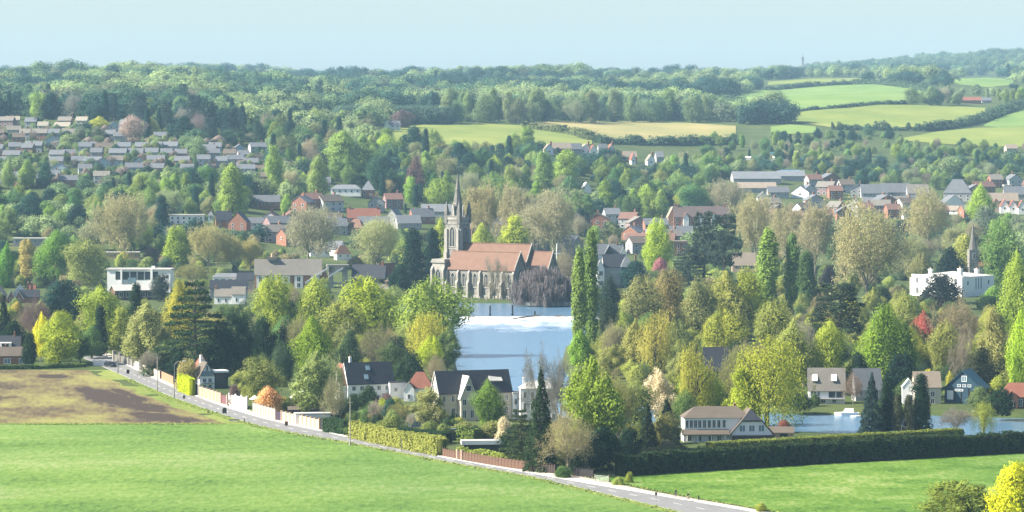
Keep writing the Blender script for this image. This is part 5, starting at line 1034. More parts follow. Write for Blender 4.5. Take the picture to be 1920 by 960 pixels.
run('timber_fence', 'black fence in deep shade at the corner of the long hedge', [(1074, 893), (1112, 897)], 16, 8, DARKW, DARKW, 'fence', t=.06, pw=.14)
g_ = run('field_gate', 'pale green five-barred field gate at the end of the long hedge', [(1116, 903), (1141, 905)], 11, 1, METAL, GREYWOOD, 'gate', t=.04, pw=.2)
for o in [o for o in g_.children if o.name.startswith('panel')]: D.objects.remove(o)
q0, q1 = np.array(P(1116, 903)[:2]), np.array(P(1141, 905)[:2]); L = np.linalg.norm(q1 - q0); ga = math.atan2(*(q1 - q0)[::-1]); GG = mat('pale_green_gate', (.48, .58, .46), .6, .1, 1)
for z in (.25, .5, .75, 1.0, 1.25): child('bar', cached('gatebar', lambda: MB().box(.12, L - .12, -.03, .03, 0, .09).mesh('bar', GG)), g_, (0, 0, z), ga)
child('brace', MB().hull([(.15, -.036, .25), (.3, -.036, .25), (L - .15, -.036, 1.2), (L - .3, -.036, 1.2)], [(.15, -.031, .25), (.3, -.031, .25), (L - .15, -.031, 1.2), (L - .3, -.031, 1.2)]).mesh('brace', GG), g_, (0, 0, 0), ga)

# ------------------------------------------------------------------ street furniture
def lamp(px_, base, top, label, arm=0.0, name='street_lamp', cat='street lamp', material=None, r=.09):
    c = P(px_, base); k = c[1] / F; h = (base - top) * k; root = empty(name, (c[0], c[1], 0), 0, label, cat); material = material or METAL
    child('pole', MB().tube((0, 0, 0), (0, 0, h * .55), r * 1.35, r, 8).tube((0, 0, h * .55), (0, 0, h), r, r * .7, 8).mesh('pole', material), root); child('base', MB().tube((0, 0, 0), (0, 0, 1.0), r * 1.9, r * 1.7, 8).mesh('base', material), root)
    if arm:
        child('arm', MB().tube((0, 0, h - .1), (arm * .45, 0, h + arm * .38), r * .7, r * .6, 6).tube((arm * .45, 0, h + arm * .38), (arm, 0, h + arm * .42), r * .6, r * .5, 6).mesh('arm', material), root)
        child('lamp_head', MB().hull([(arm - .1, -.14, h + arm * .42 - .1), (arm + .9, -.14, h + arm * .42 - .06), (arm + .9, .14, h + arm * .42 - .06), (arm - .1, .14, h + arm * .42 - .1)], [(arm, -.1, h + arm * .42 + .12), (arm + .8, -.08, h + arm * .42 + .1), (arm + .8, .08, h + arm * .42 + .1), (arm, .1, h + arm * .42 + .12)]).mesh('lamp_head', FLATR), root)
    return root
lamp(327, 746, 683, 'tall street lamp with curved arm at the road edge by the lime hedge', 2.2)
lamp(221, 700, 662, 'slim grey post standing at the road edge near the dark car', name='sign_post', cat='post', r=.12)
t_ = lamp(295, 735, 668, 'brown wooden utility pole at the field side of the road', name='utility_pole', cat='pole', material=GREYWOOD, r=.13); child('crossbar', MB().box(-.7, .7, -.05, .05, 9.4, 9.55).mesh('crossbar', GREYWOOD), t_)
t_ = lamp(656.5, 836, 745, 'tall wooden utility pole at the left end of the roadside hedge', name='utility_pole', cat='pole', material=GREYWOOD, r=.11); child('crossbar', MB().box(-.6, .6, -.05, .05, 10.0, 10.15).mesh('crossbar', GREYWOOD), t_)
t_ = lamp(1044, 502, 446, 'white flagpole with crossbar behind the weeping tree', name='flagpole', cat='flagpole', material=WHITE, r=.28); child('crossbar', MB().box(-3.6, 3.6, -.2, .2, 9.5, 10.1).mesh('crossbar', WHITE), t_)
lamp(753, 847, 822, 'thin grey post in front of the roadside hedge', name='post', cat='post', r=.06); lamp(1311, 826, 806, 'slim white post in front of the white hedgerow house', name='post', cat='post', material=WHITE, r=.09); lamp(1862, 815, 786, 'slim pale post on the river bank near the right edge', name='post', cat='post', material=WHITE, r=.09); lamp(1690, 818, 797, 'slim grey post behind the long hedge by the dark cypresses', name='post', cat='post', r=.07)
def sign(px_, base, top, label, shape, face, size=.7):
    c = P(px_, base); h = (base - top) * c[1] / F; root = empty('road_sign', (c[0], c[1], 0), 8, label, 'road sign'); child('post', MB().tube((0, 0, 0), (0, 0, h), .05, .05, 6).mesh('post', METAL), root); a = size / 2
    if shape == 'round': pts = [(a * math.cos(i * math.pi / 8), h - a + a * math.sin(i * math.pi / 8)) for i in range(16)]
    else: pts = [(-a, h - size * 1.3), (a, h - size * 1.3), (a, h), (-a, h)]
    child('plate', MB().hull([(x, -.09, z) for x, z in pts], [(x, -.06, z) for x, z in pts]).mesh('plate', face), root)
sign(240, 709, 693, 'small road sign with dark back at the road edge near the car', 'rect', BLACK, .9); sign(345, 754, 741, 'small grey road sign by the street lamp', 'rect', METAL); sign(537, 800, 790, 'small dark sign beside the pink wall', 'rect', BROWNW, .8); sign(1230, 941, 923, 'small dark sign post at the pavement edge near the cyclists', 'rect', BROWNW, .45)
c = P(421, 783); rt = empty('road_sign', (c[0], c[1], 0), -6, 'black arched village sign on two posts at the field edge', 'road sign'); zb = 1.1
child('board', MB().hull([(-.55, -.04, zb), (.55, -.04, zb), (.55, -.04, zb + 1.0), (.35, -.04, zb + 1.4), (-.35, -.04, zb + 1.4), (-.55, -.04, zb + 1.0)], [(-.55, .04, zb), (.55, .04, zb), (.55, .04, zb + 1.0), (.35, .04, zb + 1.4), (-.35, .04, zb + 1.4), (-.55, .04, zb + 1.0)]).mesh('board', BLACK), rt)
for x in (-.45, .45): child('post', cached('sgpost', lambda: MB().box(-.05, .05, -.051, .051, 0, 1.1).mesh('post', GREYWOOD)), rt, (x, 0, 0))
c = P(439, 793); rt = empty('bench', (c[0], c[1], 0), 6, 'grey timber bench at the corner of the crop field', 'bench')
child('seat', MB().box(-1.2, 1.2, -.25, .25, .44, .5).mesh('seat', GREYWOOD), rt); child('backrest', MB().box(-1.2, 1.2, .22, .28, .55, .95).mesh('backrest', GREYWOOD), rt)
for x in (-1.1, 1.1): child('leg', cached('bleg', lambda: MB().box(-.05, .05, -.22, .29, 0, .44).mesh('leg', GREYWOOD)), rt, (x, 0, 0))
for i, (x, y) in enumerate(((390, 775), (458, 793), (650, 815), (1098, 895), (1310, 939))):
    c = P(x, y); o = MB().tube((0, 0, 0), (0, 0, 1.0), .13, .13, 8).tube((0, 0, 1.0), (0, 0, 1.12), .13, .05, 8).build('bollard', (BROWNW, BROWNW, BLACK, GREYWOOD, BLACK)[i], None, (c[0], c[1], 0)); tag(o, ('short dark post on the verge left of the village sign', 'short brown post right of the bench', 'black bollard left of the roadside hedge', 'grey bollard at the shaded fence by the field gate', 'dark bollard on the pavement right of the cyclists')[i], 'bollard')
c = P(272, 698); rt = empty('wheelie_bin', (c[0], c[1], .1), 10, 'black wheeled bin standing by the cream roadside wall', 'bin'); child('body', MB().hull([(-.55, -.5, .1), (.55, -.5, .1), (.55, .5, .1), (-.55, .5, .1)], [(-.65, -.6, 1.5), (.65, -.6, 1.5), (.65, .6, 1.5), (-.65, .6, 1.5)]).mesh('body', BLACK), rt); child('lid', MB().hull([(-.7, -.66, 1.504), (.7, -.66, 1.504), (.7, .62, 1.504), (-.7, .62, 1.504)], [(-.6, -.5, 1.66), (.6, -.5, 1.66), (.66, .62, 1.72), (-.66, .62, 1.72)]).mesh('lid', GREYW), rt)
for x in (-.5, .5): child('wheel', cached('binw', lambda: MB().tube((-.06, 0, 0), (.06, 0, 0), .14, .14, 10).mesh('wheel', BLACK)), rt, (x, .5, .14))
c = P(478, 772); rt = empty('parasol', (c[0], c[1], 0), 0, 'white garden parasol left of the orange shrub', 'parasol'); child('pole', MB().tube((0, 0, 0), (0, 0, 4.2), .05, .05, 6).mesh('pole', GREYWOOD), rt)
b = MB(); n = 8
for i in range(n): a0, a1 = i * 2 * math.pi / n, (i + 1) * 2 * math.pi / n; b.poly([(1.5 * math.cos(a0), 1.5 * math.sin(a0), 3.3), (1.5 * math.cos(a1), 1.5 * math.sin(a1), 3.3), (0, 0, 4.25)])
child('canopy', b.mesh('canopy', WHITE), rt)
c = P(562, 772); rt = empty('garden_canopy', (c[0], c[1], 0), 10, 'curved white garden canopy right of the orange shrub', 'canopy'); b = MB(); pr = [(-2.4 + 4.8 * i / 8, 3.6 + .9 * math.sin(math.pi * i / 8) + .16 * i) for i in range(9)]
for i in range(8): b.hull([(pr[i][0], -1.2, pr[i][1]), (pr[i + 1][0], -1.2, pr[i + 1][1]), (pr[i + 1][0], 1.2, pr[i + 1][1]), (pr[i][0], 1.2, pr[i][1])], [(pr[i][0], -1.2, pr[i][1] + .12), (pr[i + 1][0], -1.2, pr[i + 1][1] + .12), (pr[i + 1][0], 1.2, pr[i + 1][1] + .12), (pr[i][0], 1.2, pr[i][1] + .12)])
child('awning', b.mesh('awning', WHITE), rt)
for x in (-2.2, 2.2): child('post', cached('cpost', lambda: MB().tube((0, 0, 0), (0, 0, 3.8), .05, .05, 6).mesh('post', METAL)), rt, (x, 0, 0))

# ------------------------------------------------------------------ vehicle, boats, people
def car(px_, py_, yaw, label, paint):
    c = P(px_, py_); root = empty('parked_car' if False else 'car', (c[0], c[1], .03), yaw, label, 'car'); W2 = .92
    prof = [(-2.2, .35), (2.15, .35), (2.25, .7), (2.15, .98), (1.15, 1.08), (.35, 1.62), (-1.55, 1.66), (-2.15, 1.1), (-2.28, .8)]
    b = MB(); A = [(x, -W2 * (1 if z < 1.15 else .80), z) for x, z in prof]; B = [(x, W2 * (1 if z < 1.15 else .80), z) for x, z in prof]; b.hull(A, B); o = child('body', b.mesh('body', paint), root)
    child('windscreen', MB().hull([(1.12, -.72, 1.12), (1.12, .72, 1.12), (.4, .62, 1.6), (.4, -.62, 1.6)], [(1.2, -.72, 1.14), (1.2, .72, 1.14), (.47, .62, 1.62), (.47, -.62, 1.62)]).mesh('windscreen', GLASS), root); child('rear_window', MB().hull([(-2.1, -.7, 1.16), (-2.1, .7, 1.16), (-1.64, .62, 1.58), (-1.64, -.62, 1.58)], [(-2.16, -.7, 1.18), (-2.16, .7, 1.18), (-1.7, .62, 1.6), (-1.7, -.62, 1.6)]).mesh('rear_window', GLASS), root)
    for s_ in (-1, 1):
        child('side_window', MB().hull([(.85, s_ * .90, 1.14), (-1.9, s_ * .90, 1.14), (-1.45, s_ * .77, 1.56), (.25, s_ * .77, 1.56)], [(.85, s_ * .93, 1.14), (-1.9, s_ * .93, 1.14), (-1.45, s_ * .80, 1.56), (.25, s_ * .80, 1.56)]).mesh('side_window', GLASS), root); child('headlight', MB().box(2.18, 2.27, s_ * .75 - .14, s_ * .75 + .14, .72, .9).mesh('headlight', FRAME), root); child('tail_light', MB().box(-2.3, -2.2, s_ * .78 - .1, s_ * .78 + .1, .8, 1.05).mesh('tail_light', mat('red_lens', (.4, .02, .02), .3, .1, 1)), root)
        for x in (-1.35, 1.4):
            w = child('wheel', cached('tyre', lambda: MB().tube((0, -.11, 0), (0, .11, 0), .34, .34, 14).mesh('wheel', BLACK)), root, (x, s_ * .84, .34)); child('rim', cached('rim', lambda: MB().tube((0, -.13, 0), (0, .13, 0), .2, .2, 10).mesh('rim', METAL)), w)
car(207, 688, -52, 'dark car driving out of the road bend at left', mat('dark_car_paint', (.02, .018, .03), .25, .1, 1, spec=.6))
def boat(px_, py_, yaw, L, label, cabin=True, paint=None):
    c = P(px_, py_); root = empty('motor_boat' if cabin else 'rowing_boat', (c[0], c[1], -1.2), yaw, label, 'boat'); w = L * .17
    out = [(-L / 2, -w), (L * .2, -w), (L / 2, 0), (L * .2, w), (-L / 2, w)]; child('hull', MB().hull([(x * .9, y * .7, -.1) for x, y in out], [(x, y, .9 if cabin else .45) for x, y in out]).mesh('hull', paint or WHITE), root)
    if cabin: child('cabin', MB().hull([(-L * .3, -w * .8, .9), (L * .15, -w * .8, .9), (L * .15, w * .8, .9), (-L * .3, w * .8, .9)], [(-L * .28, -w * .7, 1.9), (L * .05, -w * .7, 1.9), (L * .05, w * .7, 1.9), (-L * .28, w * .7, 1.9)]).mesh('cabin', WHITE), root); child('window', MB().box(-L * .24, L * .02, -w * .82, -w * .74, 1.2, 1.6).mesh('window', GLASS), root)
    else: child('thwart', MB().box(-.3, .3, -w * .8, w * .8, .46, .5).mesh('thwart', GREYWOOD), root)
boat(1587, 771, 172, 6.5, 'white cabin cruiser moored below the grey riverside house'); boat(1612, 774, 175, 5.0, 'low white rowing boat right of the cabin cruiser', False); boat(1000, 569.5, 5, 9, 'pale boat moored at the bank beneath the weeping tree', False, FLATR); boat(1790, 772, 178, 4.5, 'low white rowing boat at the landing of the blue boathouse', False)
SKIN = mat('skin', (.50, .32, .23), .6, .1, 2)
def cyclist(px_, py_, label, top, legs, hat, yaw, blabel):
    c = P(px_, py_); bk = empty('bicycle', (c[0], c[1], .04), yaw, blabel, 'bicycle')
    for x in (-.52, .52):
        b = MB(); n = 18
        for i in range(n): a0, a1 = i * 2 * math.pi / n, (i + 1) * 2 * math.pi / n; b.tube((x + .33 * math.cos(a0), 0, .34 + .33 * math.sin(a0)), (x + .33 * math.cos(a1), 0, .34 + .33 * math.sin(a1)), .02, .02, 4)
        w = child('wheel', b.mesh('wheel', BLACK), bk); b = MB()
        for i in range(6): a = i * math.pi / 6; b.tube((x - .31 * math.cos(a), 0, .34 - .31 * math.sin(a)), (x + .31 * math.cos(a), 0, .34 + .31 * math.sin(a)), .004, .004, 3)
        child('spokes', b.mesh('spokes', METAL), w)
    J = [(-.52, 0, .34), (-.05, 0, .30), (-.2, 0, .82), (.38, 0, .84), (.52, 0, .34)]
    b = MB(); [b.tube(J[p], J[q], .022, .022, 6) for p, q in ((0, 1), (1, 2), (2, 3), (3, 1), (3, 4), (0, 2))]; child('frame', b.mesh('frame', METAL), bk); child('saddle', MB().hull([(-.34, -.08, .88), (-.1, -.03, .88), (-.1, .03, .88), (-.34, .08, .88)], [(-.34, -.08, .94), (-.08, -.03, .93), (-.08, .03, .93), (-.34, .08, .94)]).mesh('saddle', BLACK), bk); child('handlebar', MB().tube((.4, -.24, .98), (.4, .24, .98), .016, .016, 6).tube((.38, 0, .84), (.4, 0, .98), .018, .018, 6).mesh('handlebar', BLACK), bk)
    vs = [(-.2, 0, 1.0), (-.12, 0, 1.18), (.02, 0, 1.40), (.08, 0, 1.50), (.12, 0, 1.58), (.17, 0, 1.70), (.16, 0, 1.80)]; rd = [.15, .13, .16, .10, .062, .10, .085]; es = [(0, 1), (1, 2), (2, 3), (3, 4), (4, 5), (5, 6)]
    for s_ in (-1, 1):
        n = len(vs); vs += [(.05, s_ * .17, 1.42), (.2, s_ * .24, 1.18), (.38, s_ * .23, 1.02), (.43, s_ * .22, .99)]; rd += [.075, .048, .036, .04]; es += [(2, n), (n, n + 1), (n + 1, n + 2), (n + 2, n + 3)]
        n = len(vs); kz = .12 if s_ > 0 else -.08; vs += [(-.16, s_ * .1, .94), (.18, s_ * .11, .80 + kz), (-.02 + kz * .3, s_ * .11, .36 + kz), (.1 + kz * .3, s_ * .11, .29 + kz)]; rd += [.105, .065, .045, .04]; es += [(0, n), (n, n + 1), (n + 1, n + 2), (n + 2, n + 3)]
    me = D.meshes.new('person'); me.from_pydata(vs, es, []); o = D.objects.new('person', me); C.objects.link(o); o.modifiers.new('skin', 'SKIN'); o.modifiers.new('sub', 'SUBSURF').levels = 1
    for i, r_ in enumerate(rd): me.skin_vertices[0].data[i].radius = (r_, r_)
    me.skin_vertices[0].data[0].use_root = True
    dg = bpy.context.evaluated_depsgraph_get(); nmh = D.meshes.new_from_object(o.evaluated_get(dg)); o.modifiers.clear(); o.data = nmh; nmh.materials.clear()
    for m_ in (SKIN, top, legs, hat): nmh.materials.append(m_)
    for p in nmh.polygons:
        x, y, z = p.center; p.material_index = 3 if z > 1.74 else (0 if z > 1.56 or (x > .24 and z > .95 and z < 1.1) else (1 if z > .98 else (2 if z > .62 else (0 if z > .40 else 3)))); p.use_smooth = True
    o.location = (c[0], c[1], .04); o.rotation_euler = (0, 0, R(yaw)); tag(o, label, 'person')
    child('nose', MB().hull([(.25, -.02, 1.69), (.25, .02, 1.69), (.25, .015, 1.73), (.25, -.015, 1.73)], [(.29, -.012, 1.69), (.29, .012, 1.69), (.27, .008, 1.72), (.27, -.008, 1.72)]).mesh('nose', SKIN), o)
cyclist(1267, 934, 'person in black riding gear cycling along the road, left of the pair', BLACK, BLACK, BLACK, -60, 'bicycle under the left cyclist dressed in black'); cyclist(1290, 940, 'person in black top, bare legs and pale helmet cycling along the road', BLACK, SKIN, WHITE, -60, 'bicycle under the cyclist with the pale helmet')
# weir: sill, apron of white water, marker posts, stranded logs, landing stage
b = MB(); b.box(-75, 46, 1345.5, 1349.4, -2.5, -.40); o = b.build('weir_sill', CONC); tag(o, 'long low concrete sill across the river at the head of the white water', 'weir')
b = MB(); n = 60
xs = np.linspace(-60, 46, n + 1)
for i in range(n): z = lambda x: .12 * math.sin(x * 1.7) + .08 * math.sin(x * 4.1); b.hull([(xs[i], 1336, -1.6), (xs[i + 1], 1336, -1.6), (xs[i + 1], 1345.4, -1.6), (xs[i], 1345.4, -1.6)], [(xs[i], 1336, -1.08 + z(xs[i])), (xs[i + 1], 1336, -1.08 + z(xs[i + 1])), (xs[i + 1], 1345.4, -.42 + .5 * z(xs[i + 1])), (xs[i], 1345.4, -.42 + .5 * z(xs[i]))])
o = b.build('white_water', FOAM); tag(o, kind='stuff')
for i, (x, y, hh) in enumerate(((919, 589, 3.9), (961, 589, 4.2), (877, 589, 2.6), (1003, 590, 2.0))):
    c = P(x, y); rt = empty('weir_post', (c[0], c[1], -.6), 0, 'dark timber marker post standing on the weir, ' + ('second' if i == 0 else 'third' if i == 1 else 'leftmost' if i == 2 else 'fourth') + ' from the left', 'post', 'weir marker posts'); child('post', MB().box(-.28, .28, -.28, .28, 0, hh).mesh('post', BLACK), rt); child('collar', MB().box(-.5, .5, -.4, .4, 0, .6).mesh('collar', BLACK), rt)
c = P(990, 594); rt = empty('fallen_tree', (c[0], c[1], -.5), 12, 'dark fallen tree trunk stranded across the weir', 'log'); child('trunk', MB().tube((-7, -4, 0), (4, 2, .9), .22, .35, 7).mesh('trunk', BARK), rt); child('branch', MB().tube((2, 1, .7), (4.5, -1.5, 1.6), .14, .05, 5).tube((0, 0, .5), (-1.5, 2, 1.5), .12, .04, 5).tube((3.5, 1.6, .8), (7, 2.5, 1.8), .2, .06, 5).mesh('branch', BARK), rt)
c = P(1040, 592); rt = empty('fallen_tree', (c[0], c[1], -.5), -20, 'smaller dark branch stranded on the weir near the poplars', 'log'); child('trunk', MB().tube((-3, 0, 0), (4, 0, .8), .16, .22, 6).mesh('trunk', BARK), rt); child('branch', MB().tube((1, 0, .4), (2, -1.5, 1.5), .1, .04, 5).mesh('branch', BARK), rt)
h = Bld('boat_house', 'tiny white landing hut on the river wall beside the weeping tree', 973, 569, 0, 'hut'); h.wing(-9, 9, 0, 10, 7, 1, STONEL, STONEL, 'flat', oh=.4, t=1); run('river_wall', 'long pale stone river wall with rail below the weeping tree', [(985, 573), (1030, 573.5), (1078, 573)], 6, 8, STONEL, STONED, t=.5, coping=STONEL)
c = P(1505, 142); d_ = 6800.; x_ = (1505 - 960) * d_ / F; z_ = float(gz_pd(1505, d_)); rt = empty('radio_mast', (x_, d_, z_), 0, 'slender pale tower on the far skyline at right', 'tower'); child('shaft', MB().hull([(-4, -4, 0), (4, -4, 0), (4, 4, 0), (-4, 4, 0)], [(-2.2, -2.2, 34), (2.2, -2.2, 34), (2.2, 2.2, 34), (-2.2, 2.2, 34)]).mesh('shaft', GREYW), rt); child('gallery', MB().box(-3.2, 3.2, -3.2, 3.2, 34.05, 36).mesh('gallery', GREYW), rt); child('spike', MB().hull([(-1.2, -1.2, 36), (1.2, -1.2, 36), (1.2, 1.2, 36), (-1.2, 1.2, 36)], [(-.4, -.4, 44), (.4, -.4, 44), (.4, .4, 44), (-.4, .4, 44)]).mesh('spike', GREYW), rt)

# ------------------------------------------------------------------ hedges
def hedge(name, label, pts, hpx, width, tint, leaf=.20, dens=16, wob=.18, cat='hedge', px_space=True, z_of=None, hm=None, lump=0.0):
    w = world2(pts) if px_space else np.array(pts, float); s_ = np.r_[0, np.cumsum(np.linalg.norm(np.diff(w, axis=0), axis=1))]; L = s_[-1]; hh = hm or hpx * w[:, 1].mean() / F; g = rng
    n = int(L * (2 * hh + width) * dens); t = g.random(n) * L; c = np.c_[np.interp(t, s_, w[:, 0]), np.interp(t, s_, w[:, 1])]; i = np.clip(np.searchsorted(s_, t) - 1, 0, len(w) - 2); e = (w[i + 1] - w[i]) / np.linalg.norm(w[i + 1] - w[i], axis=1)[:, None]; nn = np.c_[-e[:, 1], e[:, 0]]
    per = g.random(n) * (2 * hh + width); side = np.where(per < hh, -1, np.where(per > hh + width, 1, 0)); off = np.where(side == 0, per - hh - width / 2, side * width / 2); z = np.where(side == -1, per, np.where(side == 1, 2 * hh + width - per, hh))
    bul = 1 + lump * (vnoise(t, t * 0, 3.5, 21) - .5) * 2; z = z * bul * (1 + wob * .35 * (vnoise(t, z, 1.4, 22) - .5) * 2) + g.normal(size=n) * leaf * .35; off = off * (1 + wob * (vnoise(t, z, 1.1, 23) - .4) * 2) + g.normal(size=n) * leaf * .35
    pos = np.c_[c + nn * off[:, None], np.maximum(z, .02)]; N = np.c_[nn * side[:, None], (side == 0) * 1.0 + .15] + g.normal(size=(n, 3)) * .45
    if z_of is not None: pos[:, 2] += z_of(pos[:, 0], pos[:, 1])
    o0 = pos.mean(0); o0[2] = z_of(o0[0], o0[1]) if z_of is not None else 0; V, Q = leafquads(pos - o0, N, leaf, g, .75); v = np.clip(.5 * vnoise(t, z, 1.6, 24) + .5 * g.random(n), 0, 1)
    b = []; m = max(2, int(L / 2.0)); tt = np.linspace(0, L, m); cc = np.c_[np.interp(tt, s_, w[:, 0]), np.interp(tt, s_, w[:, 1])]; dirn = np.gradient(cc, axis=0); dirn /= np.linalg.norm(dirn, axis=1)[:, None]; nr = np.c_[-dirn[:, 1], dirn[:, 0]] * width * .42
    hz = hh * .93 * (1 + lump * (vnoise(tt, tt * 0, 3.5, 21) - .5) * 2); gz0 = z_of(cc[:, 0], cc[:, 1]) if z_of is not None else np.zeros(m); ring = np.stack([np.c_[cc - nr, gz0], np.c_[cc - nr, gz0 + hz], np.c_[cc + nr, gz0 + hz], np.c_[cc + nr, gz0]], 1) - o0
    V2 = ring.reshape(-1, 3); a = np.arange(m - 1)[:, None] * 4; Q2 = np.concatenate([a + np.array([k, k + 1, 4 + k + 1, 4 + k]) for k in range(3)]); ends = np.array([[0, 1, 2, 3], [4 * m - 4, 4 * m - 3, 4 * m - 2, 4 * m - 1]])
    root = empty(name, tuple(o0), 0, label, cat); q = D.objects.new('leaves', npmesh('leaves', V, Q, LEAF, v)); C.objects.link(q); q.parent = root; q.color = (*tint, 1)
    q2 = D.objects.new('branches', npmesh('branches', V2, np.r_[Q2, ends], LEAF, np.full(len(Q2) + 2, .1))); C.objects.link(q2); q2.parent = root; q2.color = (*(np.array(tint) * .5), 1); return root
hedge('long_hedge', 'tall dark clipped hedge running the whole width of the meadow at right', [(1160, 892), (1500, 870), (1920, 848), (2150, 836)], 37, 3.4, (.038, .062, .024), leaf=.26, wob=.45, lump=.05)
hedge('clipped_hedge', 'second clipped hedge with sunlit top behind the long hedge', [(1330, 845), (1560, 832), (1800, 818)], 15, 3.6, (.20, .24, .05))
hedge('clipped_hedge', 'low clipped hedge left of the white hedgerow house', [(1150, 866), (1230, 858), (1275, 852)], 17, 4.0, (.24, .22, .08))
hedge('roadside_hedge', 'bright yellow-green hedge sloping along the road beside the pavement', [(663, 821), (757, 841), (829, 855)], 31, 2.6, (.34, .36, .085), leaf=.24, lump=.12)
hedge('dark_hedge', 'dark clipped hedge block at the end of the pink wall', [(614, 809), (656, 816)], 26, 3.0, (.045, .085, .035))
hedge('dark_hedge', 'dark level hedge behind the roadside hedge', [(745, 823), (840, 832)], 21, 3.0, (.035, .07, .03)); hedge('lime_hedge', 'bright lime clipped hedge panels beside the brown-roofed house', [(338, 733), (361, 742)], 32, 1.6, (.52, .60, .03), leaf=.16, lump=.1)
hedge('garden_hedge', 'low green hedge in front of the brick bungalow at left', [(-40, 693), (60, 692)], 8, 1.8, (.11, .17, .05)); hedge('garden_hedge', 'rough green hedge between the stubble field and the left-hand trees', [(62, 692), (160, 688)], 7, 2.0, (.14, .22, .05), lump=.4)
hedge('ivy_screen', 'ivy-covered trellis screen left of the white pergola', [(860, 826), (893, 828)], 26, 2.0, (.22, .30, .07), lump=.2); hedge('garden_hedge', 'sunlit low hedge along the dark brown fence', [(862, 858), (930, 866), (990, 874)], 18, 2.2, (.30, .36, .07), lump=.25)
zt = lambda x, y: gz_pd(960 + np.asarray(x) * F / np.asarray(y), y)
def hrow(label, pts, hm, width, tint): hedge('hedgerow', label, pts, 0, width, tint, leaf=.85, dens=1.1, wob=.6, hm=hm * .55, z_of=zt, lump=.85)
hrow('hedgerow below the middle right hill field', [(1560, 243), (1660, 244), (1740, 246), (1800, 238), (1845, 226), (1890, 208), (1935, 192)], 8, 9, (.10, .155, .085)); hrow('thin hedgerow between the upper and middle right hill fields', [(1455, 212), (1500, 209), (1580, 203), (1650, 196), (1700, 195)], 4, 5, (.10, .155, .085)); hrow('hedgerow along the top of the upper right hill field', [(1440, 170), (1520, 163), (1600, 158), (1650, 157), (1720, 167), (1780, 178)], 7, 8, (.10, .155, .085))
hrow('hedgerow dividing the two central hill fields', [(985, 241), (1030, 246), (1080, 254), (1112, 264)], 7, 9, (.16, .19, .07)); hrow('dark hedgerow under the tan hill field', [(1120, 268), (1240, 272), (1380, 270)], 8, 9, (.10, .155, .085)); hrow('hedgerow left of the upper right hill fields', [(1345, 184), (1385, 192), (1430, 208), (1455, 216)], 5, 6, (.10, .155, .085))

# ------------------------------------------------------------------ trees placed one by one
A = T
# road side and gardens, near to far
A('dense', 1906, 866, 1000, 130, YELLOW, 'large bright yellow conifer bush at the bottom right corner'); A('airy', 1806, 903, 990, 150, (.22, .27, .05), 'leafy olive green tree top at the bottom right'); A('shrub', 1428, 942, 960, 26, YG, 'small pale bush on the verge at the bottom of the meadow'); A('shrub', 1160, 893, 910, 26, (.34, .42, .10), 'pale green bramble at the foot of the long hedge'); A('shrub', 1180, 884, 905, 18, YG, 'second small bramble at the foot of the long hedge')
A('sparse', 1066, 762, 893, 112, (.38, .33, .17), 'pale budding tree with stout ivy-clad trunk right at the roadside'); A('shrub', 1056, 872, 896, 34, MID, 'ivy bush around the trunk of the roadside tree'); A('spruce', 1014, 694, 884, 72, (.05, .085, .035), 'tall dark spruce behind the brown fence'); A('cedar', 975, 768, 872, 84, (.07, .10, .04), 'low spreading dark cedar left of the tall spruce')
A('airy', 1114, 672, 862, 112, (.27, .36, .05), 'tall fresh green multi-stemmed tree behind the roadside tree'); A('sparse', 1160, 700, 855, 90, OLIVE, 'olive budding tree right of the tall fresh green tree'); A('bare', 1018, 645, 800, 92, (.24, .235, .21), 'tall bare grey tree against the river'); A('bare', 1050, 660, 810, 70, (.23, .225, .20), 'second bare grey tree against the river, nearer the green trees')
A('airy', 1238, 692, 795, 70, CREAMB, 'cream blossoming tree left of the bright green tree'); A('spruce', 1250, 748, 842, 56, DARK, 'dark spruce beside the white hedgerow house'); A('spruce', 1214, 756, 850, 46, (.06, .09, .04), 'second dark spruce left of the white hedgerow house'); A('dense', 1180, 800, 868, 60, DARK, 'round clipped dark yew behind the low hedge'); A('dense', 1130, 800, 880, 90, DARK, 'dark evergreen mass in the shade by the field gate'); A('dense', 1095, 812, 886, 70, (.035, .06, .03), 'dark evergreen behind the shaded fence')
A('broad', 1308, 684, 795, 92, (.25, .34, .035), 'vivid green round tree behind the white hedgerow house'); A('willow', 1300, 645, 800, 84, WILL, 'yellow-green drooping willow above the vivid green tree'); A('willow', 1440, 630, 806, 150, (.38, .41, .05), 'large airy yellow-green willow with dark trunks by the river'); A('airy', 1400, 690, 806, 80, LIME, 'bright lime tree left of the large willow'); A('sparse', 1378, 648, 790, 90, OLIVE, 'olive budding tree behind the lime tree'); A('shrub', 1470, 787, 812, 30, (.30, .12, .08), 'rusty red shrub right of the white hedgerow house')
A('spruce', 1634, 700, 814, 52, BLUEG, 'blue-grey spruce on the near river bank'); A('cypress', 1664, 706, 812, 34, DARK, 'dark narrow cypress right of the blue-grey spruce'); A('cypress', 1684, 738, 814, 26, (.09, .10, .05), 'brownish cypress, left of the close pair'); A('cypress', 1704, 740, 814, 26, (.09, .10, .05), 'brownish cypress, right of the close pair'); A('cypress', 1728, 700, 813, 40, DARK, 'tall dark cypress in front of the cream riverside house'); A('shrub', 1655, 782, 812, 26, LIME, 'small yellow-green bush at the foot of the dark cypress')
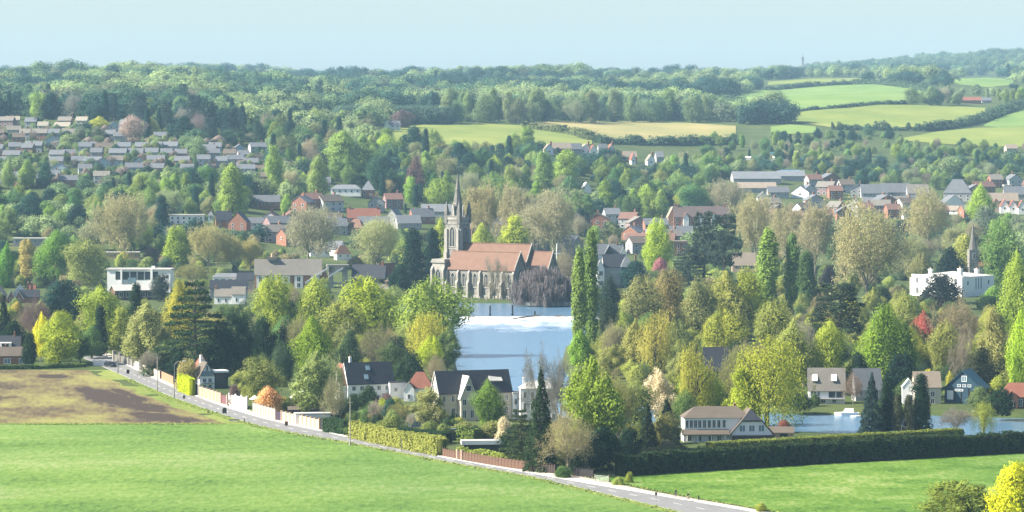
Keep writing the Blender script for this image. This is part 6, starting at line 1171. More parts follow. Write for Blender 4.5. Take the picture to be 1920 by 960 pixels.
A('sparse', 1792, 762, 815, 78, GREY, 'tan leafless scrub on the near river bank'); A('willow', 1845, 752, 815, 52, YG, 'round yellow-green pollard on the near bank'); A('dense', 1838, 724, 770, 52, (.16, .22, .08), 'pale-topped cloud-clipped tree beside the blue boathouse'); A('dense', 1878, 728, 780, 62, DARK, 'dark rounded evergreen by the right hand bungalow'); A('shrub', 1870, 704, 752, 42, YG, 'yellow-green bush above the cloud-clipped tree'); A('broad', 1916, 578, 760, 60, (.40, .55, .05), 'bright lime green tree at the right edge'); A('shrub', 1742, 692, 750, 34, (.55, .50, .06), 'golden bush in front of the cream riverside house'); A('shrub', 1782, 696, 740, 24, (.50, .48, .07), 'golden bush left of the blue boathouse')
A('airy', 1085, 700, 806, 80, (.28, .34, .07), 'green tree on the near bank right of the tall white house'); A('willow', 1135, 690, 812, 84, (.38, .38, .09), 'yellowish willow on the near bank behind the roadside trees'); A('broad', 1190, 712, 812, 76, (.24, .29, .08), 'olive green tree on the near bank left of the cream tree'); A('broad', 1285, 730, 806, 60, (.15, .22, .06), 'green tree on the near bank behind the dark spruces'); A('broad', 1350, 716, 790, 60, (.22, .28, .07), 'green tree behind the roof of the white hedgerow house'); A('dense', 1500, 735, 770, 50, (.05, .09, .04), 'dark bush on the far bank left of the grey riverside house'); A('shrub', 505, 724, 774, 56, ORANGE, 'vivid orange flowering shrub beside the road'); A('broad', 492, 668, 754, 100, (.26, .29, .08), 'rounded olive green tree behind the orange shrub'); A('airy', 586, 660, 785, 84, (.30, .36, .12), 'pale green birch right of the orange shrub'); A('willow', 622, 665, 780, 56, PALE, 'pale green drooping tree left of the white boarded house'); A('sparse', 626, 702, 800, 58, (.33, .31, .16), 'grey-green budding tree above the dark hedge block'); A('shrub', 350, 672, 728, 50, (.36, .32, .12), 'tan-green bush beside the brown-roofed house'); A('sparse', 282, 656, 705, 60, GREY, 'grey twiggy bush behind the cream roadside wall')
A('shrub', 440, 720, 762, 30, MAUVE, 'dark red shrub behind the white garden wall'); A('airy', 805, 726, 812, 74, (.32, .33, .12), 'light budding tree with forked trunk before the large slate house'); A('broad', 920, 712, 805, 80, (.17, .27, .05), 'rounded fresh green tree before the large slate house'); A('dense', 692, 722, 768, 46, (.05, .085, .035), 'dark bush in front of the white boarded house'); A('shrub', 727, 736, 772, 30, MAUVE, 'brown shrub below the white annexe'); A('shrub', 716, 746, 790, 24, LIME, 'bright yellow-green bush in the garden of the white boarded house'); A('shrub', 692, 758, 796, 40, MID, 'rounded green bush behind the roadside hedge'); A('sparse', 745, 752, 800, 60, OLIVE, 'olive garden shrub left of the glazed garden house'); A('shrub', 680, 790, 818, 70, (.11, .16, .05), 'dark green shrubs behind the roadside hedge'); A('shrub', 725, 786, 815, 60, (.20, .24, .06), 'olive shrubs behind the roadside hedge')
A('shrub', 945, 780, 835, 40, CREAMB, 'cream blossom bush left of the spreading cedar'); A('shrub', 870, 790, 822, 70, (.22, .24, .08), 'olive garden bush behind the ivy screen'); A('shrub', 925, 788, 822, 60, (.24, .26, .08), 'olive garden bush behind the pergola'); A('shrub', 850, 775, 805, 40, DARK, 'dark garden bush below the cream gable'); A('shrub', 1005, 838, 872, 26, YG, 'yellow-green bush beside the tall spruce trunk'); A('dense', 960, 800, 850, 60, DARK, 'dark laurel behind the flat-roofed lodge')
# left bank masses
A('broad', 112, 583, 684, 98, LIME, 'bright yellow-green tree above the rough hedge at left'); A('airy', 76, 588, 678, 34, (.72, .68, .05), 'bright yellow tree edge left of the yellow-green tree'); A('dense', 56, 622, 690, 34, (.03, .055, .025), 'dark clipped topiary beside the brick bungalow'); A('broad', 195, 536, 655, 96, (.30, .38, .055), 'fresh green tree below the white modern building'); A('oval', 224, 575, 668, 44, YG, 'narrow yellow-green tree left of the dark cypress'); A('cypress', 188, 572, 668, 30, DARK, 'dark cypress left of the road bend'); A('cypress', 256, 530, 650, 30, DARK, 'dark cypress below the white modern building'); A('broad', 172, 610, 672, 60, MID, 'mid green tree at the road bend'); A('airy', 150, 620, 680, 50, MID, 'mid green tree left of the road bend')
A('airy', 272, 572, 690, 92, (.33, .35, .12), 'pale olive willow-like tree right of the road bend'); A('cedar', 366, 528, 704, 148, (.05, .088, .036), 'great dark spreading cedar behind the brown-roofed house'); A('broad', 345, 525, 650, 90, (.45, .42, .06), 'golden green tree behind the great cedar'); A('dense', 118, 524, 612, 100, TEAL, 'big dark holm oak below the white-edged gables'); A('sparse', 66, 556, 660, 76, MAUVE, 'purple-brown leafless tree left of the bright yellow-green tree'); A('spruce', 8, 556, 665, 44, DARK, 'dark spruce at the left edge'); A('shrub', 32, 565, 605, 30, (.48, .40, .10), 'golden shrub below the twin gables'); A('dense', 25, 600, 668, 60, DARK, 'dark yew behind the brick bungalow')
A('broad', 452, 575, 700, 80, (.05, .09, .04), 'dark green tree right of the great cedar'); A('dense', 415, 610, 705, 70, DARK, 'dark yew mass right of the great cedar'); A('dense', 492, 592, 690, 60, (.035, .075, .03), 'dark evergreen left of the bright green chestnut'); A('broad', 532, 640, 715, 50, (.06, .10, .05), 'dark tree behind the rounded olive tree'); A('broad', 590, 592, 712, 84, (.24, .34, .035), 'bright green chestnut tree in the left bank wood'); A('cypress', 530, 610, 690, 26, DARK, 'dark cypress left of the bright green chestnut')
A('broad', 514, 515, 640, 84, (.38, .45, .06), 'yellow-green riverside tree below the long terrace'); A('broad', 590, 520, 640, 96, (.36, .42, .065), 'yellow-green riverside tree below the bridge tower'); A('broad', 690, 518, 655, 140, LIME, 'wide lime green riverside tree below the dark slate boathouse'); A('broad', 640, 560, 665, 90, (.30, .33, .07), 'olive green riverside tree, lower middle of the left bank'); A('broad', 812, 520, 662, 138, (.31, .40, .07), 'large rounded green tree overhanging the weir pool'); A('willow', 800, 583, 690, 90, (.50, .48, .07), 'golden willow below the large rounded tree'); A('broad', 808, 630, 706, 58, (.42, .50, .04), 'small bright lime tree below the golden willow')
A('sparse', 705, 605, 700, 90, (.24, .23, .11), 'grey-olive tree mass behind the white boarded house'); A('broad', 740, 640, 715, 70, (.09, .13, .05), 'dark olive tree above the red hipped roof'); A('airy', 838, 610, 700, 60, (.15, .21, .07), 'green tree leaning over the river behind the golden willow'); A('sparse', 560, 590, 690, 70, (.30, .29, .12), 'grey-green tree left of the chestnut'); A('broad', 655, 615, 705, 60, (.07, .11, .05), 'dark tree right of the bright green chestnut'); A('dense', 770, 660, 722, 60, (.04, .07, .035), 'dark evergreen behind the red hipped house'); A('sparse', 818, 660, 735, 50, (.36, .30, .18), 'tan budding tree beside the large slate house'); A('broad', 455, 610, 660, 50, (.22, .30, .06), 'green tree above the dark yew mass'); A('shrub', 300, 660, 704, 70, (.08, .12, .05), 'dark shrubs beneath the great cedar'); A('dense', 335, 660, 712, 50, DARK, 'dark shrub left of the brown-roofed house')
A('broad', 300, 512, 565, 50, (.055, .07, .05), 'dark copper-green tree right of the pale-roofed hall'); A('sparse', 360, 490, 540, 80, OLIVE, 'pollarded olive tree between white building and conservatory')
# park trees behind the left bank
A('budding', 232, 362, 496, 126, (.42, .34, .17), 'big spreading plane tree left of centre in the park'); A('oval', 332, 424, 505, 50, (.34, .44, .06), 'bright green upright tree right of the big plane tree'); A('broad', 10, 455, 540, 44, GREEN, 'green tree at the left edge of the park'); A('oval', 52, 448, 528, 36, (.46, .39, .13), 'narrow golden tree in the park at left'); A('broad', 100, 432, 535, 70, (.18, .32, .05), 'green rounded tree in the park at left'); A('broad', 162, 448, 545, 86, (.30, .34, .10), 'pale olive rounded tree in the park'); A('shrub', 108, 486, 535, 30, CREAMB, 'cream blossoming bush in the park'); A('dense', 84, 500, 535, 34, DARK, 'small dark evergreen behind the twin gables'); A('shrub', 230, 472, 497, 24, (.78, .72, .04), 'small bright yellow bush under the plane tree'); A('shrub', 284, 462, 496, 44, MAUVE, 'purple-brown shrub right of the plane tree'); A('cypress', 303, 366, 446, 32, TEAL, 'dark conifer right of the plane tree top')
A('budding', 392, 416, 510, 84, (.46, .37, .15), 'tan budding tree, left of the park row'); A('budding', 436, 440, 510, 56, (.48, .37, .13), 'tan budding tree, middle of the park row'); A('budding', 470, 445, 508, 56, (.46, .36, .13), 'tan budding tree, right of the park row'); A('budding', 580, 386, 500, 124, (.38, .32, .20), 'grey-tan spreading plane tree behind the long terrace'); A('budding', 708, 404, 510, 100, (.45, .41, .18), 'pale plane tree left of the dark conifer pair'); A('cypress', 775, 428, 535, 52, (.022, .05, .03), 'tall dark conifer, left of the pair by the church tower'); A('cypress', 812, 428, 532, 40, (.018, .042, .03), 'tall dark conifer, right of the pair by the church tower'); A('dense', 752, 494, 555, 50, (.02, .05, .03), 'low dark yew left of the conifer pair'); A('broad', 826, 410, 520, 50, (.40, .46, .07), 'yellow-green tree just left of the church tower')
A('broad', 903, 418, 500, 56, (.40, .46, .07), 'yellow-green tree behind the church roof'); A('oval', 962, 403, 500, 56, (.44, .50, .06), 'bright yellow-green tree behind the church roof at centre'); A('budding', 1040, 352, 490, 112, (.42, .34, .20), 'wide tan plane tree behind the church chancel'); A('budding', 905, 338, 470, 90, (.44, .34, .17), 'tan plane tree right of the spire'); A('budding', 965, 345, 475, 84, (.42, .33, .18), 'tan plane tree between spire and wide plane tree'); A('budding', 1000, 380, 482, 70, (.40, .33, .19), 'small tan plane tree behind the nave roof')
A('weeping', 1022, 500, 571, 132, (.20, .17, .165), 'grey-purple weeping tree beside the church'); A('bare', 933, 474, 562, 56, (.34, .31, .24), 'small bare tree in front of the church windows'); A('dense', 966, 505, 556, 24, (.02, .045, .04), 'dark shrub doubling as painted gable shadow at the church east end'); A('sparse', 1058, 460, 555, 50, (.36, .31, .22), 'tan budding tree behind the weeping tree')  # the dark east end shrub also paints in the shadow of the gable
A('poplar', 1086, 462, 668, 31, (.26, .35, .08), 'tall Lombardy poplar by the weir, left of the pair'); A('poplar', 1108, 428, 662, 32, (.20, .29, .07), 'tallest Lombardy poplar by the weir, right of the pair'); A('shrub', 1088, 618, 684, 44, (.26, .42, .05), 'bright green bush at the foot of the poplars'); A('broad', 1142, 556, 655, 54, (.06, .085, .05), 'dark tree right of the poplars'); A('broad', 1140, 515, 610, 60, (.03, .055, .04), 'dark evergreen behind the poplars'); A('sparse', 1150, 600, 690, 60, (.36, .33, .18), 'grey willow scrub right of the poplars')
# island and right bank
A('broad', 1205, 516, 640, 96, (.27, .27, .10), 'olive tree right of the poplars, upper island wood'); A('broad', 1255, 505, 630, 80, (.30, .25, .10), 'tan-olive tree in the upper island wood'); A('broad', 1310, 520, 640, 90, (.27, .28, .10), 'olive tree in the middle of the upper island wood'); A('broad', 1360, 508, 632, 100, (.32, .33, .08), 'yellow-olive tree in the upper island wood'); A('broad', 1405, 500, 630, 80, (.38, .42, .06), 'yellow-green tree left of the slim poplar'); A('willow', 1232, 583, 715, 100, (.44, .40, .09), 'golden willow on the island, left'); A('airy', 1195, 600, 705, 70, (.38, .37, .11), 'pale olive tree left of the golden island willow'); A('broad', 1355, 580, 690, 84, (.36, .38, .06), 'yellow-green rounded tree in the middle of the island'); A('broad', 1270, 600, 700, 70, (.20, .24, .08), 'olive green tree right of the golden island willow'); A('spruce', 1262, 540, 625, 30, DARK, 'dark spruce top in the upper island wood'); A('broad', 1450, 560, 690, 96, (.30, .33, .08), 'olive rounded tree below the slim poplar')
A('broad', 1232, 408, 520, 60, (.46, .58, .05), 'vivid lime tree left of the dark pines'); A('shrub', 1238, 483, 525, 36, PINK, 'pink blossoming cherry below the vivid lime tree'); A('dense', 1192, 488, 545, 60, TEAL, 'dark holm oak right of the turreted house'); A('pine', 1320, 396, 535, 60, (.06, .085, .06), 'dark pine right of the brown brick block, left of the pair'); A('pine', 1357, 402, 540, 64, (.05, .075, .055), 'dark pine right of the brown brick block, right of the pair'); A('cedar', 1292, 462, 535, 92, (.06, .09, .065), 'low spreading blue-green cedar below the dark pines'); A('poplar', 1440, 426, 590, 44, (.26, .37, .07), 'green columnar poplar, left of the right bank trio'); A('poplar', 1486, 438, 590, 32, (.16, .26, .07), 'green columnar poplar, middle of the right bank trio'); A('poplar', 1513, 468, 592, 34, (.10, .17, .06), 'darker columnar poplar, right of the right bank trio'); A('dense', 1555, 496, 560, 44, (.045, .04, .05), 'dark purple round tree right of the poplar trio')
A('budding', 1625, 376, 570, 172, (.46, .37, .18), 'huge tan plane tree with thick trunk on the right bank'); A('budding', 1530, 372, 525, 90, (.43, .34, .19), 'tan plane tree left of the huge plane tree'); A('budding', 1415, 362, 500, 90, (.45, .36, .18), 'tan plane tree right of the dark pines'); A('budding', 1475, 380, 505, 90, (.43, .34, .18), 'tan plane tree behind the poplar trio'); A('budding', 1740, 352, 480, 104, (.45, .36, .17), 'tan plane tree right of the huge plane tree'); A('budding', 1790, 420, 500, 70, (.38, .34, .16), 'olive-tan plane tree left of the small church'); A('budding', 1715, 440, 530, 80, (.34, .31, .15), 'dull tan plane tree left of the mansion'); A('dense', 1780, 462, 535, 62, (.022, .045, .035), 'dark evergreen behind the mansion'); A('oval', 1808, 440, 520, 44, (.40, .42, .10), 'yellow-green tree left of the small church spire'); A('dense', 1765, 512, 580, 86, (.05, .06, .055), 'dark holm oak in front of the mansion'); A('broad', 1655, 570, 730, 118, (.24, .35, .04), 'large vivid green tree on the right bank'); A('broad', 1695, 600, 728, 70, (.19, .29, .04), 'second vivid green tree on the right bank')
A('broad', 1728, 584, 668, 56, RED, 'red-leaved maple right of the vivid green trees'); A('pine', 1575, 530, 660, 110, (.055, .08, .045), 'dark spreading pine below the huge plane tree'); A('sparse', 1505, 590, 730, 90, GREY, 'grey budding tree on the right bank'); A('broad', 1480, 600, 740, 90, (.32, .36, .09), 'pale olive tree left of the grey budding tree'); A('broad', 1552, 600, 740, 70, (.36, .42, .06), 'yellow-green tree right of the grey budding tree'); A('airy', 1868, 575, 720, 70, (.37, .36, .12), 'tall pale olive tree near the right edge'); A('broad', 1906, 472, 660, 76, (.32, .42, .06), 'yellow-green tree right of the mansion'); A('broad', 1880, 406, 545, 90, (.17, .28, .07), 'dark green rounded tree right of the small church'); A('sparse', 1795, 556, 690, 110, (.33, .27, .15), 'tan-brown tree below the mansion'); A('broad', 1770, 600, 710, 60, (.33, .34, .09), 'olive yellow tree right of the red maple'); A('broad', 1700, 545, 650, 70, (.30, .33, .09), 'olive tree left of the dark holm oak'); A('bare', 1808, 610, 740, 60, (.33, .28, .20), 'bare stemmed tree behind the blue boathouse'); A('dense', 1690, 660, 745, 80, (.02, .045, .03), 'deep green shaded mass behind the cream riverside house'); A('dense', 1840, 650, 745, 80, (.06, .07, .035), 'dull green mass behind the blue boathouse'); A('dense', 1610, 660, 742, 60, (.03, .055, .03), 'dark evergreen behind the grey riverside houses')
A('broad', 1725, 475, 545, 50, (.25, .25, .10), 'olive shrubby tree at the left end of the mansion'); A('shrub', 1862, 535, 575, 50, (.20, .34, .06), 'green bush below the mansion at right'); A('sparse', 1600, 695, 762, 44, (.28, .20, .14), 'brown twiggy shrub between the two grey riverside houses')
# slopes: single notable trees
A('oval', 437, 306, 420, 54, (.30, .40, .08), 'tall pale green tree below the right end of the estate'); A('oval', 515, 272, 362, 40, (.30, .42, .09), 'tall green poplar-like tree right of the estate'); A('oval', 596, 292, 385, 44, (.30, .39, .11), 'tall pale green tree above the slate house'); A('oval', 640, 246, 330, 60, (.30, .42, .10), 'tall fresh green tree in the central slope, left'); A('oval', 680, 250, 335, 44, (.25, .36, .10), 'tall fresh green tree in the central slope, right'); A('broad', 526, 264, 300, 34, (.30, .10, .12), 'copper-red tree above the tall green poplar'); A('broad', 714, 290, 362, 72, (.06, .13, .07), 'big dark green tree above the pyramid roof'); A('broad', 780, 292, 372, 42, (.20, .12, .11), 'mauve-brown tree left of the spire'); A('broad', 830, 334, 400, 60, (.32, .42, .07), 'lime tree left of the spire top'); A('broad', 756, 205, 240, 44, MAUVE, 'mauve copper beech beside the white farmhouse'); A('oval', 1020, 282, 360, 40, (.26, .38, .10), 'fresh green tree below the hillside houses, left'); A('oval', 1060, 280, 352, 44, (.34, .46, .09), 'fresh green tree below the hillside houses, right'); A('broad', 1215, 345, 400, 44, (.34, .46, .08), 'lime tree on the slope left of the brown terrace'); A('broad', 1300, 345, 408, 64, (.10, .22, .08), 'dark green tree above the brown terrace'); A('budding', 1362, 335, 410, 76, (.40, .32, .20), 'tan plane tree above the right end of the brown terrace'); A('broad', 1840, 344, 420, 60, (.36, .50, .06), 'vivid lime tree in the right hand town'); A('broad', 1850, 384, 450, 60, (.20, .24, .16), 'grey-green tree above the small church'); A('broad', 250, 215, 268, 50, (.50, .38, .32), 'pale pink blossoming tree above the estate'); A('broad', 285, 218, 262, 40, (.42, .44, .12), 'pale lime tree above the estate'); A('broad', 185, 218, 246, 44, (.50, .52, .08), 'yellow-green tree at the top of the estate'); A('dense', 360, 312, 362, 50, (.04, .10, .07), 'dark green tree under the estate, right of centre'); A('broad', 390, 308, 360, 44, (.13, .25, .07), 'green tree under the estate at right'); A('broad', 15, 300, 355, 34, (.28, .38, .12), 'pale green tree in the estate at left'); A('broad', 50, 298, 352, 40, (.28, .40, .10), 'pale green tree in the estate, second from left'); A('dense', 85, 305, 352, 34, (.05, .12, .08), 'dark green tree in the estate at left'); A('broad', 372, 268, 306, 42, (.20, .28, .13), 'grey-green rounded tree at the right end of the estate rows')
A('spruce', 508, 142, 186, 22, TEAL, 'lone dark spruce standing high on the left skyline')

# ------------------------------------------------------------------ trees that fill the slopes and gardens
def blocked(px_, top, base, w):
    for (a, b_, c_, d_) in BLOCK:
        if px_ + w * .35 > a and px_ - w * .35 < c_ and base > b_ + 3 and top < d_ - 4 and base > (b_ + d_) / 2: return True
    q = np.array([[px_, base]])
    return any(sdist(q, f)[0] > -1.5 for f in FARF)
PAL = {'mix': [(3, 'broad', (.20, .30, .08)), (2, 'airy', (.22, .31, .09)), (4, 'broad', (.28, .37, .10)), (4, 'broad', (.11, .20, .07)), (2, 'oval', (.28, .40, .09)), (3, 'dense', TEAL), (2, 'broad', (.26, .27, .12)), (2, 'budding', (.40, .34, .19)), (1, 'cypress', TEAL), (1, 'broad', (.36, .46, .08)), (1, 'sparse', (.34, .30, .22))],
 'dark': [(6, 'dense', TEAL), (3, 'pine', BLUEG), (3, 'broad', (.07, .13, .08)), (2, 'cypress', TEAL), (2, 'broad', (.18, .26, .10)), (1, 'broad', (.30, .38, .12)), (1, 'sparse', (.30, .26, .22))],
 'garden': [(5, 'shrub', (.20, .29, .10)), (3, 'shrub', (.09, .16, .08)), (2, 'broad', (.28, .36, .12)), (2, 'dense', TEAL), (1, 'shrub', (.42, .33, .28)), (1, 'sparse', (.36, .31, .24))],
 'tan': [(4, 'budding', (.42, .34, .19)), (3, 'broad', (.26, .31, .12)), (3, 'broad', (.17, .25, .09)), (1, 'dense', TEAL), (2, 'sparse', (.34, .30, .20)), (1, 'oval', (.32, .43, .10))],
 'bank': [(2, 'broad', (.28, .31, .09)), (2, 'airy', (.29, .31, .10)), (3, 'broad', (.34, .38, .07)), (2, 'sparse', (.30, .28, .14)), (2, 'dense', DARK), (2, 'broad', (.12, .19, .06)), (1, 'airy', (.36, .38, .10))],
 'edge': [(5, 'broad', (.20, .27, .12)), (3, 'oval', (.22, .30, .13)), (2, 'broad', (.10, .16, .09)), (1, 'budding', (.34, .32, .20))]}
NAMEC = lambda t: 'dark' if sum(t) < .25 else ('tan' if t[0] > t[1] * 1.15 else ('pale green' if t[1] > .33 else ('olive' if t[0] > t[1] * .9 else 'green')))
KW = {'broad': 'rounded tree', 'oval': 'upright tree', 'dense': 'evergreen tree', 'budding': 'plane tree', 'cypress': 'conifer', 'sparse': 'budding tree', 'shrub': 'bush', 'pine': 'pine', 'airy': 'airy tree'}
CAND = []; OVER = []
def fill(zone, x0, x1, y0, y1, n, pal, hm, gap, check=True):
    g = rng; placed = []; ws = np.array([p[0] for p in PAL[pal]], float); ws /= ws.sum(); tries = 0
    while len(placed) < n and tries < n * 14:
        tries += 1; x = g.uniform(x0, x1); y = y0 + (y1 - y0) * g.random(); k = K(x, y); m = PAL[pal][g.choice(len(ws), p=ws)]; hh = g.uniform(*hm)
        if m[1] in ('cypress', 'oval', 'pine'): hh *= 1.15
        if m[1] in ('shrub',): hh *= .6
        wd = hh * KIND[m[1]][0][2] * g.uniform(.85, 1.15); hp, wp = hh / k, wd / k
        if any(abs(x - a) < gap * (wp + c_) * .5 and abs(y - b_) < 9 for a, b_, c_ in placed): continue
        if check and blocked(x, y - hp, y, wp): continue
        placed.append((x, y, wp)); CAND.append((hp, m[1], x, y - hp, y, wp, m[2], '%s %s %s' % (NAMEC(m[2]), KW[m[1]], zone), zone))
fill('below the estate at left', -90, 240, 352, 440, 46, 'mix', (10, 17), .5); fill('below the estate at right', 240, 520, 345, 430, 40, 'mix', (10, 17), .5); fill('in the park at far left', -90, 330, 440, 500, 22, 'mix', (10, 16), .6)
fill('between the estate houses at left', -60, 240, 250, 345, 38, 'garden', (5, 9), .4); fill('between the estate houses at right', 240, 510, 250, 345, 30, 'garden', (5, 9), .4)
fill('in the belt above the estate, left', -80, 260, 205, 238, 40, 'dark', (14, 21), .4); fill('in the belt above the estate, right', 260, 600, 200, 268, 60, 'dark', (14, 21), .4)
fill('on the slope left of the spire', 500, 860, 262, 345, 62, 'mix', (12, 19), .45); fill('among the roofs left of the church', 500, 840, 350, 480, 44, 'mix', (9, 15), .5)
fill('on the slope right of the spire', 860, 1120, 288, 420, 60, 'mix', (11, 18), .45); fill('below the hillside houses', 1120, 1340, 305, 420, 48, 'mix', (11, 18), .45); fill('among the roofs behind the church', 870, 1250, 425, 515, 26, 'tan', (10, 16), .5)
fill('round the allotments', 1300, 1560, 268, 345, 44, 'mix', (7, 12), .45); fill('below the right hill fields', 1540, 1980, 290, 345, 60, 'mix', (6, 11), .45); fill('at the foot of the far right fields', 1440, 1700, 256, 292, 40, 'garden', (6, 11), .35); fill('under the lowest right field', 1690, 1980, 280, 294, 30, 'garden', (6, 11), .35); fill('in the right hand town', 1380, 1980, 350, 440, 56, 'tan', (8, 14), .5); fill('around the mansion', 1560, 1980, 445, 545, 26, 'tan', (9, 15), .55)
fill('in the left bank wood', 300, 860, 575, 690, 34, 'bank', (8, 13), .45); fill('in the road bend trees', -60, 300, 590, 672, 16, 'bank', (7, 12), .5); fill('in the island wood', 1130, 1560, 560, 735, 46, 'bank', (8, 13), .45); fill('in the right bank wood', 1560, 1970, 565, 735, 44, 'bank', (8, 13), .45)
fill('in the gardens along the road', 640, 1000, 770, 805, 14, 'garden', (4, 7), .5); fill('behind the long hedge', 1110, 1300, 810, 850, 9, 'bank', (5, 9), .5)
fill('at the wood edge over the hill fields, left', 830, 1080, 226, 233, 34, 'edge', (19, 26), .25, False); fill('at the wood edge over the hill fields, right', 1080, 1330, 224, 231, 34, 'edge', (19, 26), .25, False)
fill('beside the central hill field, left', 560, 720, 240, 262, 20, 'mix', (11, 16), .4); fill('on the far right hillside', 1690, 1800, 192, 200, 7, 'edge', (12, 18), .3, False); fill('by the far right lanes', 1800, 1960, 186, 200, 14, 'mix', (10, 15), .4)
CAND.sort(key=lambda c: -c[0])
for c in CAND:                                             # the largest of each kind singly, the rest in the woodland below
    nmk = TNAME[c[1]]
    if NIND.get(nmk, 0) < 295: A(*c[1:7], c[7], c[8], .12)
    else: OVER.append(c)
finish_tree_labels()

# ------------------------------------------------------------------ far woodland: too many to count, one object
def low_tree(i, width, nl, n, leaf, conif=False):
    g = np.random.default_rng(300 + i)
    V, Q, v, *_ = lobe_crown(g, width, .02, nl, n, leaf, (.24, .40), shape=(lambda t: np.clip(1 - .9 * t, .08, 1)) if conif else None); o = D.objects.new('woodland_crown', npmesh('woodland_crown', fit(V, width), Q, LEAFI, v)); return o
wc = D.collections.new('woodland_crowns')
LOWO = [low_tree(i, 1.05 + .10 * i, 9 + 2 * i, 1500, .040) for i in range(5)] + [low_tree(7, .42, 24, 1300, .03, True)]
for o in LOWO: wc.objects.link(o)
MIDK = {}
for kd in ('airy', 'broad', 'oval', 'dense', 'budding', 'sparse', 'cypress', 'shrub', 'pine'):
    for q_, (tm, cm, wid) in enumerate(KIND[kd][:3]):
        o = D.objects.new('woodland_crown', cm); wc.objects.link(o); o.material_slots[0].link = 'OBJECT'; o.material_slots[0].material = LEAFI; MIDK.setdefault(kd, []).append((o, wid))
_ord = sorted(wc.objects, key=lambda o: o.name); WIX = {o.name: i for i, o in enumerate(_ord)}; LOWIX = [WIX[o.name] for o in LOWO]
g = np.random.default_rng(99); PT = []; TI = []; SZ = []; IX = []
for (hp, kd, x, tp, y, wp, tint, *_r) in OVER:
    d_ = hit(x, y); o, wid = MIDK[kd][g.integers(len(MIDK[kd]))]; PT.append(((x - 960) * d_ / F, d_, float(gz_pd(x, d_)) - .1)); TI.append(np.clip(np.array(tint) * (1 + .12 * g.normal()), .01, .7)); SZ.append((wp * d_ / F / wid, hp * d_ / F)); IX.append(WIX[o.name])
PXW = lambda p, d: (p - 960) * d / F + 5000
def wood(x0, x1, d0, d1, n, tints, hm=(11, 18), conif=.08):
    px_ = g.uniform(x0, x1, n); d_ = np.sqrt(g.uniform(d0 ** 2, d1 ** 2, n)); z = gz_pd(px_, d_); py_ = YH + (H - z) * F / d_; ok = np.ones(n, bool)
    for f in FARF: ok &= sdist(np.c_[px_, py_], f) < -2.5
    for (a, b_, c_, e_) in BLOCK: ok &= ~((px_ > a - 6) & (px_ < c_ + 6) & (py_ > b_ + 4) & (py_ < e_ + 22 / (d_ / 2000)) & (d_ < 2700))
    for i in np.where(ok)[0]:
        u = (vnoise(PXW(px_[i], d_[i]) / 1, d_[i] * .6, 95, 41) * 2.1 - .68 + .16 * g.normal()) * len(tints); t = np.array(tints[int(np.clip(u, 0, len(tints) - 1))]) * (1 + .15 * g.normal()); PT.append(((px_[i] - 960) * d_[i] / F, d_[i], z[i] - .3)); TI.append(np.clip(t, .01, .7)); q = g.uniform(*hm) * (.72 + .62 * vnoise(PXW(px_[i], d_[i]), d_[i], 130, 43)); SZ.append((q * g.uniform(.9, 1.25), q)); IX.append(LOWIX[5] if g.random() < conif else LOWIX[g.integers(5)])
WT = [(.040, .090, .070), (.055, .120, .080), (.10, .18, .10), (.16, .19, .12), (.20, .29, .13), (.25, .34, .14), (.32, .40, .16), (.27, .34, .15)]
wood(-500, 720, 2480, 3000, 560, WT, (13, 21), .15); wood(-600, 1000, 2950, 4200, 1300, WT, (14, 22)); wood(-600, 1100, 4100, 6800, 1900, WT, (13, 21)); wood(940, 1480, 2990, 4200, 700, WT, (14, 22)); wood(1000, 2400, 4100, 6800, 1800, WT, (12, 19)); wood(1420, 2400, 2900, 4200, 110, WT, (7, 11)); wood(1500, 2500, 6500, 8600, 1500, [(.10, .16, .08), (.16, .22, .1)], (14, 22)); wood(1950, 2500, 1750, 2900, 300, WT); wood(-500, -90, 1650, 2500, 300, WT); wood(1985, 2700, 930, 1760, 420, WT, (8, 14)); wood(-600, -85, 1080, 1660, 260, WT, (8, 14)); wood(-90, 560, 1780, 2450, 420, WT, (6, 11)); wood(480, 1300, 1780, 2560, 620, WT, (7, 13)); wood(1250, 1980, 1850, 2640, 480, WT, (5, 10))
for r_, (y_, hm_, tn) in enumerate(((233, 15, (.10, .16, .11)), (231, 15, (.09, .15, .10)), (212, 10, (.022, .05, .04)), (209, 10, (.022, .05, .045)))):
    for x in np.arange(640 if r_ < 2 else 700, 842, 4.2):
        d_ = hit(x, y_) + g.normal() * 3; z = float(gz_pd(x, d_)); PT.append(((x - 960) * d_ / F, d_, z - .3)); TI.append(np.array(tn) * (1 + .08 * g.normal())); q = hm_ * (1 + .03 * g.normal()); SZ.append((q, q)); IX.append(LOWIX[g.integers(5)])
wo = None
ng = D.node_groups.new('woodland', 'GeometryNodeTree'); ng.interface.new_socket('Geometry', in_out='INPUT', socket_type='NodeSocketGeometry'); ng.interface.new_socket('Geometry', in_out='OUTPUT', socket_type='NodeSocketGeometry')
gi = ng.nodes.new('NodeGroupInput'); go = ng.nodes.new('NodeGroupOutput'); ip = ng.nodes.new('GeometryNodeInstanceOnPoints'); ci = ng.nodes.new('GeometryNodeCollectionInfo'); ci.inputs['Collection'].default_value = wc; ci.inputs['Separate Children'].default_value = True; ci.inputs['Reset Children'].default_value = True
def na(name, ty):
    q = ng.nodes.new('GeometryNodeInputNamedAttribute'); q.data_type = ty; q.inputs['Name'].default_value = name; return [o for o in q.outputs if o.enabled and o.name == 'Attribute'][0]
ip.inputs['Pick Instance'].default_value = True; L_ = ng.links.new
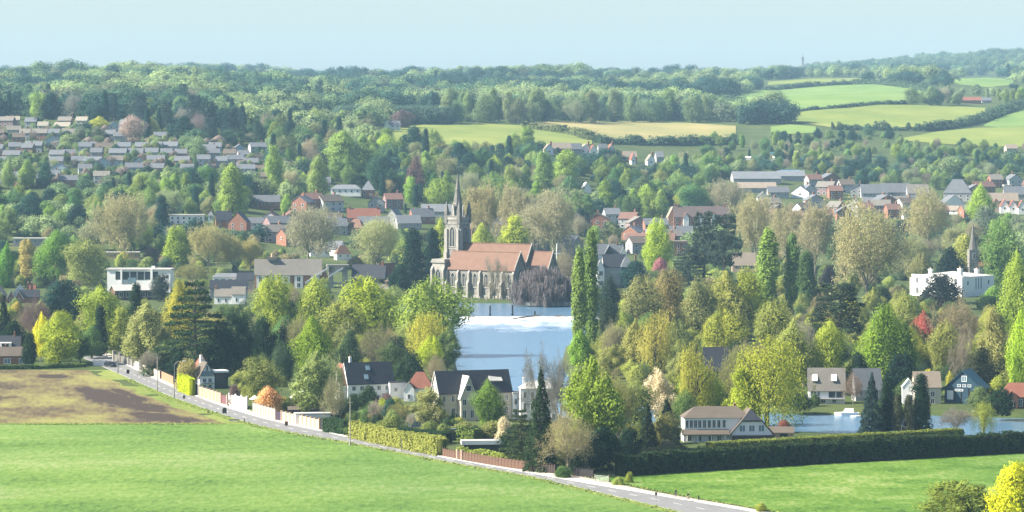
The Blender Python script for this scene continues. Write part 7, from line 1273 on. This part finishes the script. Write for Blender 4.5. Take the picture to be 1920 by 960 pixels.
L_(gi.outputs[0], ip.inputs['Points']); L_(ci.outputs[0], ip.inputs['Instance']); L_(na('which', 'INT'), ip.inputs['Instance Index']); L_(na('size', 'FLOAT_VECTOR'), ip.inputs['Scale']); L_(na('turn', 'FLOAT_VECTOR'), ip.inputs['Rotation']); L_(ip.outputs[0], go.inputs[0])
# undergrowth and saplings under the woods: a mass, one object
UP = []; UT = []; US = []; UI = []
def under(poly, n, tints, hm, kinds):
    xs = g.uniform(min(p[0] for p in poly), max(p[0] for p in poly), n); ys = g.uniform(min(p[1] for p in poly), max(p[1] for p in poly), n); ok = sdist(np.c_[xs, ys], poly) > 0
    for (a, b_, c_, e_) in BLOCK: ok &= ~((xs > a - 5) & (xs < c_ + 5) & (ys > (b_ + e_) / 2) & (ys < e_ + 16))
    for x, y in zip(xs[ok], ys[ok]):
        d_ = hit(x, y); X_ = (x - 960) * d_ / F
        if d_ < 1480 and sdist(np.array([[X_, d_]]), RIVER)[0] > -2.0: continue
        if d_ < 1170 and X_ < np.interp(d_, PVd[::-1, 1], PVd[::-1, 0]) + 3: continue
        kd = kinds[g.integers(len(kinds))]; o, wid = MIDK[kd][g.integers(len(MIDK[kd]))]; h_ = g.uniform(*hm); UP.append((X_, d_, float(gz_pd(x, d_)) - .1)); UT.append(np.clip(np.array(tints[g.integers(len(tints))]) * (1 + .15 * g.normal()), .01, .7)); US.append((h_ * g.uniform(.9, 1.3), h_)); UI.append(WIX[o.name])
BK = [(.30, .33, .08), (.20, .25, .07), (.12, .18, .06), (.06, .10, .045), (.34, .36, .09), (.28, .25, .13)]; PK = [(.26, .32, .10), (.15, .23, .08), (.08, .14, .07), (.34, .30, .16), (.34, .40, .10)]
under([(-60, 585), (170, 580), (420, 565), (860, 572), (845, 690), (640, 700), (560, 712), (330, 690), (200, 650), (-60, 672)], 420, BK, (3, 6.5), ['shrub', 'dense', 'broad', 'sparse'])
under([(1085, 560), (1300, 545), (1930, 555), (1930, 752), (1500, 758), (1200, 735), (1080, 690)], 620, BK, (3, 7), ['shrub', 'dense', 'broad', 'sparse', 'broad'])
under([(-60, 430), (830, 430), (820, 560), (-60, 575)], 420, PK, (3, 7), ['shrub', 'broad', 'dense', 'budding']); under([(1080, 430), (1930, 420), (1930, 552), (1080, 548)], 420, PK, (3, 7), ['shrub', 'broad', 'dense', 'budding']); under([(330, 705), (560, 715), (860, 770), (1150, 800), (1270, 815), (1270, 860), (1050, 880), (700, 810), (520, 775), (400, 735)], 420, BK, (1.6, 4.6), ['shrub', 'dense', 'shrub']); ESTZ = [(-60, 238), (330, 238), (510, 270), (510, 345), (-60, 352)]; _bl = BLOCK; BLOCK = []; under(ESTZ, 520, [(.10, .17, .09), (.16, .24, .11), (.24, .32, .13), (.05, .10, .07), (.34, .28, .24), (.30, .34, .15)], (2.5, 8.0), ['shrub', 'broad', 'dense', 'sparse']); under([(1290, 738), (1530, 752), (1530, 766), (1290, 748)], 60, BK, (2, 5), ['shrub', 'dense', 'broad']); BLOCK = _bl; under([(860, 556), (960, 560), (960, 565), (860, 564)], 26, PK, (.6, 1.3), ['shrub'])
def points_object(name, PT, TI, SZ, IX, label, cat):
    me = D.meshes.new(name); me.from_pydata([tuple(p) for p in PT], [], []); n = len(PT); SZ = np.array(SZ, np.float32)
    a = me.attributes.new('tint', 'FLOAT_COLOR', 'POINT'); a.data.foreach_set('color', np.c_[np.array(TI), np.ones(n)].astype(np.float32).ravel())
    a = me.attributes.new('size', 'FLOAT_VECTOR', 'POINT'); a.data.foreach_set('vector', np.ascontiguousarray(SZ[:, [0, 0, 1]]).ravel()); a = me.attributes.new('which', 'INT', 'POINT'); a.data.foreach_set('value', np.array(IX, np.int32)); a = me.attributes.new('turn', 'FLOAT_VECTOR', 'POINT'); a.data.foreach_set('vector', np.c_[np.zeros((n, 2)), g.random(n) * 6.28].astype(np.float32).ravel())
    o = D.objects.new(name, me); C.objects.link(o); tag(o, label, cat, kind='stuff'); return o
uo = points_object('undergrowth', UP, UT, US, UI, 'tangled undergrowth and saplings filling the woods and gardens', 'undergrowth')
wo = points_object('woodland', PT, TI, SZ, IX, 'far-off woodland covering the hills to the skyline', 'woodland')
for o in (wo, uo): o.modifiers.new('scatter', 'NODES').node_group = ng
# rough grass along the verges
g = rng; n = 9000; t = g.random(n); qs = []
for line, o0, o1, m in ((rl, -2.6, -.2, 4200), (PVd, .2, 2.2, 2600)):
    i = g.integers(20, len(line) - 1, m); f = g.random(m)[:, None]; p = line[i] * (1 - f) + line[np.minimum(i + 1, len(line) - 1)] * f; p = p + np.c_[g.uniform(o0, o1, m), np.zeros(m)]; qs.append(p)
p = np.c_[g.uniform(-150, -72, 2200), EDGE + g.normal(size=2200) * .7]; qs.append(p)
p = np.concatenate(qs); keep = (p[:, 1] < 1010) & (p[:, 1] > 560); p = p[keep]; m = len(p); pos = np.c_[p, + .08 + .16 * g.random(m)]; V, Q = leafquads(pos, g.normal(size=(m, 3)) * .5 + np.array([-.5, -.2, .8]), .24, g, .7)
o = D.objects.new('verge_grass', npmesh('verge_grass', V, Q, LEAF, g.random(m))); C.objects.link(o); o.color = (.22, .28, .075, 1); tag(o, 'rough tufted grass along the road verges and field margin', 'grass', kind='stuff')

# ------------------------------------------------------------------ the air between
hb = MB(); hb.box(-4300, 4300, -60, 12150, -6, 345)
haze = hb.build('haze', None); tag(haze, kind='stuff')
hm = D.materials.new('hazy_air'); hm.use_nodes = True; ht = hm.node_tree
for n in list(ht.nodes): ht.nodes.remove(n)
ho = nm(ht, 'ShaderNodeOutputMaterial'); hv = nm(ht, 'ShaderNodeVolumePrincipled')
hv.inputs['Color'].default_value = (0.47, 0.77, 1.0, 1); hv.inputs['Density'].default_value = 0.56e-4; hv.inputs['Anisotropy'].default_value = 0.0
ht.links.new(hv.outputs[0], ho.inputs['Volume']); haze.data.materials.append(hm)
